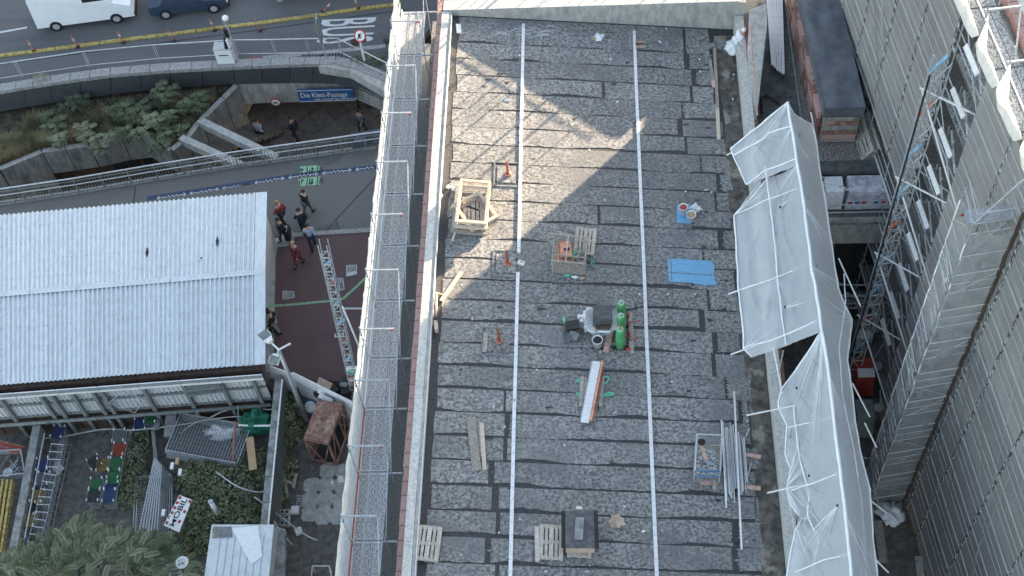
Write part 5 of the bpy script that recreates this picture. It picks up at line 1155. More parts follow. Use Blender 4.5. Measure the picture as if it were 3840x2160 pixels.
# ivy and brambles in the yard
for i, (u, v, rad, n, lab, z) in enumerate(((345, 1140, (.65, 1.6, .6), 900, 'narrow ivy patch between the cart row and the wire panels', -12.2), (335, 1215, (.8, 1.3, .6), 900, 'ivy patch below the red-based cart, next to the tree', -12.2), (520, 1200, (1.5, 1.1, 1.0), 2200, 'upper left lobe of the large ivy bush', -12.2), (600, 1230, (1.6, 1.5, 1.1), 2800, 'main dome of the large ivy bush left of the fence', -12.2), (530, 1280, (1.4, 1.3, .9), 2200, 'lower lobe of the large ivy bush above the cabin', -12.2), (655, 1165, (.6, 1.0, .6), 800, 'small ivy tuft between the tan board and the fence', -12.2), (730, 1060, (.75, 1.5, 1.3), 1700, 'dense green bush right of the fence by the rusty cage', -12.2), (722, 1170, (.6, .7, .5), 500, 'low greenery at the foot of the yard fence', -12.2), (500, 1345, (.9, .9, .6), 900, 'dark ivy between the wire panels and the cabin', -12.2), (370, 1385, (1.0, 1.0, .5), 700, 'ivy strip below the leaning wire panels', -12.2), (705, 1235, (.35, 1.2, .4), 350, 'thin creeper along the fence foot', -12.2), (630, 1300, (1.2, .9, .7), 1400, 'ivy spreading behind the site cabin', -12.2), (460, 1405, (.6, .4, .5), 400, 'small yellowing bush behind the dish', -11.6))):
    leafmass('ivy_bush', lab, 'ivy', P(u, v + 8, z), rad, n, .062, mIvy, seed=i + 11)
leafmass('hedge', 'low greenery behind the kerb near the scaffold at the street', 'hedge', P(925, 152, -10.95), (1.0, .5, .3), 300, .07, mLeaf, 77)
t = thing('vent_post', 'white perforated pipe sticking out of the large ivy bush', 'pipe', P(546, 1300, -11.5)); g = MB(); q = P(547, 1292, -11); g.tube([q, V((q.x, q.y, zat(q, 1262)))], .10, 12); g.build('pipe', mWhite, t, True); g = MB(); q2 = V((q.x, q.y, zat(q, 1262))); g.tube([q2, q2 + V((0, 0, .03))], .11, 12); g.build('cap', mGalv, t)
# ================================================================ RIGHT: SCAFFOLDED BUILDING
mNetFold = M('net_fold', (.58, .575, .565), (.48, .475, .465), 1.2, coord='World')
rb = thing('scaffolded_building', 'tall building on the right whose brick-edged roof rises above the netted scaffold', 'building', (20, 26, -11))
def rect(y0, y1, o, z, x1=42): return [fp(y0, z, o), V((x1, fp(y0, z, o).y, z)), V((x1, fp(y1, z, o).y, z)), fp(y1, z, o)]
g = MB(); g.prism(rect(-4, 46.6, -1.15, 9.75), 20.7); g.build('wall', mConc, rb)
g = MB(); g.prism([p + V((.62, 0, 0)) for p in rect(-4, 46.6, -1.3, 9.95)], .1); g.build('roof', mGut, rb)
g = MB(); a, b = fp(-4, 10.0, -1.78), fp(46.2, 10.0, -1.78)
n = 18
for i in range(n): g.bar(a.lerp(b, (i + .003) / n), a.lerp(b, (i + .997) / n), .5, .4)
g.build('coping', mCoping, rb)
g = MB(); a, b = fp(-4, 10.02, -2.7), fp(46.2, 10.02, -2.7); g.bar(a, b, .7, .12); g.build('roof_walkway', mPlank, rb)
g = MB(); a, b = fp(-4, 10.3, -3.5), fp(46.2, 10.3, -3.5); g.bar(a, b, .5, .9); g.build('roof_upstand', mTarp, rb)
first = None; y = 19.0; rot = math.atan2(FT.y, FT.x) - math.pi / 2
while y < 46:
    p = fp(y, 10.02, -1.36)
    if first is None: g = MB(); g.box((0, 0, 0), (.34, .50, .36)); first = g.build('brick', mBrick, rb, local=True); first.location = p - org(rb); first.rotation_euler = (0, 0, rot)
    else: share(first, 'brick', p + V((0, 0, rnd.uniform(-.01, .01))), rb, (0, 0, rot))
    y += .52
# scaffold in front of it
rs = thing('scaffold', 'tall netted scaffold along the right-hand building with exposed decks in one bay', 'scaffold', fp(28, -11, -.4))
BY = [45.5, 44.0, 41.45, 38.85, 36.3, 33.85, 31.3, 28.7, 26.2, 23.9, 22.55, 20.0, 17.4, 14.8, 12.2]
for zi in range(-10, 11, 2):
    for i in range(len(BY) - 1):
        if BY[i] < 24: 
            if zi % 4: pass
        op = (BY[i] == 31.3) or zi == 10
        if op:
            for j in range(3):
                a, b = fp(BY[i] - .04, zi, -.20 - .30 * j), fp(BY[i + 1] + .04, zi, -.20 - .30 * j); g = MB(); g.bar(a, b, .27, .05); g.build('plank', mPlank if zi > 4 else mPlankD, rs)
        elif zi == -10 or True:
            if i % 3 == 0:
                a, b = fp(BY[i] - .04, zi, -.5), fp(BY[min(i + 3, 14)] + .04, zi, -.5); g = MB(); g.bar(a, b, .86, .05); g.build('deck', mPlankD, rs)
for i, y in enumerate(BY):
    for o_ in (-.03, -1.0):
        g = MB(); g.tube([fp(y, -11, o_), fp(y, 10.9 if y > 24 else 10.6, o_)], .03); g.build('standard', mGalv, rs)
for zi in range(-10, 10, 2):
    for dz in (.5, 1.0):
        for (ya, yb) in ((45.5, 31.35), (28.6, 12.2)):
            g = MB(); g.tube([fp(ya, zi + dz, .0), fp(yb, zi + dz, .0)], .024, 6); g.build('guardrail', mGalv, rs)
    for (ya, yb) in ((45.5, 31.35), (28.6, 12.2)):
        g = MB(); g.bar(fp(ya, zi + .1, -.01), fp(yb, zi + .1, -.01), .03, .15); g.build('toe_board', mWhiteM, rs)
for i, y in enumerate((44.5, 42.3, 40.0, 37.6, 35.2, 32.5, 30.0, 27.85, 25.7, 23.4, 21.2)):
    g = MB(); g.tube([fp(y, 10, .04), fp(y, 11.9, .04)], .028); g.build('standard', mGalv, rs)
    g = MB(); g.bar(fp(y, 11.25, .12), fp(y, 11.25, -.98), .06, .07); g.build('head_bar', mGalv, rs)
    g = MB(); g.tube([fp(y, 11.2, -.98), fp(y - 1.1, 10.05, -.75)], .026); g.build('diagonal_brace', mGalv, rs)
g = MB(); g.tube([fp(45.5, 10.9, .04), fp(20, 10.9, .04)], .024); g.build('guardrail', mGalv, rs)
# open bay: white toe boards, tubes and braces on every level
for zi in range(-8, 10, 2):
    g = MB(); q = fp(30.0, zi + .35, -.12); 
    g.bar(fp(30.5, zi + 1.25, .12), fp(29.25, zi + 1.25, .12), .20, .05, FN + V((0, 0, .6))); g.build('toe_board', mWhiteM, rs)
    for dz in (.55, 1.05): g = MB(); g.tube([fp(31.3, zi + dz, .0), fp(28.7, zi + dz, .0)], .026); g.build('guardrail', mGalv, rs)
    g = MB(); g.tube([fp(31.2, zi + .1, .05), fp(28.75, zi + 1.95, .05)] if (zi // 2) % 2 else [fp(28.75, zi + .1, .05), fp(31.2, zi + 1.95, .05)], .024); g.build('diagonal_brace', mGalv, rs)
    g = MB(); g.bar(fp(30.5, zi + 1.1, -.3), fp(29.4, zi + .1, -.3), .05, .05); g.build('ladder_stile', mWhiteM, rs)
    for yy_ in (30.3, 29.7): g = MB(); g.tube([fp(yy_, zi + .06, -.1), fp(yy_ + .05, zi + 1.5, -.1)], .022); g.build('short_tube', mGalv, rs)
# long cross tubes carried by the tower
for (z_, l) in ((7.6, 'upper'), (3.0, 'middle'), (-1.6, 'lower'), (-6, 'lowest')):
    g = MB(); g.tube([fp(30.4, z_, 1.3), fp(28.9, z_ + .1, -.1)], .035); g.build('tie_tube', mWhiteM, rs)
    g = MB(); g.tube([fp(30.3, z_, 1.25), fp(27.6, z_ - 3.4, .12)], .035, 8); g.build('raking_tube', mWhiteM, rs)
# net panels, one per bay, with laced seams
def netbay(y0, y1, zt_, zb, seed, o_=.10, mat=None, name='net_panel'):
    nx, nz = 8, 26; g = MB(); vs = []
    for j in range(nz + 1):
        for i in range(nx + 1):
            z = zt_ + (zb - zt_) * j / nz; y = y0 + (y1 - y0) * i / nx; e = math.sin(math.pi * i / nx)
            q = .035 * noise.noise(V((y * .8, z * .5, seed))) + .02 * noise.noise(V((y * 3, z * 1.1, seed + 5)))
            rag = .35 * noise.noise(V((y * 1.3, 3, seed))) if j == nz else 0
            vs.append(fp(y, z + rag, o_ + q * (.25 + e)))
    g.add(vs, [(j * (nx + 1) + i, (j + 1) * (nx + 1) + i, (j + 1) * (nx + 1) + i + 1, j * (nx + 1) + i + 1) for j in range(nz) for i in range(nx)]); return g.build(name, mat or mNet, rs, True)
for i in range(len(BY) - 1):
    if BY[i] == 31.3: continue
    low = BY[i] > 31.4; zb = -.3 if low else -10.95
    netbay(BY[i] - .03, BY[i + 1] + .03, 9.95, zb, i)
    g = MB(); z = 9.8
    while z > zb:
        k = rnd.uniform(.16, .3); sgn = rnd.uniform(-.05, .05)
        g.bar(fp(BY[i + 1] + .05, z, .13), fp(BY[i + 1] - .05, z - .08, .13), .02, .02); z -= k + .12
    g.build('lacing', mWhiteM, rs, kind='stuff')
    g = MB(); z = 9.8; y = BY[i + 1]
    while z > zb + .3:
        L = rnd.uniform(.12, .5); g.bar(fp(y + rnd.uniform(-.015, .015), z, .155), fp(y + rnd.uniform(-.02, .02), z - L, .155), .02 + .03 * rnd.random(), .01, FN); z -= L + rnd.uniform(.10, .4)
    g.build('seam_gap_shade', mDark, rs, kind='stuff')  # dark strips drawn for the shade behind open net seams
for zi in range(-10, 10, 1):
    for (ya, yb, zb) in ((45.5, 31.4, 0), (28.6, 13, -10.5)):
        if zi + .5 < zb: continue
        for dz, wd_ in ((.0, .03 if zi % 2 == 0 else .014), (.08 if zi % 2 == 0 else .46, .010)):
            n = int((ya - yb) / .6); q = [fp(ya + (yb - ya) * k / n, zi + dz + .03 * noise.noise(V((k * .6, zi, dz))), .150 + .008 * noise.noise(V((k * .9, zi, 3)))) for k in range(n + 1)]
            g = MB()
            for k in range(n):
                g.bar(q[k], q[k + 1], wd_, .02, FN)
            if g.v: g.build('net_fold', mNetFold, rs, kind='stuff')
# slanting stay cords over the nets
for i, (ya, za, yb, zb) in enumerate(((24.5, -2, 22.4, -7), (22.5, 9, 18, -8), (25.2, 6, 20.2, -10), (20, 8, 19, -5), (43, 9.5, 35.5, 1.0), (38.6, 6.0, 36.4, 3.2), (23.6, 2.5, 20.4, -1.5))):
    g = MB(); g.tube([fp(ya, za, .2), fp(yb, zb, .2)], .013 if i != 5 else .03, 4); g.build('stay_cord', mGalv if i % 2 else mBeam, rs)
# cream tarpaulins flapping on the top rail
for i, (ya, yb, zz) in enumerate(((34.6, 32.6, 11.6), (32.4, 30.0, 11.5), (29.9, 27.9, 11.3), (27.8, 25.8, 11.35), (25.6, 23.6, 11.3))):
    t = [fp(ya, zz - .1, .03), fp(ya - .35 * (ya - yb), zz - 1.0, .10), fp(ya - .65 * (ya - yb), 10.35, .08), fp(yb, 10.2, .05)]; b = [fp(ya - .1, 10.1, .22), fp(ya - .6, 10.0, .3), fp(yb + .5, 9.95, .26), fp(yb + .1, 10.0, .22)]
    drape('tarpaulin', t, b, 14, 6, .10, mTarp, ['cream tarpaulin at the top edge of the picture on the right scaffold', 'cream tarpaulin flapping over the net beside the uppermost deck', 'cream tarpaulin hanging below the second head bar', 'cream tarpaulin tied at the third head bar above the stair tower', 'cream tarpaulin nearest the stair tower'][i], 'tarpaulin', seed=i)
# stair tower
st = thing('stair_tower', 'scaffold stair tower wrapped in pale translucent netting in front of the right facade', 'stair tower', (11.05, 24.1, -11))
c0, c1, c2, c3 = V((11.05, 25.3, 0)), V((11.05, 24.0, 0)), V((12.5, 24.25, 0)), V((12.4, 25.5, 0))
def at(p, z): return V((p.x, p.y, z))
for c in (c0, c1, c2, c3): g = MB(); g.tube([at(c, -11), at(c, 8.6)], .03); g.build('standard', mGalv, st)
for zi in range(-10, 9, 2):
    for a, b in ((c0, c1), (c1, c2), (c2, c3)):
        for dz in (0, .5, 1.0): g = MB(); g.tube([at(a, zi + dz), at(b, zi + dz)], .022, 5); g.build('ledger', mGalv, st)
    g = MB(); m_ = (c1 + c2) / 2; k = (zi // 2) % 2; l0, l1 = (c0.lerp(c3, .25), c1.lerp(c2, .25)); 
    g.bar(at(c0.lerp(c1, .5), zi - .02), at(c3.lerp(c2, .5), zi - .02), .5, .05); g.build('landing', mGalv, st)
    g = MB(); g.bar(at(c1.lerp(c2, .15), zi + .05) + V((0, .3, 0)), at(c1.lerp(c2, .85), zi + 1.9) + V((0, .3, 0)), .05, .14); g.build('stringer', mGalv, st)
    for k in range(5 if zi < 6 else 0): g = MB(); g.box(at(c1.lerp(c2, .2 + .15 * k), zi + .2 + .4 * k) + V((0, .5, 0)), (.22, .55, .03)); g.build('step', mGalv, st)
    if zi >= 6: continue
    g = MB(); a = at(c1, zi + 1.45) + V((-.02, .2, 0)); g.tube([at(c0, zi + 1.5), at(c0.lerp(c1, .7), zi + 1.4) + V((-.02, 0, 0)), at(c0.lerp(c1, .7), zi + .9) + V((-.02, 0, 0)), at(c0, zi + .8)], .022, 5); g.build('hand_loop', mWhiteM, st)
mNP = mNetL
def tnet(a, b, zt_, zb, seed, amp=.10, mat=mNP, rag=.0):
    nx, nz = 10, 30; vs = []; nrm = (at(b, 0) - at(a, 0)).cross(V((0, 0, 1))).normalized()
    if nrm.x > 0 and abs(nrm.x) > abs(nrm.y): nrm = -nrm
    if nrm.y > 0 and abs(nrm.y) >= abs(nrm.x): nrm = -nrm
    for j in range(nz + 1):
        for i in range(nx + 1):
            z = zt_ + (zb - zt_) * j / nz; p = at(a.lerp(b, i / nx), z); e = .15 + math.sin(math.pi * i / nx)
            q = noise.noise(V((i * .35, z * .45, seed))) + .6 * noise.noise(V((i * .9 + z * .6, z * .9, seed + 7)))
            vs.append(p + nrm * (.06 + amp * q * e) + V((0, 0, .5 * noise.noise(V((i * .4, seed, 1))) if j in (0, nz) else 0)))
    g = MB(); g.add(vs, [(j * (nx + 1) + i, (j + 1) * (nx + 1) + i, (j + 1) * (nx + 1) + i + 1, j * (nx + 1) + i + 1) for j in range(nz) for i in range(nx)]); return g.build('net_panel', mat, st, True)
tnet(c0, c1, 8.1, -10.4, 1, .16); tnet(c1, c2, 7.9, -10.9, 2, .16)
for zi in range(-20, 15):
    z = zi / 2 + .02; o1 = V((-.10, -.02, 0)); o2 = V((0, -.11, 0))
    if zi % 4 in (0, 2, 3):
        for a, b, o_ in ((c0, c1, o1), (c1, c2, o2)):
            g = MB(); q = [at(a.lerp(b, k / 6), z + .03 * noise.noise(V((k, zi, 1)))) + o_ for k in range(7)]
            g.tube(q, .016 if zi % 4 else .026, 5); g.build('net_fold', mNetFold, st, kind='stuff')
for k in range(9):
    z = -9 + 2 * k; g = MB(); g.tube([at(c1.lerp(c2, .1), z) + V((0, -.12, 0)), at(c1.lerp(c2, .9), z + 1.7 * (1 if k % 2 else -1) * .5) + V((0, -.12, 0))], .012, 5); g.tube([at(c0.lerp(c1, .1), z + .2) + V((-.12, 0, 0)), at(c0.lerp(c1, .85), z + 1.2) + V((-.12, 0, 0))], .012, 5); g.build('net_fold', mNetFold, st, kind='stuff')
p_, r_ = lumpy_roll(at(c1, 7.6), at(c1, -10.4), .035, 9, 60); g = MB(); g.tube(p_, [x * .8 for x in r_], 6); g.build('net_hem', mSheetEdge, st, True)
p_, r_ = lumpy_roll(at(c2, 8.8) + V((-.05, -.12, 0)), at(c2, -10.8) + V((-.05, -.12, 0)), .06, 12, 90); g = MB(); g.tube(p_, r_, 6); g.build('rope_seam', mBrown, st, True)
p_, r_ = lumpy_roll(at(c0, 8.0) + V((-.05, 0, 0)), at(c0, -9) + V((-.05, 0, 0)), .03, 13, 60); g = MB(); g.tube(p_, r_, 6); g.build('net_hem', mSheetEdge, st, True)
g = MB(); g.bar(at(c0, 8.2), at(c0, 7.2) + V((.02, .05, 0)), .05, .05, (1, 0, 0)); g.bar(at(c0, 7.2), at(c0.lerp(c3, .4), 7.2), .05, .05); g.build('red_gate', mRed, st)
# lattice truss mast
t = thing('lattice_mast', 'tall lattice hoist mast with red and blue strips rising beside the open scaffold bay', 'mast', (10.95, 29.95, -11))
lattice(t, (10.95, 29.95, -11), (10.95, 29.95, 9.2), .46, .42, .72, mGalv, .030, V((1, .1, 0)), [cLB, cLB, cOR])
g = MB(); g.bar((10.66, 29.85, -11), (10.66, 29.85, 8.6), .05, .05, (0, 1, 0)); g.build('black_cable_tray', mBlack, t)
# ================================================================ LOWER ROOF AND COURT BETWEEN THE BUILDINGS
lr = thing('lower_roof', 'dark felted lower roof between the station and the right-hand scaffold', 'roof', (9, 42, -2))
g = MB(); g.prism([V((6.45, 34.6, -2)), V((12.2, 34.6, -2)), V((11.5, 60, -2)), V((6.45, 60, -2))], .5); g.build('deck', mLowRoof, lr)
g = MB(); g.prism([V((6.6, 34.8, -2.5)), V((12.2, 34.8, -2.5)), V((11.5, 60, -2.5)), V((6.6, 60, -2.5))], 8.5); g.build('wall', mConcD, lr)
g = MB(); g.bar((8.55, 35.2, -1.93), (8.4, 59, -1.93), .08, .14); g.build('upstand', mConcD, lr)
g = MB(); g.prism([V((8.62, 35.1, -1.97)), V((11.9, 35.1, -1.97)), V((11.2, 59, -1.97)), V((8.5, 59, -1.97))], .03); g.build('gravel_bed', mGravel, lr)
for k in range(7): g = MB(); g.bar((6.5, 36.5 + 2.1 * k, -1.992), (8.4, 36.5 + 2.1 * k, -1.992), .04, .01); g.build('felt_seam', mBit, lr)
g = MB(); g.tube([P(1917, 285, -1.9), P(1915, 245, -1.9), P(1930, 240, -1.9), P(1960, 262, -1.9)], .05, 6); g.build('hose', mBlack, None, True, 'black-green hose lying on the lower roof above the duckboard', 'hose', base=P(1917, 285, -1.9))
first = None
for j in range(3):
    for i in range(5):
        a = P(1931 + 8.4 * i, -12, -1.9 + .1 * j); b = P(1944 + 6.4 * i, 150 + 6 * i + rnd.uniform(-3, 5) + 5 * j, -1.9 + .1 * j)
        g = MB(); g.bar(a, b, .13, .085); g.build('metal_profile', mWhiteM, None, label='pale metal profile, %s layer, %s from the left in the bundle beside the right parapet' % (['bottom', 'middle', 'top'][j], ['first', 'second', 'third', 'fourth', 'fifth'][i]), cat='metal profile', group='bundle of long pale metal profiles', base=a)
# tarped stack
t = thing('tarped_stack', 'long stack of boards and bricks covered by a dark tarpaulin on the lower roof', 'stack', (9.8, 40, -2))
q = [V((9.07, 35.9, .3)), V((10.66, 35.9, .3)), V((10.2, 45.5, .3)), V((8.5, 45.5, .3))]
vs = []; nx, ny = 10, 40
g = MB()
for j in range(ny + 1):
    for i in range(nx + 1):
        p = q[0].lerp(q[1], i / nx).lerp(q[3].lerp(q[2], i / nx), j / ny); p = p + V((0, 0, .10 * noise.noise(V((p.x * 1.5, p.y * .7, 2))) + .05 * noise.noise(V((p.x * 5, p.y * 2, 3))))); vs.append(p)
g.add(vs, [(j * (nx + 1) + i, j * (nx + 1) + i + 1, (j + 1) * (nx + 1) + i + 1, (j + 1) * (nx + 1) + i) for j in range(ny) for i in range(nx)])
top_ = g.build('tarpaulin', mTarpB, t, True)
g = MB()
for i in range(4):
    a, b = q[i], q[(i + 1) % 4]; g.quad(a, b, b - V((0, 0, .55)), a - V((0, 0, .55)))
g.build('tarpaulin_skirt', mTarpB, t)
for k in range(5):
    z = -.35 - .3 * k; m_ = [mConcD, mRust, mConcD, mRust, mBrick][k]; g = MB(); g.box((9.85 - .0, 36.15 + .02 * k, z), (1.35, .5, .27)); g.build('layer_front', m_, t)
for k in range(9):
    for z in (-.45, -.95, -1.5): g = MB(); g.bar((8.98 - .06 * k - .02 * (z < -1), 36.2 + 1.05 * k, z), (8.93 - .06 * k, 37.2 + 1.05 * k, z), .16, .40); g.build('side_layer', mRust if (k + int(z * 2)) % 2 else mBrick, t)
g = MB(); g.prism([p - V((0, 0, .6)) for p in (q[0] + V((.1, .1, 0)), q[1] + V((-.1, .1, 0)), q[2] + V((-.1, -.1, 0)), q[3] + V((.1, -.1, 0)))], 1.6); g.build('core', mWoodG, t)
drape('plastic_wrap', [P(2000, 40, -.6), P(2035, 180, -.6), P(2050, 230, -.8)], [P(1995, 60, -1.8), P(2012, 190, -1.8), P(2030, 240, -1.8)], 20, 6, .10, mFoil, 'crumpled clear plastic hanging down the left side of the tarped stack', 'plastic sheet', seed=9)
# pallets
def pallet_proto():
    t = thing('pallet', '', 'pallet', (0, 0, 0), 'wooden pallets'); t['group'] = 'wooden pallets about the roofs'
    for i in range(5): g = MB(); wdt = .145 if i % 2 == 0 else .10; g.box((-.328 + .164 * i, 0, .133), (wdt, 1.2, .022)); g.build('deck_board', mPallet, t)
    for y in (-.55, 0, .55): g = MB(); g.box((0, y, .111), (.8, .14, .022)); g.build('stringer_board', mPallet, t)
    for y in (-.55, 0, .55):
        for x in (-.35, 0, .35): g = MB(); g.box((x, y, .061), (.10, .13, .078)); g.build('block', mPallet, t)
    for x in (-.35, 0, .35): g = MB(); g.box((x, 0, .011), (.10, 1.2, .022)); g.build('bottom_board', mPallet, t)
    return t
pal = pallet_proto()
def roofrot(): return (0, math.atan(SL))
def onroof(u, v, h=.02): return R(u, v, h)
put(pal, onroof(1077, 1370), -.075, 'single weathered pallet lying by the left parapet at the lower left of the roof', True, roofrot())
put(pal, onroof(1386, 1367), -.02, 'pallet left of the black-topped stack, one board lifted proud', False, roofrot())
put(pal, onroof(1457, 1361, .02), -.02, 'pallet carrying the black-topped stack', False, roofrot())
put(pal, onroof(1471, 610), -.10, 'pale grey pallet leaning into the mesh box near the copper sheets', False, roofrot())
pp2 = put(pal, V((7.55, 36.6, -1.98)), 1.5, 'duckboard-like pallet on the lower roof beside the right parapet', False); pp2.scale = (1.2, 1.15, 1)
pp3 = put(pal, V((11.15, 36.2, -1.9)), .12, 'tall pallet leaning upright against the netting behind the tarped stack', False, (0, math.radians(-58))); pp3.scale = (1.3, 1.6, 1)
pp4 = put(pal, V((10.85, 36.1, -1.9)), .12, 'second upright pallet leaning behind the tarped stack', False, (0, math.radians(-54))); pp4.scale = (1.3, 1.6, 1)
# platform with shrink-wrapped goods
t = thing('platform', 'concrete landing platform with pale edge carrying wrapped goods', 'platform', (10.6, 34.2, -3.6))
g = MB(); g.prism([V((8.2, 33.3, -3.6)), V((12.2, 33.3, -3.6)), V((12.2, 34.75, -3.6)), V((8.2, 34.75, -3.6))], .35); g.build('slab', mConcD, t)
g = MB(); g.bar((8.2, 33.25, -3.55), (12.2, 33.25, -3.55), .14, .2); g.build('edge', mConc, t); g = MB(); g.bar((8.2, 33.4, -4.6), (12.2, 33.4, -4.6), .2, 1.3); g.build('beam', mConc, t)
g = MB(); g.box((10.2, 34.2, -8), (4.2, .2, 6)); g.build('rear_wall', mDark, t)  # near-black wall, the shade below the platform put into its colour
for z in (-2.6, -3.1): g = MB(); g.tube([(8.2, 33.3, z), (12.2, 33.3, z)], .028); g.build('guardrail', mGalv, t)
for (u, v, sx, sy, l) in ((2090, 455, .75, .85, 'small white shrink-wrapped pack on the landing platform'), (2180, 462, 1.85, .9, 'long lilac shrink-wrapped pack with printed film on the landing platform')):
    p = P(u, v, -2.75); p.y = 34.05; vs = []; g = MB(); g.box(p, (sx, sy, 1.1), None, .94); k = thing('wrapped_pack', l, 'wrapped goods', V((p.x, p.y, -3.6)), 'wrapped goods on the landing'); g.build('wrap', mFoil if sx > 1 else mBag, k)
    g = MB()
    for q_ in range(10): a = p + V((rnd.uniform(-.48, .48) * sx, rnd.uniform(-.4, .4) * sy, .565)); g.bar(a, a + V((rnd.uniform(-.3, .3) * sx, rnd.uniform(-.1, .1), .01)), .04, .03)
    g.build('fold', mBag, k, kind='stuff')
    if sx > 1:
        for q_ in range(6): g = MB(); g.box(p + V((-.75 + .28 * q_ + (.2 if q_ > 2 else 0), -sy / 2 - .0, -.15)), (.18, .03, .16)); g.build('print_block', mRed if q_ % 2 == 0 else mBlue, k)
g = MB(); g.bar(P(2248, 478, -2.6), P(2190, 668, -9.5), .22, .22); g.build('steel_prop', mRust, None, label='long rust-red prop slanting down beside the landing platform', cat='prop', base=P(2248, 478, -2.6))
g = MB(); g.bar(P(2196, 650, -9), P(2200, 760, -10.5), .3, .2); g.build('timber_prop', mWoodG, None, label='wooden trestle below the foot of the rust-red prop', cat='prop', base=P(2196, 650, -9))
t = thing('board_pile', 'stained boards lying in the dark yard under the landing platform', 'boards', P(2160, 590, -10.6))
for k in range(6): g = MB(); g.bar(P(2146 + 8 * k, 556, -10.2), P(2130 + 9 * k, 622, -10.5), .22, .05); g.build('board', mWoodG, t)
# red skip with rubbish
t = thing('rubbish_skip', 'red skip full of pale rubbish in the court', 'skip', P(2128, 690, -11)); q = G([(2095, 645), (2156, 645), (2150, 722), (2098, 722)], -9.8)
for i in range(4): g = MB(); g.bar(q[i] - V((0, 0, .5)), q[(i + 1) % 4] - V((0, 0, .5)), .08, 1.2); g.build('side', mRed, t)
g = MB()
for k in range(26): c = q[0].lerp(q[2], rnd.uniform(.2, .8)).lerp(q[1].lerp(q[3], rnd.uniform(.2, .8)), .5) + V((0, 0, -.3)); g.box(c + V((rnd.uniform(-.2, .2), rnd.uniform(-.5, .5), rnd.uniform(-.1, .15))), (.2, .15, .1), Matrix.Rotation(k, 3, 'Z'))
g.build('rubbish', mBag, t, kind='stuff')
for (a, b, l) in (((2100, 716), (2252, 718), 'upper horizontal steel tube across the dark court'), ((2110, 742), (2252, 742), 'lower horizontal steel tube across the dark court')):
    g = MB(); g.tube([P(*a, -8), P(*b, -8)], .04); g.build('cross_tube', mGalv, None, label=l, cat='tube', base=P(*a, -8))
t = thing('lattice_girder', 'horizontal lattice girder across the dark court', 'girder', P(2115, 760, -8)); lattice(t, P(2112, 761, -8), P(2250, 758, -8), .35, .35, .35, mGalv, .024, V((0, 0, 1)))
for k, (u, v) in enumerate(((2165, 850), (2170, 945), (2170, 1050))):
    t = thing('machine', ['upper grey machine with pulley in the court shaft', 'red-framed machine in the court shaft', 'lower dark machine on the court floor'][k], 'machine', P(u, v, -11)); c = P(u, v, -10)
    g = MB(); g.box(c, (.9, 1.2, 1.4), None, .8); g.build('housing', mBeam if k != 1 else mRed, t); g = MB(); g.box(c + V((0, -.3, .75)), (.7, .4, .08)); g.build('cover', mWhiteM if k != 2 else mBeam, t); g = MB(); g.lathe(c + V((.6, .2, .4)), [(.2, 0), (.2, .1)], 12); g.build('pulley', mGalv, t)
g = MB(); g.prism([V((6.4, 0, -11)), V((13.4, 0, -11)), V((12.2, 36, -11)), V((6.4, 36, -11))], .4); g.build('court_floor', mYard, kind='structure')
for k in range(12):
    a = P(2200 + rnd.uniform(-30, 30), 860 + 42 * k, -10 + rnd.uniform(0, 2)); b = a + V((rnd.uniform(-.8, .8), rnd.uniform(-.6, .9), rnd.uniform(.3, 1.6)))
    g = MB(); g.tube([a, b], .03, 5); g.build('court_tube', mGalv, None, label='loose steel tube in the dark court, ' + ['level with the roof corner notch', 'just below the notch', 'a little lower', 'beside the red-framed machine', 'near the pulley', 'above the lower machine', 'beside the lower machine', 'under the stair tower foot', 'near the court boards', 'below the court boards', 'toward the bottom edge', 'closest to the bottom edge'][k], cat='tube', group='loose tubes in the court', base=a)
plank(P(2208, 1310, -10.9), P(2222, 1415, -10.9), .35, .06, mWoodG, 'stained plank on the court floor near the bottom edge')
plank(P(2310, 1400, -10.9), P(2322, 1500, -10.9), .30, .10, mConc, 'pale board by the foot of the lower netting')
q = P(2240, 1292, -10.8); g = MB(); g.blob(q, (.45, .5, .35), 8, 12, .6); g.build('crumpled_plastic', mBag, None, True, 'lump of crumpled white plastic below the stair tower', 'plastic', base=q)
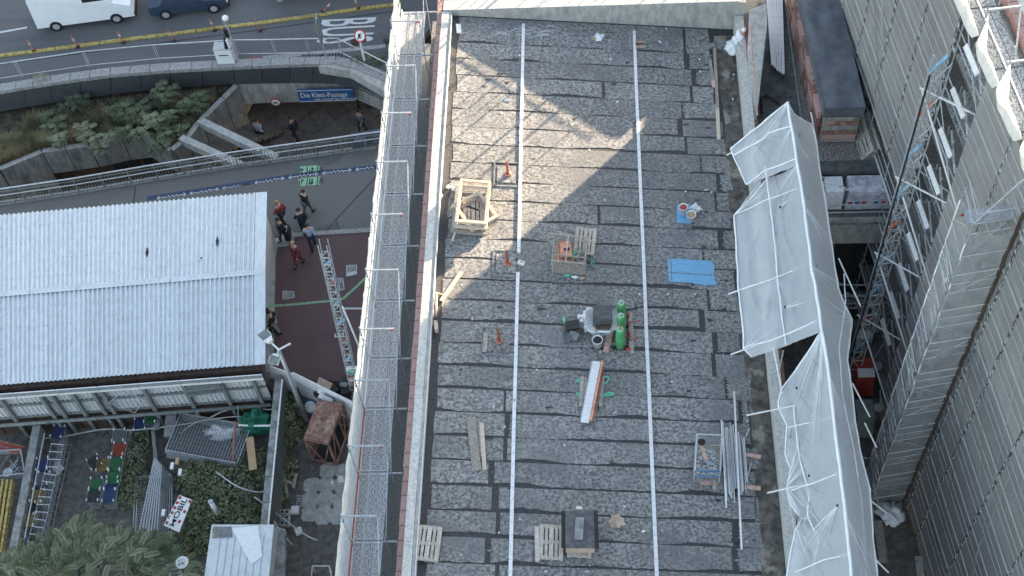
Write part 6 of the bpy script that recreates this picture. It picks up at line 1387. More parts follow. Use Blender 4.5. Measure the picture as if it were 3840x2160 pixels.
# ================================================================ WHITE NETTED CANOPY ALONG THE RIGHT EDGE OF THE ROOF
cn = thing('netted_canopy', 'long white netting canopy over scaffold tubes along the right edge of the roof', 'canopy', (7, 25, -1))
def pl3(l): return [P(u, v, z) for (u, v, z) in l]
def at_pl(pl, t):
    ls = [(pl[i + 1] - pl[i]).length for i in range(len(pl) - 1)]; T = sum(ls) * t; i = 0
    while i < len(ls) - 1 and T > ls[i]: T -= ls[i]; i += 1
    return pl[i].lerp(pl[i + 1], min(1, T / max(ls[i], 1e-6)))
def loft(name, A, B, n, m, sag, amp, seed, mat=None, fold=0.0, skew=.15):
    vs = []
    for i in range(n + 1):
        a, b = at_pl(A, i / n), at_pl(B, i / n)
        for j in range(m + 1):
            s_ = j / m; p = a.lerp(b, s_); e = math.sin(math.pi * s_)
            q = noise.noise(V((p.x * .8, p.y * .55, seed))) * .9 + .45 * noise.noise(V((p.x * 2.4, p.y * 1.4, seed + 3)))
            rg = 1 - min(1, abs(noise.noise(V((p.x * 2.2 + p.y * skew, p.y * .35 - p.x * .2, seed + 20)))) * 5); rg2 = 1 - min(1, abs(noise.noise(V((p.x * 1.1 - p.y * .25, p.y * 1.3, seed + 40)))) * 6)
            q += (.55 * rg * rg + .35 * rg2 * rg2) * fold / max(amp, .01)
            f = .5 * fold * math.sin((p.y * 5.0 + p.x * 3.2) + 3 * noise.noise(V((p.y * .7, seed, 1)))) * abs(noise.noise(V((p.y * .4, p.x, seed))))
            vs.append(p + V((0, 0, (-sag + amp * q + f) * e)))
    g = MB(); g.add(vs, [(i * (m + 1) + j, i * (m + 1) + j + 1, (i + 1) * (m + 1) + j + 1, (i + 1) * (m + 1) + j) for i in range(n) for j in range(m)]); return g.build(name, mat or mSheet, cn, True)
ZR, ZL, ZQ = 2.5, 1.0, .6
ridge1 = pl3([(1980, 259, ZR), (1991, 322, ZR), (2006, 415, ZR), (2024, 521, ZR), (2042, 671, ZR), (2051, 722, ZR), (2068, 833, ZR)])
ridge2 = pl3([(2068, 833, ZR), (2084, 938, ZR), (2099, 1073, ZR), (2110, 1158, ZR), (2126, 1296, ZR), (2142, 1449, ZR), (2152, 1560, ZR)])
apex = ridge1[0]
leftH = pl3([(1980, 259, ZR), (1905, 322, 1.6), (1837, 376, ZL)]); hoodE = pl3([(2006, 415, ZR + .05), (1960, 438, 1.9), (1925, 460, 1.5), (1877, 466, ZL)])
loft('hood_net', pl3([(1980, 259, ZR), (1991, 322, ZR), (2006, 415, ZR)]), pl3([(1981, 261, ZR - .1), (1905, 322, 1.5), (1837, 376, ZL), (1856, 420, ZL), (1877, 466, ZL)]), 60, 40, .10, .12, 3, fold=.20)
Lf = pl3([(1932, 447, 1.3), (1890, 500, 1.1), (1848, 542, ZL), (1852, 620, ZL), (1858, 728, ZL), (1866, 800, ZL), (1872, 878, ZL), (1892, 899, .8)])
loft('side_net', pl3([(2006, 415, ZR), (2024, 521, ZR), (2042, 671, ZR), (2051, 722, ZR), (2068, 833, ZR)]), Lf, 110, 44, .12, .09, 5, fold=.15)
L2 = pl3([(2066, 836, ZR - .1), (2030, 890, 1.7), (1994, 941, 1.1), (1967, 980, .9), (1956, 1022, .8), (1979, 1073, .8), (1975, 1148, .8), (1989, 1180, .8), (1978, 1227, .8), (1988, 1269, .8), (2021, 1310, .8), (2001, 1330, .8), (1978, 1449, .8), (1970, 1560, .8)])
loft('side_net', ridge2, L2, 200, 56, .16, .12, 8, fold=.20, skew=.9)
R1 = pl3([(1981, 260, ZR), (2000, 292, 1.6), (2041, 313, ZQ), (2051, 346, ZQ), (2060, 415, ZQ), (2078, 518, ZQ), (2099, 671, ZQ), (2108, 728, ZQ), (2143, 806, ZQ)])
R2 = pl3([(2143, 806, ZQ), (2132, 908, ZQ), (2144, 986, ZQ), (2153, 1073, ZQ), (2163, 1130, ZQ), (2188, 1230, ZQ), (2196, 1352, ZQ), (2208, 1449, ZQ), (2216, 1560, ZQ)])
loft('outer_net', ridge1, R1, 130, 30, .05, .09, 14, fold=.15, skew=.7); loft('outer_net', ridge2, R2, 160, 30, .05, .09, 15, fold=.17, skew=.7)
def crease(lst, seed):
    g = MB(); r0 = random.Random(seed)
    for (a, b, n, spread) in lst:
        for k in range(n):
            p, q = P(*a), P(b[0] + r0.uniform(-spread, spread), b[1] + r0.uniform(-spread, spread), b[2]); q = p.lerp(q, r0.uniform(.5, 1.0)); pts = []
            for j in range(7): w_ = p.lerp(q, j / 6); pts.append(w_ + V((noise.noise(w_ * 2) * .05, 0, .05 + .03 * noise.noise(w_ * 3))))
            g.tube(pts, [.012 * (1 - .8 * j / 6) for j in range(7)], 4, False)
    g.build('creases', mSheetEdge, cn, True, kind='stuff')
crease([((1980, 262, 2.5), (1900, 420, 1.5), 9, 50), ((1991, 322, 2.5), (1930, 450, 1.7), 7, 40), ((1848, 542, 1.02), (1930, 440, 1.6), 9, 26), ((2006, 415, 2.45), (1920, 600, 1.6), 5, 50), ((1962, 525, 1.95), (2010, 480, 2.3), 5, 20), ((1974, 776, 1.9), (2040, 760, 2.3), 6, 30), ((1872, 878, 1.05), (1950, 840, 1.5), 6, 30), ((2143, 806, .65), (2070, 760, 2.3), 7, 40), ((2143, 806, .65), (2085, 850, 2.2), 6, 40), ((2068, 836, 2.4), (1990, 1080, 1.2), 14, 60), ((2068, 836, 2.4), (2060, 1150, 1.9), 10, 30), ((2084, 938, 2.4), (2140, 1120, 1.0), 10, 30), ((1978, 1227, .85), (2060, 1080, 1.8), 10, 50), ((1978, 1227, .85), (2050, 1380, 1.5), 8, 50), ((2021, 1310, .9), (2080, 1250, 1.7), 6, 40), ((2105, 1275, 2.2), (2030, 1400, 1.3), 8, 50), ((2126, 1296, 2.45), (2180, 1440, 1.0), 8, 30), ((2001, 1330, .85), (2060, 1449, 1.5), 8, 40), ((2024, 521, 2.45), (2085, 640, 1.0), 9, 30), ((2042, 671, 2.45), (2110, 740, 1.0), 8, 30), ((1991, 330, 2.4), (2060, 440, .9), 7, 25)], 3)
for A, r in ((ridge1, .06), (ridge2, .06), (Lf, .035), (L2, .03), (R1, .03), (R2, .03), (pl3([(1925, 421, 1.95), (1934, 491, 1.8), (1949, 611, 1.78), (1955, 697, 1.78), (1976, 869, 1.7)]), .028), (pl3([(1980, 259, ZR), (1905, 322, 1.55), (1837, 376, ZL)]), .035), (pl3([(1845, 391, 1.05), (1905, 360, 1.7), (1935, 335, 2.0), (1990, 318, ZR)]), .028), (pl3([(1837, 376, ZL), (1877, 466, ZL), (1925, 430, 1.6), (2006, 400, ZR)]), .03), (pl3([(1848, 542, ZL), (1925, 505, 1.7), (2020, 470, 2.4)]), .018), (pl3([(1865, 730, ZL), (1950, 700, 1.75), (2048, 660, 2.35)]), .018), (pl3([(1875, 876, ZL), (1960, 850, 1.7), (2060, 805, 2.4)]), .022), (pl3([(1995, 1020, 1.2), (2010, 1150, 1.2), (2036, 1240, 1.3), (2030, 1300, 1.2), (2060, 1360, 1.3), (2040, 1449, 1.2)]), .026), (pl3([(2122, 690, 1.3), (2128, 760, 1.2), (2110, 880, 1.5), (2120, 1000, 1.5), (2145, 1120, 1.3), (2168, 1260, 1.1), (2178, 1449, 1.0)]), .022), (pl3([(1980, 1076, 1.0), (2050, 1062, 1.7), (2100, 1050, 2.4)]), .018), (pl3([(1990, 1235, 1.0), (2050, 1215, 1.7), (2112, 1190, 2.4)]), .018), (pl3([(2000, 1440, 1.0), (2070, 1410, 1.7), (2135, 1395, 2.4)]), .018)):
    pts = [at_pl(A, k / 40) for k in range(41)]; pts = [p + V((0, 0, .03)) + V((noise.noise(p * 1.7), noise.noise(p * 1.7 + V((9, 0, 0))), 0)) * .03 for p in pts]; g = MB(); g.tube(pts, [r * (1 + .3 * noise.noise(p * 4)) for p in pts], 6); g.build('hem', mSheetEdge, cn, True)
for (a, b) in (((1878, 1045, .9), (2100, 1000, 1.4)), ((1930, 1240, .9), (2110, 1200, 1.4)), ((1828, 390, .8), (1990, 318, 2.2)), ((1838, 892, .85), (2060, 812, 1.9)), ((1832, 740, .85), (1900, 715, 1.3)), ((2145, 965, .2), (2188, 1048, -1)), ((2176, 1065, .2), (2205, 1125, -1)), ((2150, 1060, .6), (2110, 1150, 1.6)), ((2185, 1255, .4), (2230, 1290, -1)), ((2040, 283, .8), (2052, 345, .5)), ((2110, 650, .3), (2165, 770, -1.2)), ((1945, 872, 1.5), (1968, 990, 1.0)), ((2190, 1395, .5), (2235, 1440, -.5))):
    g = MB(); g.tube([P(*a), P(*b)], .027, 8); g.build('support_tube', mWhiteM, cn)
for y in (33, 30, 27, 24, 21, 18, 15.5):
    for x, zt_ in ((6.0, 1.6), (7.35, 2.42)): g = MB(); g.tube([(x + .25, y, -2), (x + .25, y, zt_ - .1)], .027); g.build('standard', mGalv, cn)
for (u, v) in ((1963, 689), (1975, 774), (2002, 980), (2033, 1202), (2067, 1486), (2066, 1141)):
    pass
for (u, v, z) in ((1962, 525, 1.95), (1974, 776, 1.9), (2003, 979, 1.95), (2034, 1200, 1.9), (2105, 1275, 2.2), (2140, 1420, 2.3)):
    g = MB(); g.lathe(P(u, v, z) + V((0, 0, .06)), [(.035, 0), (.03, .08)], 6); g.build('tube_end', mBlack, cn)
# ================================================================ THINGS ON THE ROOF
def RB(pts, h, w_, th, mat, name, parent=None, **k):
    a, b = R(*pts[0], h), R(*pts[1], h); g = MB(); g.bar(a, b, w_, th); return g.build(name, mat, parent, base=None if parent else a, **k)
# stack of timber frames
t = thing('timber_frame_stack', 'stack of pale timber frames turned against each other by the left parapet', 'timber frames', R(1192, 520))
def frame(cs, h, w_, th, m, lab, nm='frame'):
    k = thing('wooden_framework', lab, 'timber frame', R(*cs[0]), 'timber frames stacked by the left parapet')
    for i in range(4):
        a, b = R(*cs[i], h), R(*cs[(i + 1) % 4], h); g = MB(); d = (b - a).normalized() * (w_ / 2) * (1 if i % 2 == 0 else -1); g.bar(a - d, b + d, w_, th); g.build('rail', m, k)
    return k
bpy.data.objects.remove(t)
dm = mWoodG
frame([(1152, 468), (1226, 473), (1219, 588), (1138, 582)], .14, .12, .12, mWoodG, 'lowest square timber frame of the stack, mostly hidden')
frame([(1205, 486), (1250, 545), (1188, 578), (1144, 515)], .32, .12, .12, mWood, 'turned diamond timber frame sticking out under the top frame')
frame([(1203, 498), (1244, 556), (1186, 582), (1150, 528)], .20, .12, .12, mWoodG, 'darker turned frame just under the diamond frame')
frame([(1161, 454), (1232, 460), (1221, 562), (1148, 556)], .55, .11, .12, mWood, 'bright upright rectangular frame on top of the stack')
frame([(1160, 470), (1229, 476), (1222, 574), (1146, 569)], .42, .11, .10, mWood, 'rectangular frame directly below the bright top frame')
k = put(pal, R(1190, 532, .03), .05, 'dark pallet lying inside the timber frames', False, roofrot())
for i, (a, b, l, m) in enumerate((((1146, 580), (1138, 606), 'short pale upright offcut below the timber frames', mWood), ((1160, 515), (1205, 530), 'dark curved plank inside the timber frames', mBlack))):
    RB((a, b), .15, .08, .06, m, 'offcut', label=l, cat='offcut')
for (u, v, l) in ((1128, 470, 'left of two white blobs beside the timber frames'), (1142, 475, 'right of two white blobs beside the timber frames')):
    q = R(u, v, .05); g = MB(); g.blob(q, (.10, .09, .06), u, 6, .15); g.build('white_stone', mWhite, None, True, l, 'stone', base=q)
q = R(1110, 492, .04); g = MB(); g.blob(q, (.05, .10, .05), 3, 6, .5); g.build('rope_scrap', mWood, None, True, 'tan rope scrap lying by the left parapet', 'rope', base=q)
RB(((1161, 684), (1110, 757)), .06, .15, .05, mWood, 'plank', label='sunlit plank slanting from the left parapet toward the middle vent', cat='plank')
RB(((1120, 742), (1092, 735)), .05, .05, .04, mWoodP, 'batten', label='thin batten crossing the foot of the slanting plank', cat='batten')
t = thing('paint_can', 'small white canister in the gap between the two left strips', 'canister', R(1311, 661, .03)); g = MB(); q = R(1311, 661, .08); g.box(q, (.24, .15, .12), Matrix.Rotation(-.35, 3, 'Z')); g.build('body', mWhite, t); g = MB(); g.box(q + V((.02, 0, .065)), (.16, .04, .012), Matrix.Rotation(-.35, 3, 'Z')); g.build('print', mBeam, t)
def rquad(pts, h, th, mat, name, lab=None, cat=None, parent=None, group=None):
    q = [R(u, v, h) for u, v in pts]; g = MB(); n = V((SL, 0, 1)).normalized(); qq = q
    a = sum((q[i].x * q[(i + 1) % len(q)].y - q[(i + 1) % len(q)].x * q[i].y) for i in range(len(q)))
    if a < 0: qq = q[::-1]
    m_ = len(qq); g.add(qq + [p - V((0, 0, th)) for p in qq], [tuple(range(m_)), tuple(range(2 * m_ - 1, m_ - 1, -1))] + [(i, i + m_, (i + 1) % m_ + m_, (i + 1) % m_) for i in range(m_)])
    return g.build(name, mat, parent, label=lab, cat=cat, base=None if parent else q[0], group=group)
rquad([(1147, 60), (1159, 60), (1161, 82), (1149, 83)], .05, .03, mWhite, 'white_plate', 'small white plate in the far left corner of the roof', 'plate')
rquad([(1065, 1001), (1075, 1001), (1075, 1012), (1066, 1013)], .10, .05, mWhite, 'white_block', 'tiny white block at the left parapet', 'block')
rquad([(1091, 806), (1100, 806), (1101, 828), (1093, 829)], .30, .25, mWood, 'wood_block', 'short pale timber upright against the left parapet', 'offcut')
rquad([(1096, 738), (1100, 738), (1098, 790), (1095, 790)], .30, .2, mWood, 'wood_strip', 'narrow pale timber leaning on the left parapet', 'offcut')
rquad([(1318, 640), (1388, 640), (1392, 684), (1320, 684)], .022, .01, mMem, 'repair_sheet', 'smooth repair sheet left of the mesh box', 'roofing patch')
# mesh box with copper sheets
def meshbox(name, lab, cat, cs, H, mat, rail=.045, mesh=.12, h0=.03):
    b = [R(u, v, h0) for u, v in cs]; t = thing(name, lab, cat, b[0]); T = [p + V((0, 0, H)) for p in b]
    for i in range(4):
        j = (i + 1) % 4
        g = MB(); g.bar(T[i], T[j], rail, rail); g.build('top_rail', mat, t); g = MB(); g.bar(b[i], b[j], rail, rail); g.build('bottom_rail', mat, t); g = MB(); g.bar(b[i], T[i], rail, rail, (1, 0, 0)); g.build('corner_post', mat, t)
        g = MB(); L = (b[j] - b[i]).length; n = int(L / mesh)
        for k in range(1, n): g.bar(b[i].lerp(b[j], k / n), T[i].lerp(T[j], k / n), .012, .012, (1, 0, 0))
        for k in range(1, int(H / mesh)): g.bar(b[i] + V((0, 0, k * mesh)), b[j] + V((0, 0, k * mesh)), .012, .012)
        g.build('mesh_side', mat, t, kind='stuff')
    g = MB(); g.add([p + V((0, 0, .03)) for p in b], [(0, 1, 2, 3)]); g.build('floor', mWoodG, t); return t, b, T
mb, b, T = meshbox('mesh_box', 'galvanised mesh box with copper sheets and straps next to the pale pallet', 'mesh box', [(1397, 618), (1479, 627), (1471, 692), (1390, 684)], .75, mWoodG)
g = MB(); g.bar((T[0] + T[1]) / 2 + V((-.1, 0, 0)), (T[2] + T[3]) / 2 + V((-.1, 0, 0)), .04, .04); g.build('divider', mGalv, mb)
g = MB(); g.bar(T[0].lerp(T[3], .78), T[1].lerp(T[2], .78), .04, .04); g.build('cross_rail', mWoodG, mb)
t = thing('copper_sheets', 'pile of shiny copper sheets standing in the mesh box', 'copper sheets', b[0])
for k in range(5): g = MB(); a = b[0].lerp(b[2], .10) + V((.14 + .015 * k, -.25, .25 + .06 * k)); g.box(a + V((.10, -.12, 0)), (.52 - .03 * k, .78 - .02 * k, .02), Matrix.Rotation(.04 * k - .05, 3, 'Z')); g.build('sheet', mCopper if k != 2 else mRust, t)
q = b[0].lerp(b[2], .35) + V((-.05, -.1, .56)); g = MB(); g.tube([q, q + V((.22, .03, .02))], .05, 8); g.build('brown_roll', mBrown, None, True, 'small brown roll lying on the copper sheets', 'roll', base=q)
for (dx, dy, l) in ((.45, -.2, 'upper turquoise strap lying inside the mesh box'),):
    q = b[0].lerp(b[2], .5) + V((dx - .35, dy + .15, .35)); g = MB(); g.bar(q, q + V((.16, .28, .02)), .07, .02); g.build('strap', mGreenS, None, label=l, cat='strap', base=q)
t = thing('rubbish_heap', 'tangled dark straps and offcuts in the right half of the mesh box', 'rubbish', b[1])
for k in range(18): c = b[0].lerp(b[1], rnd.uniform(.5, .92)).lerp(b[3].lerp(b[2], rnd.uniform(.5, .92)), rnd.uniform(.3, .85)) + V((0, 0, .2)); g = MB(); g.bar(c, c + V((rnd.uniform(-.25, .25), rnd.uniform(-.25, .25), rnd.uniform(0, .1))), .05, .03); g.build('scrap', [mBeam, mGreenS, mRust, mBlack, mTan, mWoodP][k % 6], t)
q = R(1487, 660, .06); g = MB(); g.tube([q + V((.0, .2, 0)), q + V((.04, .05, 0)), q + V((.12, -.08, 0)), q + V((.05, -.16, 0)), q + V((-.04, -.10, 0)), q + V((.03, 0, 0))], .025, 6); g.build('hose_loop', mGreenS, None, True, 'pale green hose loop outside the right edge of the mesh box', 'hose', base=q)
for (u, v, m, l) in ((1427, 692, mGreenS, 'green rag below the mesh box'), (1447, 697, mWhite, 'white wrapper below the mesh box'), (1463, 699, mWoodP, 'pinkish offcut below the mesh box corner')):
    q = R(u, v, .06); g = MB(); g.blob(q, (.12, .06, .05), u, 5, .4); g.build('scrap', m, None, False, l, 'scrap', base=q)
# blue mats and buckets
rquad([(1703, 516), (1736, 513), (1737, 540), (1741, 542), (1739, 562), (1702, 560)], .04, .03, mBlueMat, 'blue_mat', 'small blue mat under the buckets', 'mat')
bm = rquad([(1679, 652), (1690, 650), (1788, 656), (1798, 668), (1795, 690), (1803, 716), (1770, 717), (1740, 711), (1682, 707), (1681, 680)], .04, .03, mBlueMat, 'blue_mat', 'large ragged blue mat lying on the roof below the buckets', 'mat')
rquad([(1682, 684), (1792, 691), (1792, 693), (1682, 686)], .046, .004, mBeam, 'seam', parent=bm); rquad([(1686, 652), (1688, 652), (1691, 706), (1689, 706)], .046, .004, mBeam, 'seam', parent=bm)
def bucket(u, v, lab, fill, r=.17, H=.32, m=mWhite):
    q = R(u, v, .05); t = thing('bucket', lab, 'bucket', q, 'white buckets on the roof'); g = MB(); g.lathe(q, [(r * .85, 0), (r, H), (r * 1.06, H), (r * 1.06, H + .02), (r * .94, H + .02), (r * .9, H - .06)], 16); g.build('body', m, t, True)
    g = MB(); g.blob(q + V((0, 0, H - .05)), (r * .85, r * .85, .07), u, 6, .4); g.build('contents', fill, t); g = MB(); g.tube([q + V((-r, 0, H)), q + V((-r * .6, -r * 1.0, H + .02)), q + V((r * .6, -r * 1.0, H + .02)), q + V((r, 0, H))], .006, 5); g.build('handle', mGalv, t); return t
bucket(1738, 552, 'round white bucket full of scraps on the blue mat', mTan, .18); bucket(1718, 535, 'white bucket with red contents on the blue mat', mRed, .17, .36)
q = R(1749, 524, .12); g = MB(); g.blob(q, (.22, .15, .12), 5, 10, .5); g.build('rag', mBag, None, True, 'crumpled pale rag beside the two buckets', 'rag', base=q)
bucket(1503, 868, 'open white bucket with black tar below the white big bag', mBlack, .19, .36)
# anchors
for i, (u, v, l) in enumerate(((1724, 494, 'anchor post just above the buckets'), (1789, 496, 'anchor post right of the buckets'), (1759, 162, 'anchor post at the far end near the planks'), (1760, 193, 'anchor post below the farthest one, left of the short plank'), (1844, 200, 'anchor post in the far right gutter strip'), (1842, 262, 'tilted anchor post in the right gutter strip'), (1608, 752, 'anchor post beside the right strip above the gas bottles'), (1679, 752, 'anchor post right of the right strip'), (1747, 752, 'anchor post below the large blue mat'), (1308, 152, 'anchor post left of the far end of the left strip'), (1295, 1012, 'anchor post beside the lower left strip'), (1972, 1352, 'anchor post at the lower right gutter'))):
    q = R(u, v); t = thing('roof_anchor', l, 'roof anchor', q, 'small roof anchor posts'); g = MB(); g.lathe(q, [(.07, 0), (.07, .02), (.018, .03), (.018, .28)], 8); g.build('stem', mBeam, t); g = MB(); g.blob(q + V((0, 0, .31)), .035, i, 5, 0); g.build('head', mWhite, t)
# gas bottles
gb = None
for i, (u, v, l) in enumerate(((1560, 872, 'nearest green gas bottle with a rust-coloured valve cap and white print'), (1562, 838, 'middle green gas bottle of the three in a row'), (1563, 806, 'farthest green gas bottle of the three in a row'))):
    if gb is None:
        gb = thing('gas_bottle', '', 'gas bottle', (0, 0, 0), 'green gas bottles in a row')
        g = MB(); g.lathe((0, 0, 0), [(.13, 0), (.155, .04), (.165, .12), (.165, 1.02), (.155, 1.10), (.12, 1.17), (.06, 1.20)], 20); g.build('cylinder', mGreenB, gb, True)
        g = MB(); g.lathe((0, 0, 1.08), [(.11, 0), (.115, .12), (.10, .12)], 16); g.build('collar', cmat('collar_green', (.35, .55, .38)), gb, True)
        g = MB(); g.lathe((0, 0, 1.18), [(.03, 0), (.03, .09), (.05, .10), (.05, .13)], 8); g.build('valve', mGalv, gb)
        g = MB(); g.lathe((0, 0, .70), [(.167, 0), (.167, .02)], 20); g.lathe((0, 0, .60), [(.167, 0), (.167, .015)], 20); g.build('band', mGreenS, gb, kind='stuff')
    o = put(gb, R(u, v, .01), .3 * i, l, i == 0)
    if i == 0: pass
q = R(1560, 872, .01); k = bpy.data.objects['gas_bottle']; g = MB(); 
for j in range(5): g.bar(V((-.10 + .045 * j, -.158 + .02 * abs(j - 2), .50)), V((-.085 + .045 * j, -.158 + .02 * abs(j - 2), .58 + .02 * (j % 2))), .02, .012, (0, 1, 0))
g.build('print', mWhite, k, kind='stuff', local=True)
g = MB(); g.lathe((0, 0, 1.2), [(.035, 0), (.035, .17)], 8); g.build('valve_cap', mOr, k, local=True)
for i, (u, v, l) in enumerate(((1581, 792, 'farthest red hose reel fitting beside the bottles'), (1582, 816, 'second red fitting beside the bottles'), (1583, 838, 'third red fitting beside the bottles'), (1583, 846, 'fourth red fitting beside the bottles'), (1581, 878, 'nearest red burner head by the long plank'))):
    q = R(u, v, .12); g = MB(); g.blob(q, (.06 if i < 4 else .10, .06, .05), i, 6, .3); g.build('regulator', mRed, None, False, l, 'regulator', base=q)
for (a, b, l) in (((1578, 780), (1576, 880), 'black gas hose running beside the bottles'), ((1556, 780), (1603, 775), 'black hose leading right from the far bottle')):
    g = MB(); g.tube([R(*a, .05), R((a[0] + b[0]) / 2 + 3, (a[1] + b[1]) / 2, .06), R(*b, .05)], .022, 6); g.build('gas_hose', mBlack, None, True, l, 'hose', base=R(*a, .05))
for (v_, l) in ((808, 'upper red-tipped burner lance'), (852, 'lower red-tipped burner lance')): 
    t = thing('burner_lance', l + ' pointing right from the gas bottles', 'burner', R(1580, v_ + 4)); g = MB(); g.tube([R(1578, v_ + 3, .1), R(1596, v_, .1)], .012, 5); g.build('tube', mBlack, t); g = MB(); g.tube([R(1592, v_ + 1, .1), R(1605, v_ - 1, .1)], .022, 6); g.build('tip', mRed, t)
RB(((1585, 788), (1590, 890)), .05, .17, .05, mWoodG, 'plank', label='long weathered plank right of the gas bottles', cat='plank'); RB(((1548, 778), (1524, 885)), .08, .22, .07, mWoodP, 'plank', label='pinkish plank under the bag, left of the gas bottles', cat='plank')
RB(((1520, 872), (1530, 874)), .13, .3, .10, mWoodP, 'wood_block', label='short reddish wood block at the end of the pinkish plank', cat='offcut')
rquad([(1570, 758), (1597, 762), (1600, 800), (1572, 796)], .03, .02, mMem, 'loose_sheet', 'loose sheet of roofing under the far gas bottle hose', 'roofing patch')
rquad([(1545, 800), (1556, 802), (1552, 862), (1540, 860)], .03, .02, mFelt, 'loose_slab', 'grey slab between the pinkish plank and the bottles', 'slab')
# big bag and slabs
bq = [R(1488, 798, .02), R(1543, 800, .02), R(1538, 852, .02), R(1482, 848, .02)]
t = thing('big_bag', 'open white big bag with dark insulation slabs stacked in its mouth', 'bag', bq[3]); g = MB(); vs = []; n = 28; c = sum(bq, V()) / 4
for j in range(9):
    for i in range(n):
        a_ = 2 * math.pi * i / n; ca_, sa_ = math.cos(a_), math.sin(a_); k = (abs(ca_) ** 4 + abs(sa_) ** 4) ** -.25; q = 1 + .12 * noise.noise(V((ca_ * 1.6, sa_ * 1.6, j * .5))) + .05 * noise.noise(V((ca_ * 5, sa_ * 5, j * .9))); r_ = (.42 if j < 6 else .45 + .03 * j) * k * q * (1.04 - .03 * abs(j - 3))
        vs.append(c + V((ca_ * r_, sa_ * r_ * .85, .085 * min(j, 7) - (.05 if j == 8 else 0))))
g.add(vs, [(j * n + i, j * n + (i + 1) % n, (j + 1) * n + (i + 1) % n, (j + 1) * n + i) for j in range(8) for i in range(n)] + [tuple(n * 8 + i for i in range(n))]); g.build('fabric', mBag, t, True)
text('THERMA', c + V((-.34, -.40, .12)), (1, .02, 0), (0, -.15, 1), .15, mBlueMat, 'print', t, sx=1.1)
for (dx, dy) in ((-.42, .5), (-.62, .25), (-.55, .05)):
    g = MB(); q = c + V((dx, dy, .18)); g.blob(q, (.20, .22, .14), dx * 9, 9, .6); g.build('loop_flap', mBag, t, True)
for k in range(7): q = c + V((.04 + .01 * (k % 3), .0 - .01 * k, .57 + .06 * k)); g = MB(); g.box(q + V((0, .12, 0)), (.66 - .03 * (k % 2), .84 - .05 * k, .05), Matrix.Rotation(.05 * (k % 3 - 1), 3, 'Z') @ Matrix.Rotation(.10, 3, 'X')); g.build('insulation_slab', mFelt, None, label=['bottom', 'second', 'third', 'fourth', 'fifth', 'sixth', 'top'][k] + ' dark slab of the stack in the big bag', cat='insulation slab', group='dark slabs stacked in the big bag', base=q)
q = c + V((.05, -.34, .64)); g = MB(); g.box(q, (.52, .20, .05)); g.build('insulation_slab', mBrown, None, label='brown slab lying across the near side of the big bag mouth', cat='insulation slab', base=q)
# heap of dark offcuts left of the bag
OFF = [(1432, 836, .4, .32, .6, mFelt, 'grey square offcut on top of the heap'), (1428, 852, .28, .24, .5, mFelt, 'small grey offcut at the near left of the heap'), (1462, 812, .28, .5, -.5, mFelt, 'dark speckled slab beside the big bag'), (1448, 826, .3, .5, .7, mBrown, 'brown folded sheet in the middle of the heap'), (1456, 842, .15, .5, .2, mFelt, 'narrow slab at the right of the heap'), (1480, 846, .24, .22, .1, mFelt, 'pale corner offcut near the bucket'), (1440, 818, .5, .4, .2, mBlack, 'black rubble bag at the bottom of the heap'), (1443, 845, .35, .3, -.4, mBeam, 'dark offcut under the grey square')]
for i, (u, v, a, b_, r_, m, l) in enumerate(OFF):
    q = R(u, v, .10 + .05 * ((i * 3) % 4)); g = MB(); g.box(q, (a, b_, .07), Matrix.Rotation(r_, 3, 'Z') @ Matrix.Rotation(.2 * math.sin(i * 2), 3, 'X')); g.build('offcut', m, None, label=l, cat='offcut', group='dark offcuts heaped beside the big bag', base=q)
q = R(1421, 808, .08); g = MB(); g.bar(q + V((-.05, .14, 0)), q + V((-.02, -.05, .03)), .10, .04); g.bar(q + V((-.02, -.05, .03)), q + V((.12, -.26, 0)), .09, .04); g.build('green_sling', mGreenS, None, label='pale green sling lying left of the offcut heap', cat='sling', base=q)
# long panels on beams
for i, (pts, l) in enumerate(((((1464, 948), (1461, 1022)), 'left grey bearer under the copper and white profiles'), (((1473, 950), (1470, 1010)), 'short bearer hidden beneath the white profile'), (((1516, 946), (1510, 1022)), 'right grey bearer under the copper and white profiles'))): RB(pts, .06, .13, .10, mWoodG, 'bearer', label=l, cat='timber bearer')
rquad([(1492, 908), (1511, 910), (1481, 1063), (1461, 1061)], .25, .05, mWhiteM, 'white_profile', 'long white metal profile lying diagonally on two bearers', 'metal profile')
rquad([(1488, 908), (1493, 908), (1463, 1060), (1459, 1058)], .23, .08, mGalv, 'grey_profile', 'narrow grey profile along the left edge of the white one', 'metal profile')
rquad([(1513, 907), (1518, 908), (1489, 1058), (1483, 1057)], .27, .08, mCopper, 'copper_profile', 'bright copper profile alongside the white one', 'metal profile'); rquad([(1519, 910), (1523, 913), (1495, 1060), (1490, 1058)], .20, .08, mRust, 'copper_profile', 'darker reddish profile at the right of the bundle', 'metal profile')
for i, (c, s_, l) in enumerate(((R(1522, 960, .05), 1, 'upper right green lifting strap loop'), (R(1528, 996, .05), 2, 'lower right green lifting strap loop'), (R(1456, 958, .05), 3, 'upper left green strap end'), (R(1455, 992, .05), 4, 'lower left green strap end'))):
    g = MB()
    if s_ == 1: P_ = [V((-.1, -.12, 0)), V((.08, -.02, 0)), V((.14, .16, .02)), V((.06, .20, .03)), V((-.06, .15, 0))]
    elif s_ == 2: P_ = [V((-.2, -.03, 0)), V((.2, .05, .02)), V((.24, .09, .03)), V((.1, .12, .02)), V((-.2, .03, 0))]
    else: P_ = [V((.12, 0, 0)), V((-.04, .05, .02)), V((-.07, .0, .02)), V((.04, -.08, 0))]
    for a, b_ in zip(P_[:-1], P_[1:]): g.bar(c + a, c + b_, .055, .02)
    g.build('lifting_strap', mGreenS, None, label=l + ' beside the metal profiles', cat='strap', group='green straps round the profiles', base=c)
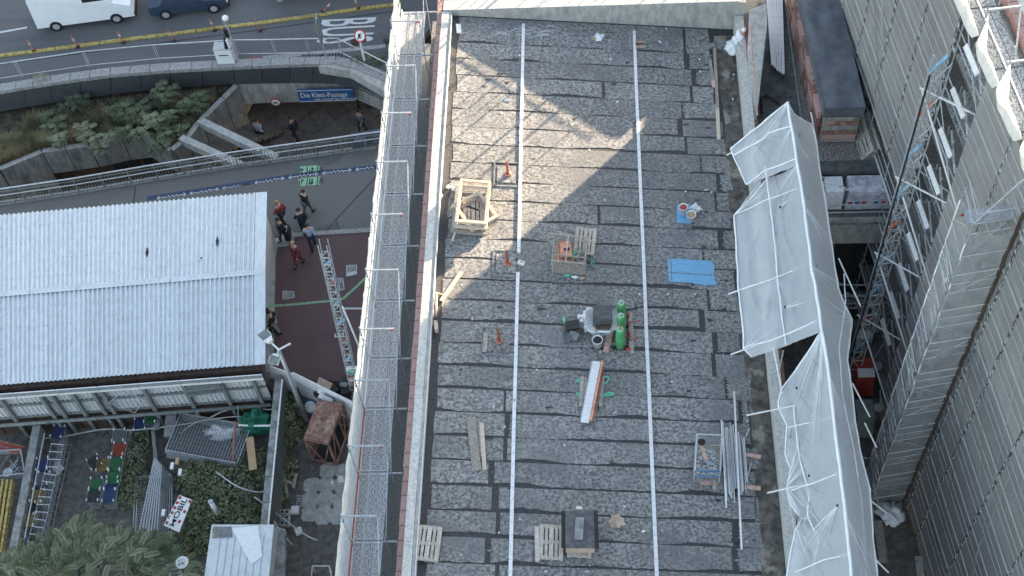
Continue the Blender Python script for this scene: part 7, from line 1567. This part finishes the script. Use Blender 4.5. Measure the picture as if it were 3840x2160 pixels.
# planks left of the strip
rquad([(1173, 1049), (1196, 1048), (1211, 1181), (1187, 1184)], .06, .045, mWoodG, 'plank', 'wide weathered plank left of the lower left strip', 'plank'); rquad([(1206, 1063), (1217, 1063), (1224, 1181), (1214, 1182)], .09, .05, mWood, 'plank', 'narrow pale plank just right of the wide weathered plank', 'plank'); rquad([(1201, 1068), (1206, 1068), (1214, 1150), (1209, 1150)], .06, .05, mWoodG, 'plank', 'thin dark plank tucked under the narrow pale plank', 'plank')
# top right planks and slabs
RB(((1797, 122), (1805, 270)), .10, .13, .05, mWoodG, 'plank', label='upper of two long planks end to end near the right side', cat='plank'); RB(((1804, 262), (1808, 350)), .06, .15, .05, mWood, 'plank', label='lower long plank overlapping the upper one', cat='plank')
RB(((1786, 151), (1794, 206)), .06, .12, .05, mWoodG, 'plank', label='short plank left of the long planks', cat='plank'); RB(((1793, 203), (1797, 220)), .06, .15, .06, mWoodP, 'offcut', label='pink offcut at the foot of the short plank', cat='offcut')
rquad([(1760, 122), (1811, 97), (1820, 107), (1767, 130)], .05, .03, mConcD, 'slab', 'grey slab lying slanted near the far right of the roof', 'slab'); rquad([(1800, 112), (1824, 100), (1836, 108), (1812, 126)], .03, .02, mConcD, 'slab', 'darker slab half under the slanted grey slab', 'slab')
# crouching worker in white
wk = person('worker in a white hooded overall crouching in the far right corner of the roof', R(1852, 128, .02), -1.2, mBag, mBag, mWhite, .12, .15, .8, True)
t = thing('white_sack', 'white crumpled sack beside the crouching worker', 'sack', R(1843, 124)); g = MB(); g.blob(R(1843, 118, .22), (.32, .34, .28), 4, 12, .3); g.build('sack_body', mBag, t, True); g = MB(); g.blob(R(1858, 135, .1), (.10, .28, .08), 6, 8, .3); g.build('loose_fold', mBag, t, True)
rquad([(1845, 138), (1862, 134), (1866, 160), (1846, 162)], .022, .004, mBrown, 'wet_patch', 'brown wet stain below the crouching worker', 'stain')
RB(((1877, 62), (1880, 150)), 1.0, .04, .10, mRed, 'red_rail', label='red and white marked rail standing at the far right corner', cat='rail')
g = MB(); g.tube([P(1888, 60, .9), P(1893, 150, .5), P(1906, 290, .1)], .03, 6); g.build('pale_tube', mWoodP, None, label='long pinkish tube leaning along the right parapet', cat='tube', base=P(1888, 60, .9))
# scrap near the top
q = R(1507, 92, .08); g = MB(); g.blob(q, (.20, .16, .09), 3, 9, .6); g.build('paper_heap', mBag, None, True, 'crumpled white and tan paper near the far wall', 'paper', base=q)
q = R(1494, 97, .05); g = MB(); g.box(q, (.2, .1, .06), Matrix.Rotation(.3, 3, 'Z')); g.build('offcut', mTan, None, label='small tan offcut left of the crumpled paper', cat='offcut', base=q)
t = thing('open_box', 'small open pinkish cardboard box near the far end of the right strip', 'box', R(1611, 112)); q = R(1611, 112, .08)
for dx, dy, a, b_ in ((0, .13, .4, .02), (0, -.13, .4, .02), (.2, 0, .02, .26), (-.2, 0, .02, .26)): g = MB(); g.box(q + V((dx, dy, 0)), (a, b_, .12)); g.build('side', mCard, t)
g = MB(); g.box(q + V((0, 0, -.05)), (.4, .26, .02)); g.build('bottom', mRust, t)
for i, (u, v, s_, l) in enumerate(((1275, 252, .12, 'white folded scrap in the sunlit upper left'), (1261, 284, .05, 'tiny white scrap on the sunlit roof'), (1660, 105, .09, 'white scrap right of the open box'), (1676, 72, .05, 'small pale scrap under the far wall'), (1553, 256, .06, 'white scrap above the middle of the sunlit patch'), (1536, 148, .05, 'pale scrap between the strips at the top'), (1133, 462, .04, 'tiny scrap by the white blobs'), (1510, 885, .05, 'scrap below the bucket'), (1378, 795, .04, 'thin scrap left of the green sling'), (1619, 1336, .07, 'white scrap right of the cardboard near the bottom'), (1255, 1340, .04, 'small white speck near the left pallet'), (1540, 1165, .09, 'small brown stick in the middle of the lower roof'), (1770, 1140, .05, 'pale chip left of the tubes'), (1880, 1060, .04, 'pale chip near the canopy edge'), (1690, 960, .05, 'pale chip right of the strip'), (1420, 1120, .04, 'pale chip on the lower roof'), (1350, 930, .04, 'pale chip beside the strip'), (1160, 930, .05, 'dark chip left of the planks'))):
    q = R(u, v, .03); g = MB(); g.box(q, (s_ * 1.6, s_, .02), Matrix.Rotation(i * 1.1, 3, 'Z') @ Matrix.Rotation(.25, 3, 'X')); g.build('litter', mWhite if i not in (11, 17) else mBrown, None, label=l, cat='litter', base=q)
# cardboard
t = thing('flattened_cardboard', 'crumpled flattened cardboard right of the black-topped stack', 'cardboard', R(1552, 1312)); q = R(1552, 1311, .06); pts = []
for k in range(14): a_ = 2 * math.pi * k / 14; r_ = .27 * (1 + .25 * ((k % 2) * 2 - 1) * .6 + .1 * math.sin(k * 5)); pts.append(q + V((r_ * math.cos(a_), r_ * math.sin(a_) * .9, .02 * math.sin(k * 3))))
g = MB(); g.prism(pts, .04); g.build('sheet', mCard, t); g = MB(); g.bar(q + V((-.08, .12, .03)), q + V((.08, .18, .03)), .05, .03); g.bar(q + V((-.16, -.06, .03)), q + V((-.02, -.12, .03)), .04, .03); g.build('fold', mWoodP, t, kind='stuff')
# black topped stack
t = thing('felt_roll_stack', 'black-topped stack of roofing felt with a grey board on it, standing on a pallet', 'stack', R(1457, 1361, .16)); q = [R(1413, 1300, .16), R(1504, 1300, .16), R(1507, 1392, .16), R(1413, 1392, .16)]
g = MB(); g.prism([p + V((0, 0, .36)) for p in (q[0] + V((.14, 0, 0)), q[1] + V((-.14, 0, 0)), q[2] + V((-.14, .02, 0)), q[3] + V((.14, .02, 0)))], .36); g.build('felt_block', mCard, t)
g = MB(); g.prism([p + V((0, .03, .40)) for p in (q[0], q[1], q[2], q[3])], .035); g.build('black_sheet', mBlack, t)
g = MB(); g.prism([p + V((0, 0, .415)) for p in (q[0] + V((.13, .02, .01)), q[1] + V((-.13, .02, .01)), q[2] + V((-.13, -.0, .01)), q[3] + V((.13, -.0, .01)))], .012); g.build('mesh_cover', mFelt, t)
c = sum(q, V()) / 4 + V((0, .02, .47)); g = MB(); g.box(c + V((-.02, .0, 0)), (.28, .78, .06), Matrix.Rotation(-.06, 3, 'Z')); g.build('board', mConcD, None, label='grey board lying on top of the black-topped stack', cat='board', base=c)
g = MB(); g.box(R(1457, 1279, .1), (.2, .1, .12)); g.build('white_cup', mWhite, None, label='small white tub behind the black-topped stack', cat='tub', base=R(1457, 1279, .1))
RB(((1350, 1326), (1352, 1412)), .08, .14, .14, mPallet, 'loose_board', label='loose grey board along the left side of the left stacked pallet', cat='board')
# mesh bin and tube pile
mb2, b, T = meshbox('mesh_bin', 'blue-edged mesh bin of metal clamps left of the tube pile', 'mesh bin', [(1750, 1120), (1812, 1122), (1808, 1213), (1745, 1210)], .8, mGalv, .05, .14)
g = MB(); g.bar(T[3] + V((0, 0, .0)), T[2], .06, .05); g.bar(T[3].lerp(b[3], .5), T[2].lerp(b[2], .5), .05, .05); g.build('blue_front', cmat('bin_blue', (.10, .22, .42)), mb2, kind='stuff')
t = thing('clamp_heap', 'heap of small steel couplers and clamps filling the mesh bin', 'clamps', b[0]); g = MB()
for k in range(260): c = b[0].lerp(b[1], rnd.uniform(.06, .94)).lerp(b[3].lerp(b[2], rnd.uniform(.06, .94)), rnd.uniform(.3, .96)) + V((0, 0, rnd.uniform(.35, .5))); g.box(c, (.07, .05, .04), Matrix.Rotation(k, 3, 'Z') @ Matrix.Rotation(k * .7, 3, 'X'))
g.build('couplers', mGalv, t, kind='stuff')
c = b[0].lerp(b[2], .42) + V((-.12, 0, .6)); g = MB(); g.bar(c + V((-.05, .3, 0)), c + V((.12, -.3, 0)), .12, .04); g.build('board', mWoodP, None, label='pinkish board lying on the clamps in the mesh bin', cat='board', base=c)
c = b[0].lerp(b[2], .15) + V((.05, 0, .6)); g = MB(); g.lathe(c, [(.12, 0), (.13, .05), (.09, .12), (.03, .15)], 12); g.build('helmet', mBlack, None, True, 'dark round cap in the far corner of the mesh bin', 'cap', base=c)
for i in range(17):
    x = 1815 + 3.55 * i + rnd.uniform(-.6, .6); v0 = 1060 + rnd.uniform(-12, 14) + 2.2 * i; v1 = 1265 - 2.2 * i + rnd.uniform(-24, 16); h = .10 + .06 * (i % 2) + .05 * (i % 3 == 0)
    g = MB(); g.tube([R(x, v0, h), R(x + 11 + rnd.uniform(-2, 2), v1, h)], .026, 8); g.build('scaffold_tube', mGalv if i % 4 else mWhiteM, None, True, label='scaffold tube %s of the pile, counted from the mesh bin' % ['first', 'second', 'third', 'fourth', 'fifth', 'sixth', 'seventh', 'eighth', 'ninth', 'tenth', 'eleventh', 'twelfth', 'thirteenth', 'fourteenth', 'fifteenth', 'sixteenth', 'last'][i], cat='tube', group='scaffold tubes piled by the mesh bin', base=R(x, v0, h))
g = MB(); g.tube([R(1847, 985, .26), R(1866, 1382, .26)], .034, 8); g.build('long_tube', mWhiteM, None, True, 'one very long white tube lying over the tube pile', 'tube', base=R(1847, 985, .26))
for (a, b_, l) in (((1872, 1143), (1914, 1150), 'upper pinkish bearer sticking out right of the tube pile'), ((1872, 1224), (1913, 1229), 'lower pinkish bearer sticking out right of the tube pile')): RB((a, b_), .05, .13, .08, mWoodP, 'bearer', label=l, cat='timber bearer')
RB(((1762, 1212), (1806, 1218)), .05, .12, .08, mWoodP, 'bearer', label='pinkish bearer under the near side of the mesh bin', cat='timber bearer'); RB(((1795, 1208), (1797, 1232)), .10, .12, .06, mWoodG, 'offcut', label='short grey offcut below the mesh bin', cat='offcut')
for (a, b_, l) in (((1876, 1100), (1884, 1078), 'short stub tube slanting at the upper right of the pile'), ((1880, 1200), (1890, 1165), 'short stub tube slanting at the lower right of the pile')): g = MB(); g.tube([R(*a, .1), R(*b_, .12)], .03, 6); g.build('stub_tube', mGalv, None, label=l, cat='tube', base=R(*a, .1))
RB(((1880, 780), (1882, 740)), .3, .05, .3, mWoodG, 'board', label='grey board standing in the right gutter beside the canopy', cat='board')
# frayed tears and pale streaks on the membrane
t = thing('loose_board', 'pale board lying on the dark pad of the nearest vent pipe', 'board', R(1222, 858, .1)); g = MB(); g.bar(R(1222, 838, .10), R(1219, 885, .10), .16, .04); g.build('board_body', mWoodG, t)
g = MB(); q = R(1265, 882, .08); g.lathe(q, [(.07, 0), (.07, .03)], 12); g.build('cap', mFelt, None, False, 'round grey cap near the nearest vent pipe', 'cap', base=q)
g = MB()
for k in range(26):
    x = rnd.uniform(1180, 1860); v0 = 70 + (x - 1150) * .05 + rnd.uniform(0, 10); L = rnd.uniform(8, 26); a = R(x, v0, .022); b_ = R(x + rnd.uniform(-4, 4), v0 + L, .022); g.bar(a, b_, rnd.uniform(.01, .04), .004)
tag(g.build('lime_streaks', mConc, kind='stuff'))
g = MB()
for k in range(34):
    a = R(rnd.uniform(1320, 1460) - 60, rnd.uniform(62, 90), .024); b_ = a + V((rnd.uniform(-.8, .8), rnd.uniform(-.15, .15), 0)); b_.z = rz(b_.x) + .024; m_ = (a + b_) / 2 + V((0, rnd.uniform(-.2, .2), .0)); g.tube([a, m_, b_], .006, 4, False)
tag(g.build('torn_threads', mBag, kind='stuff'))
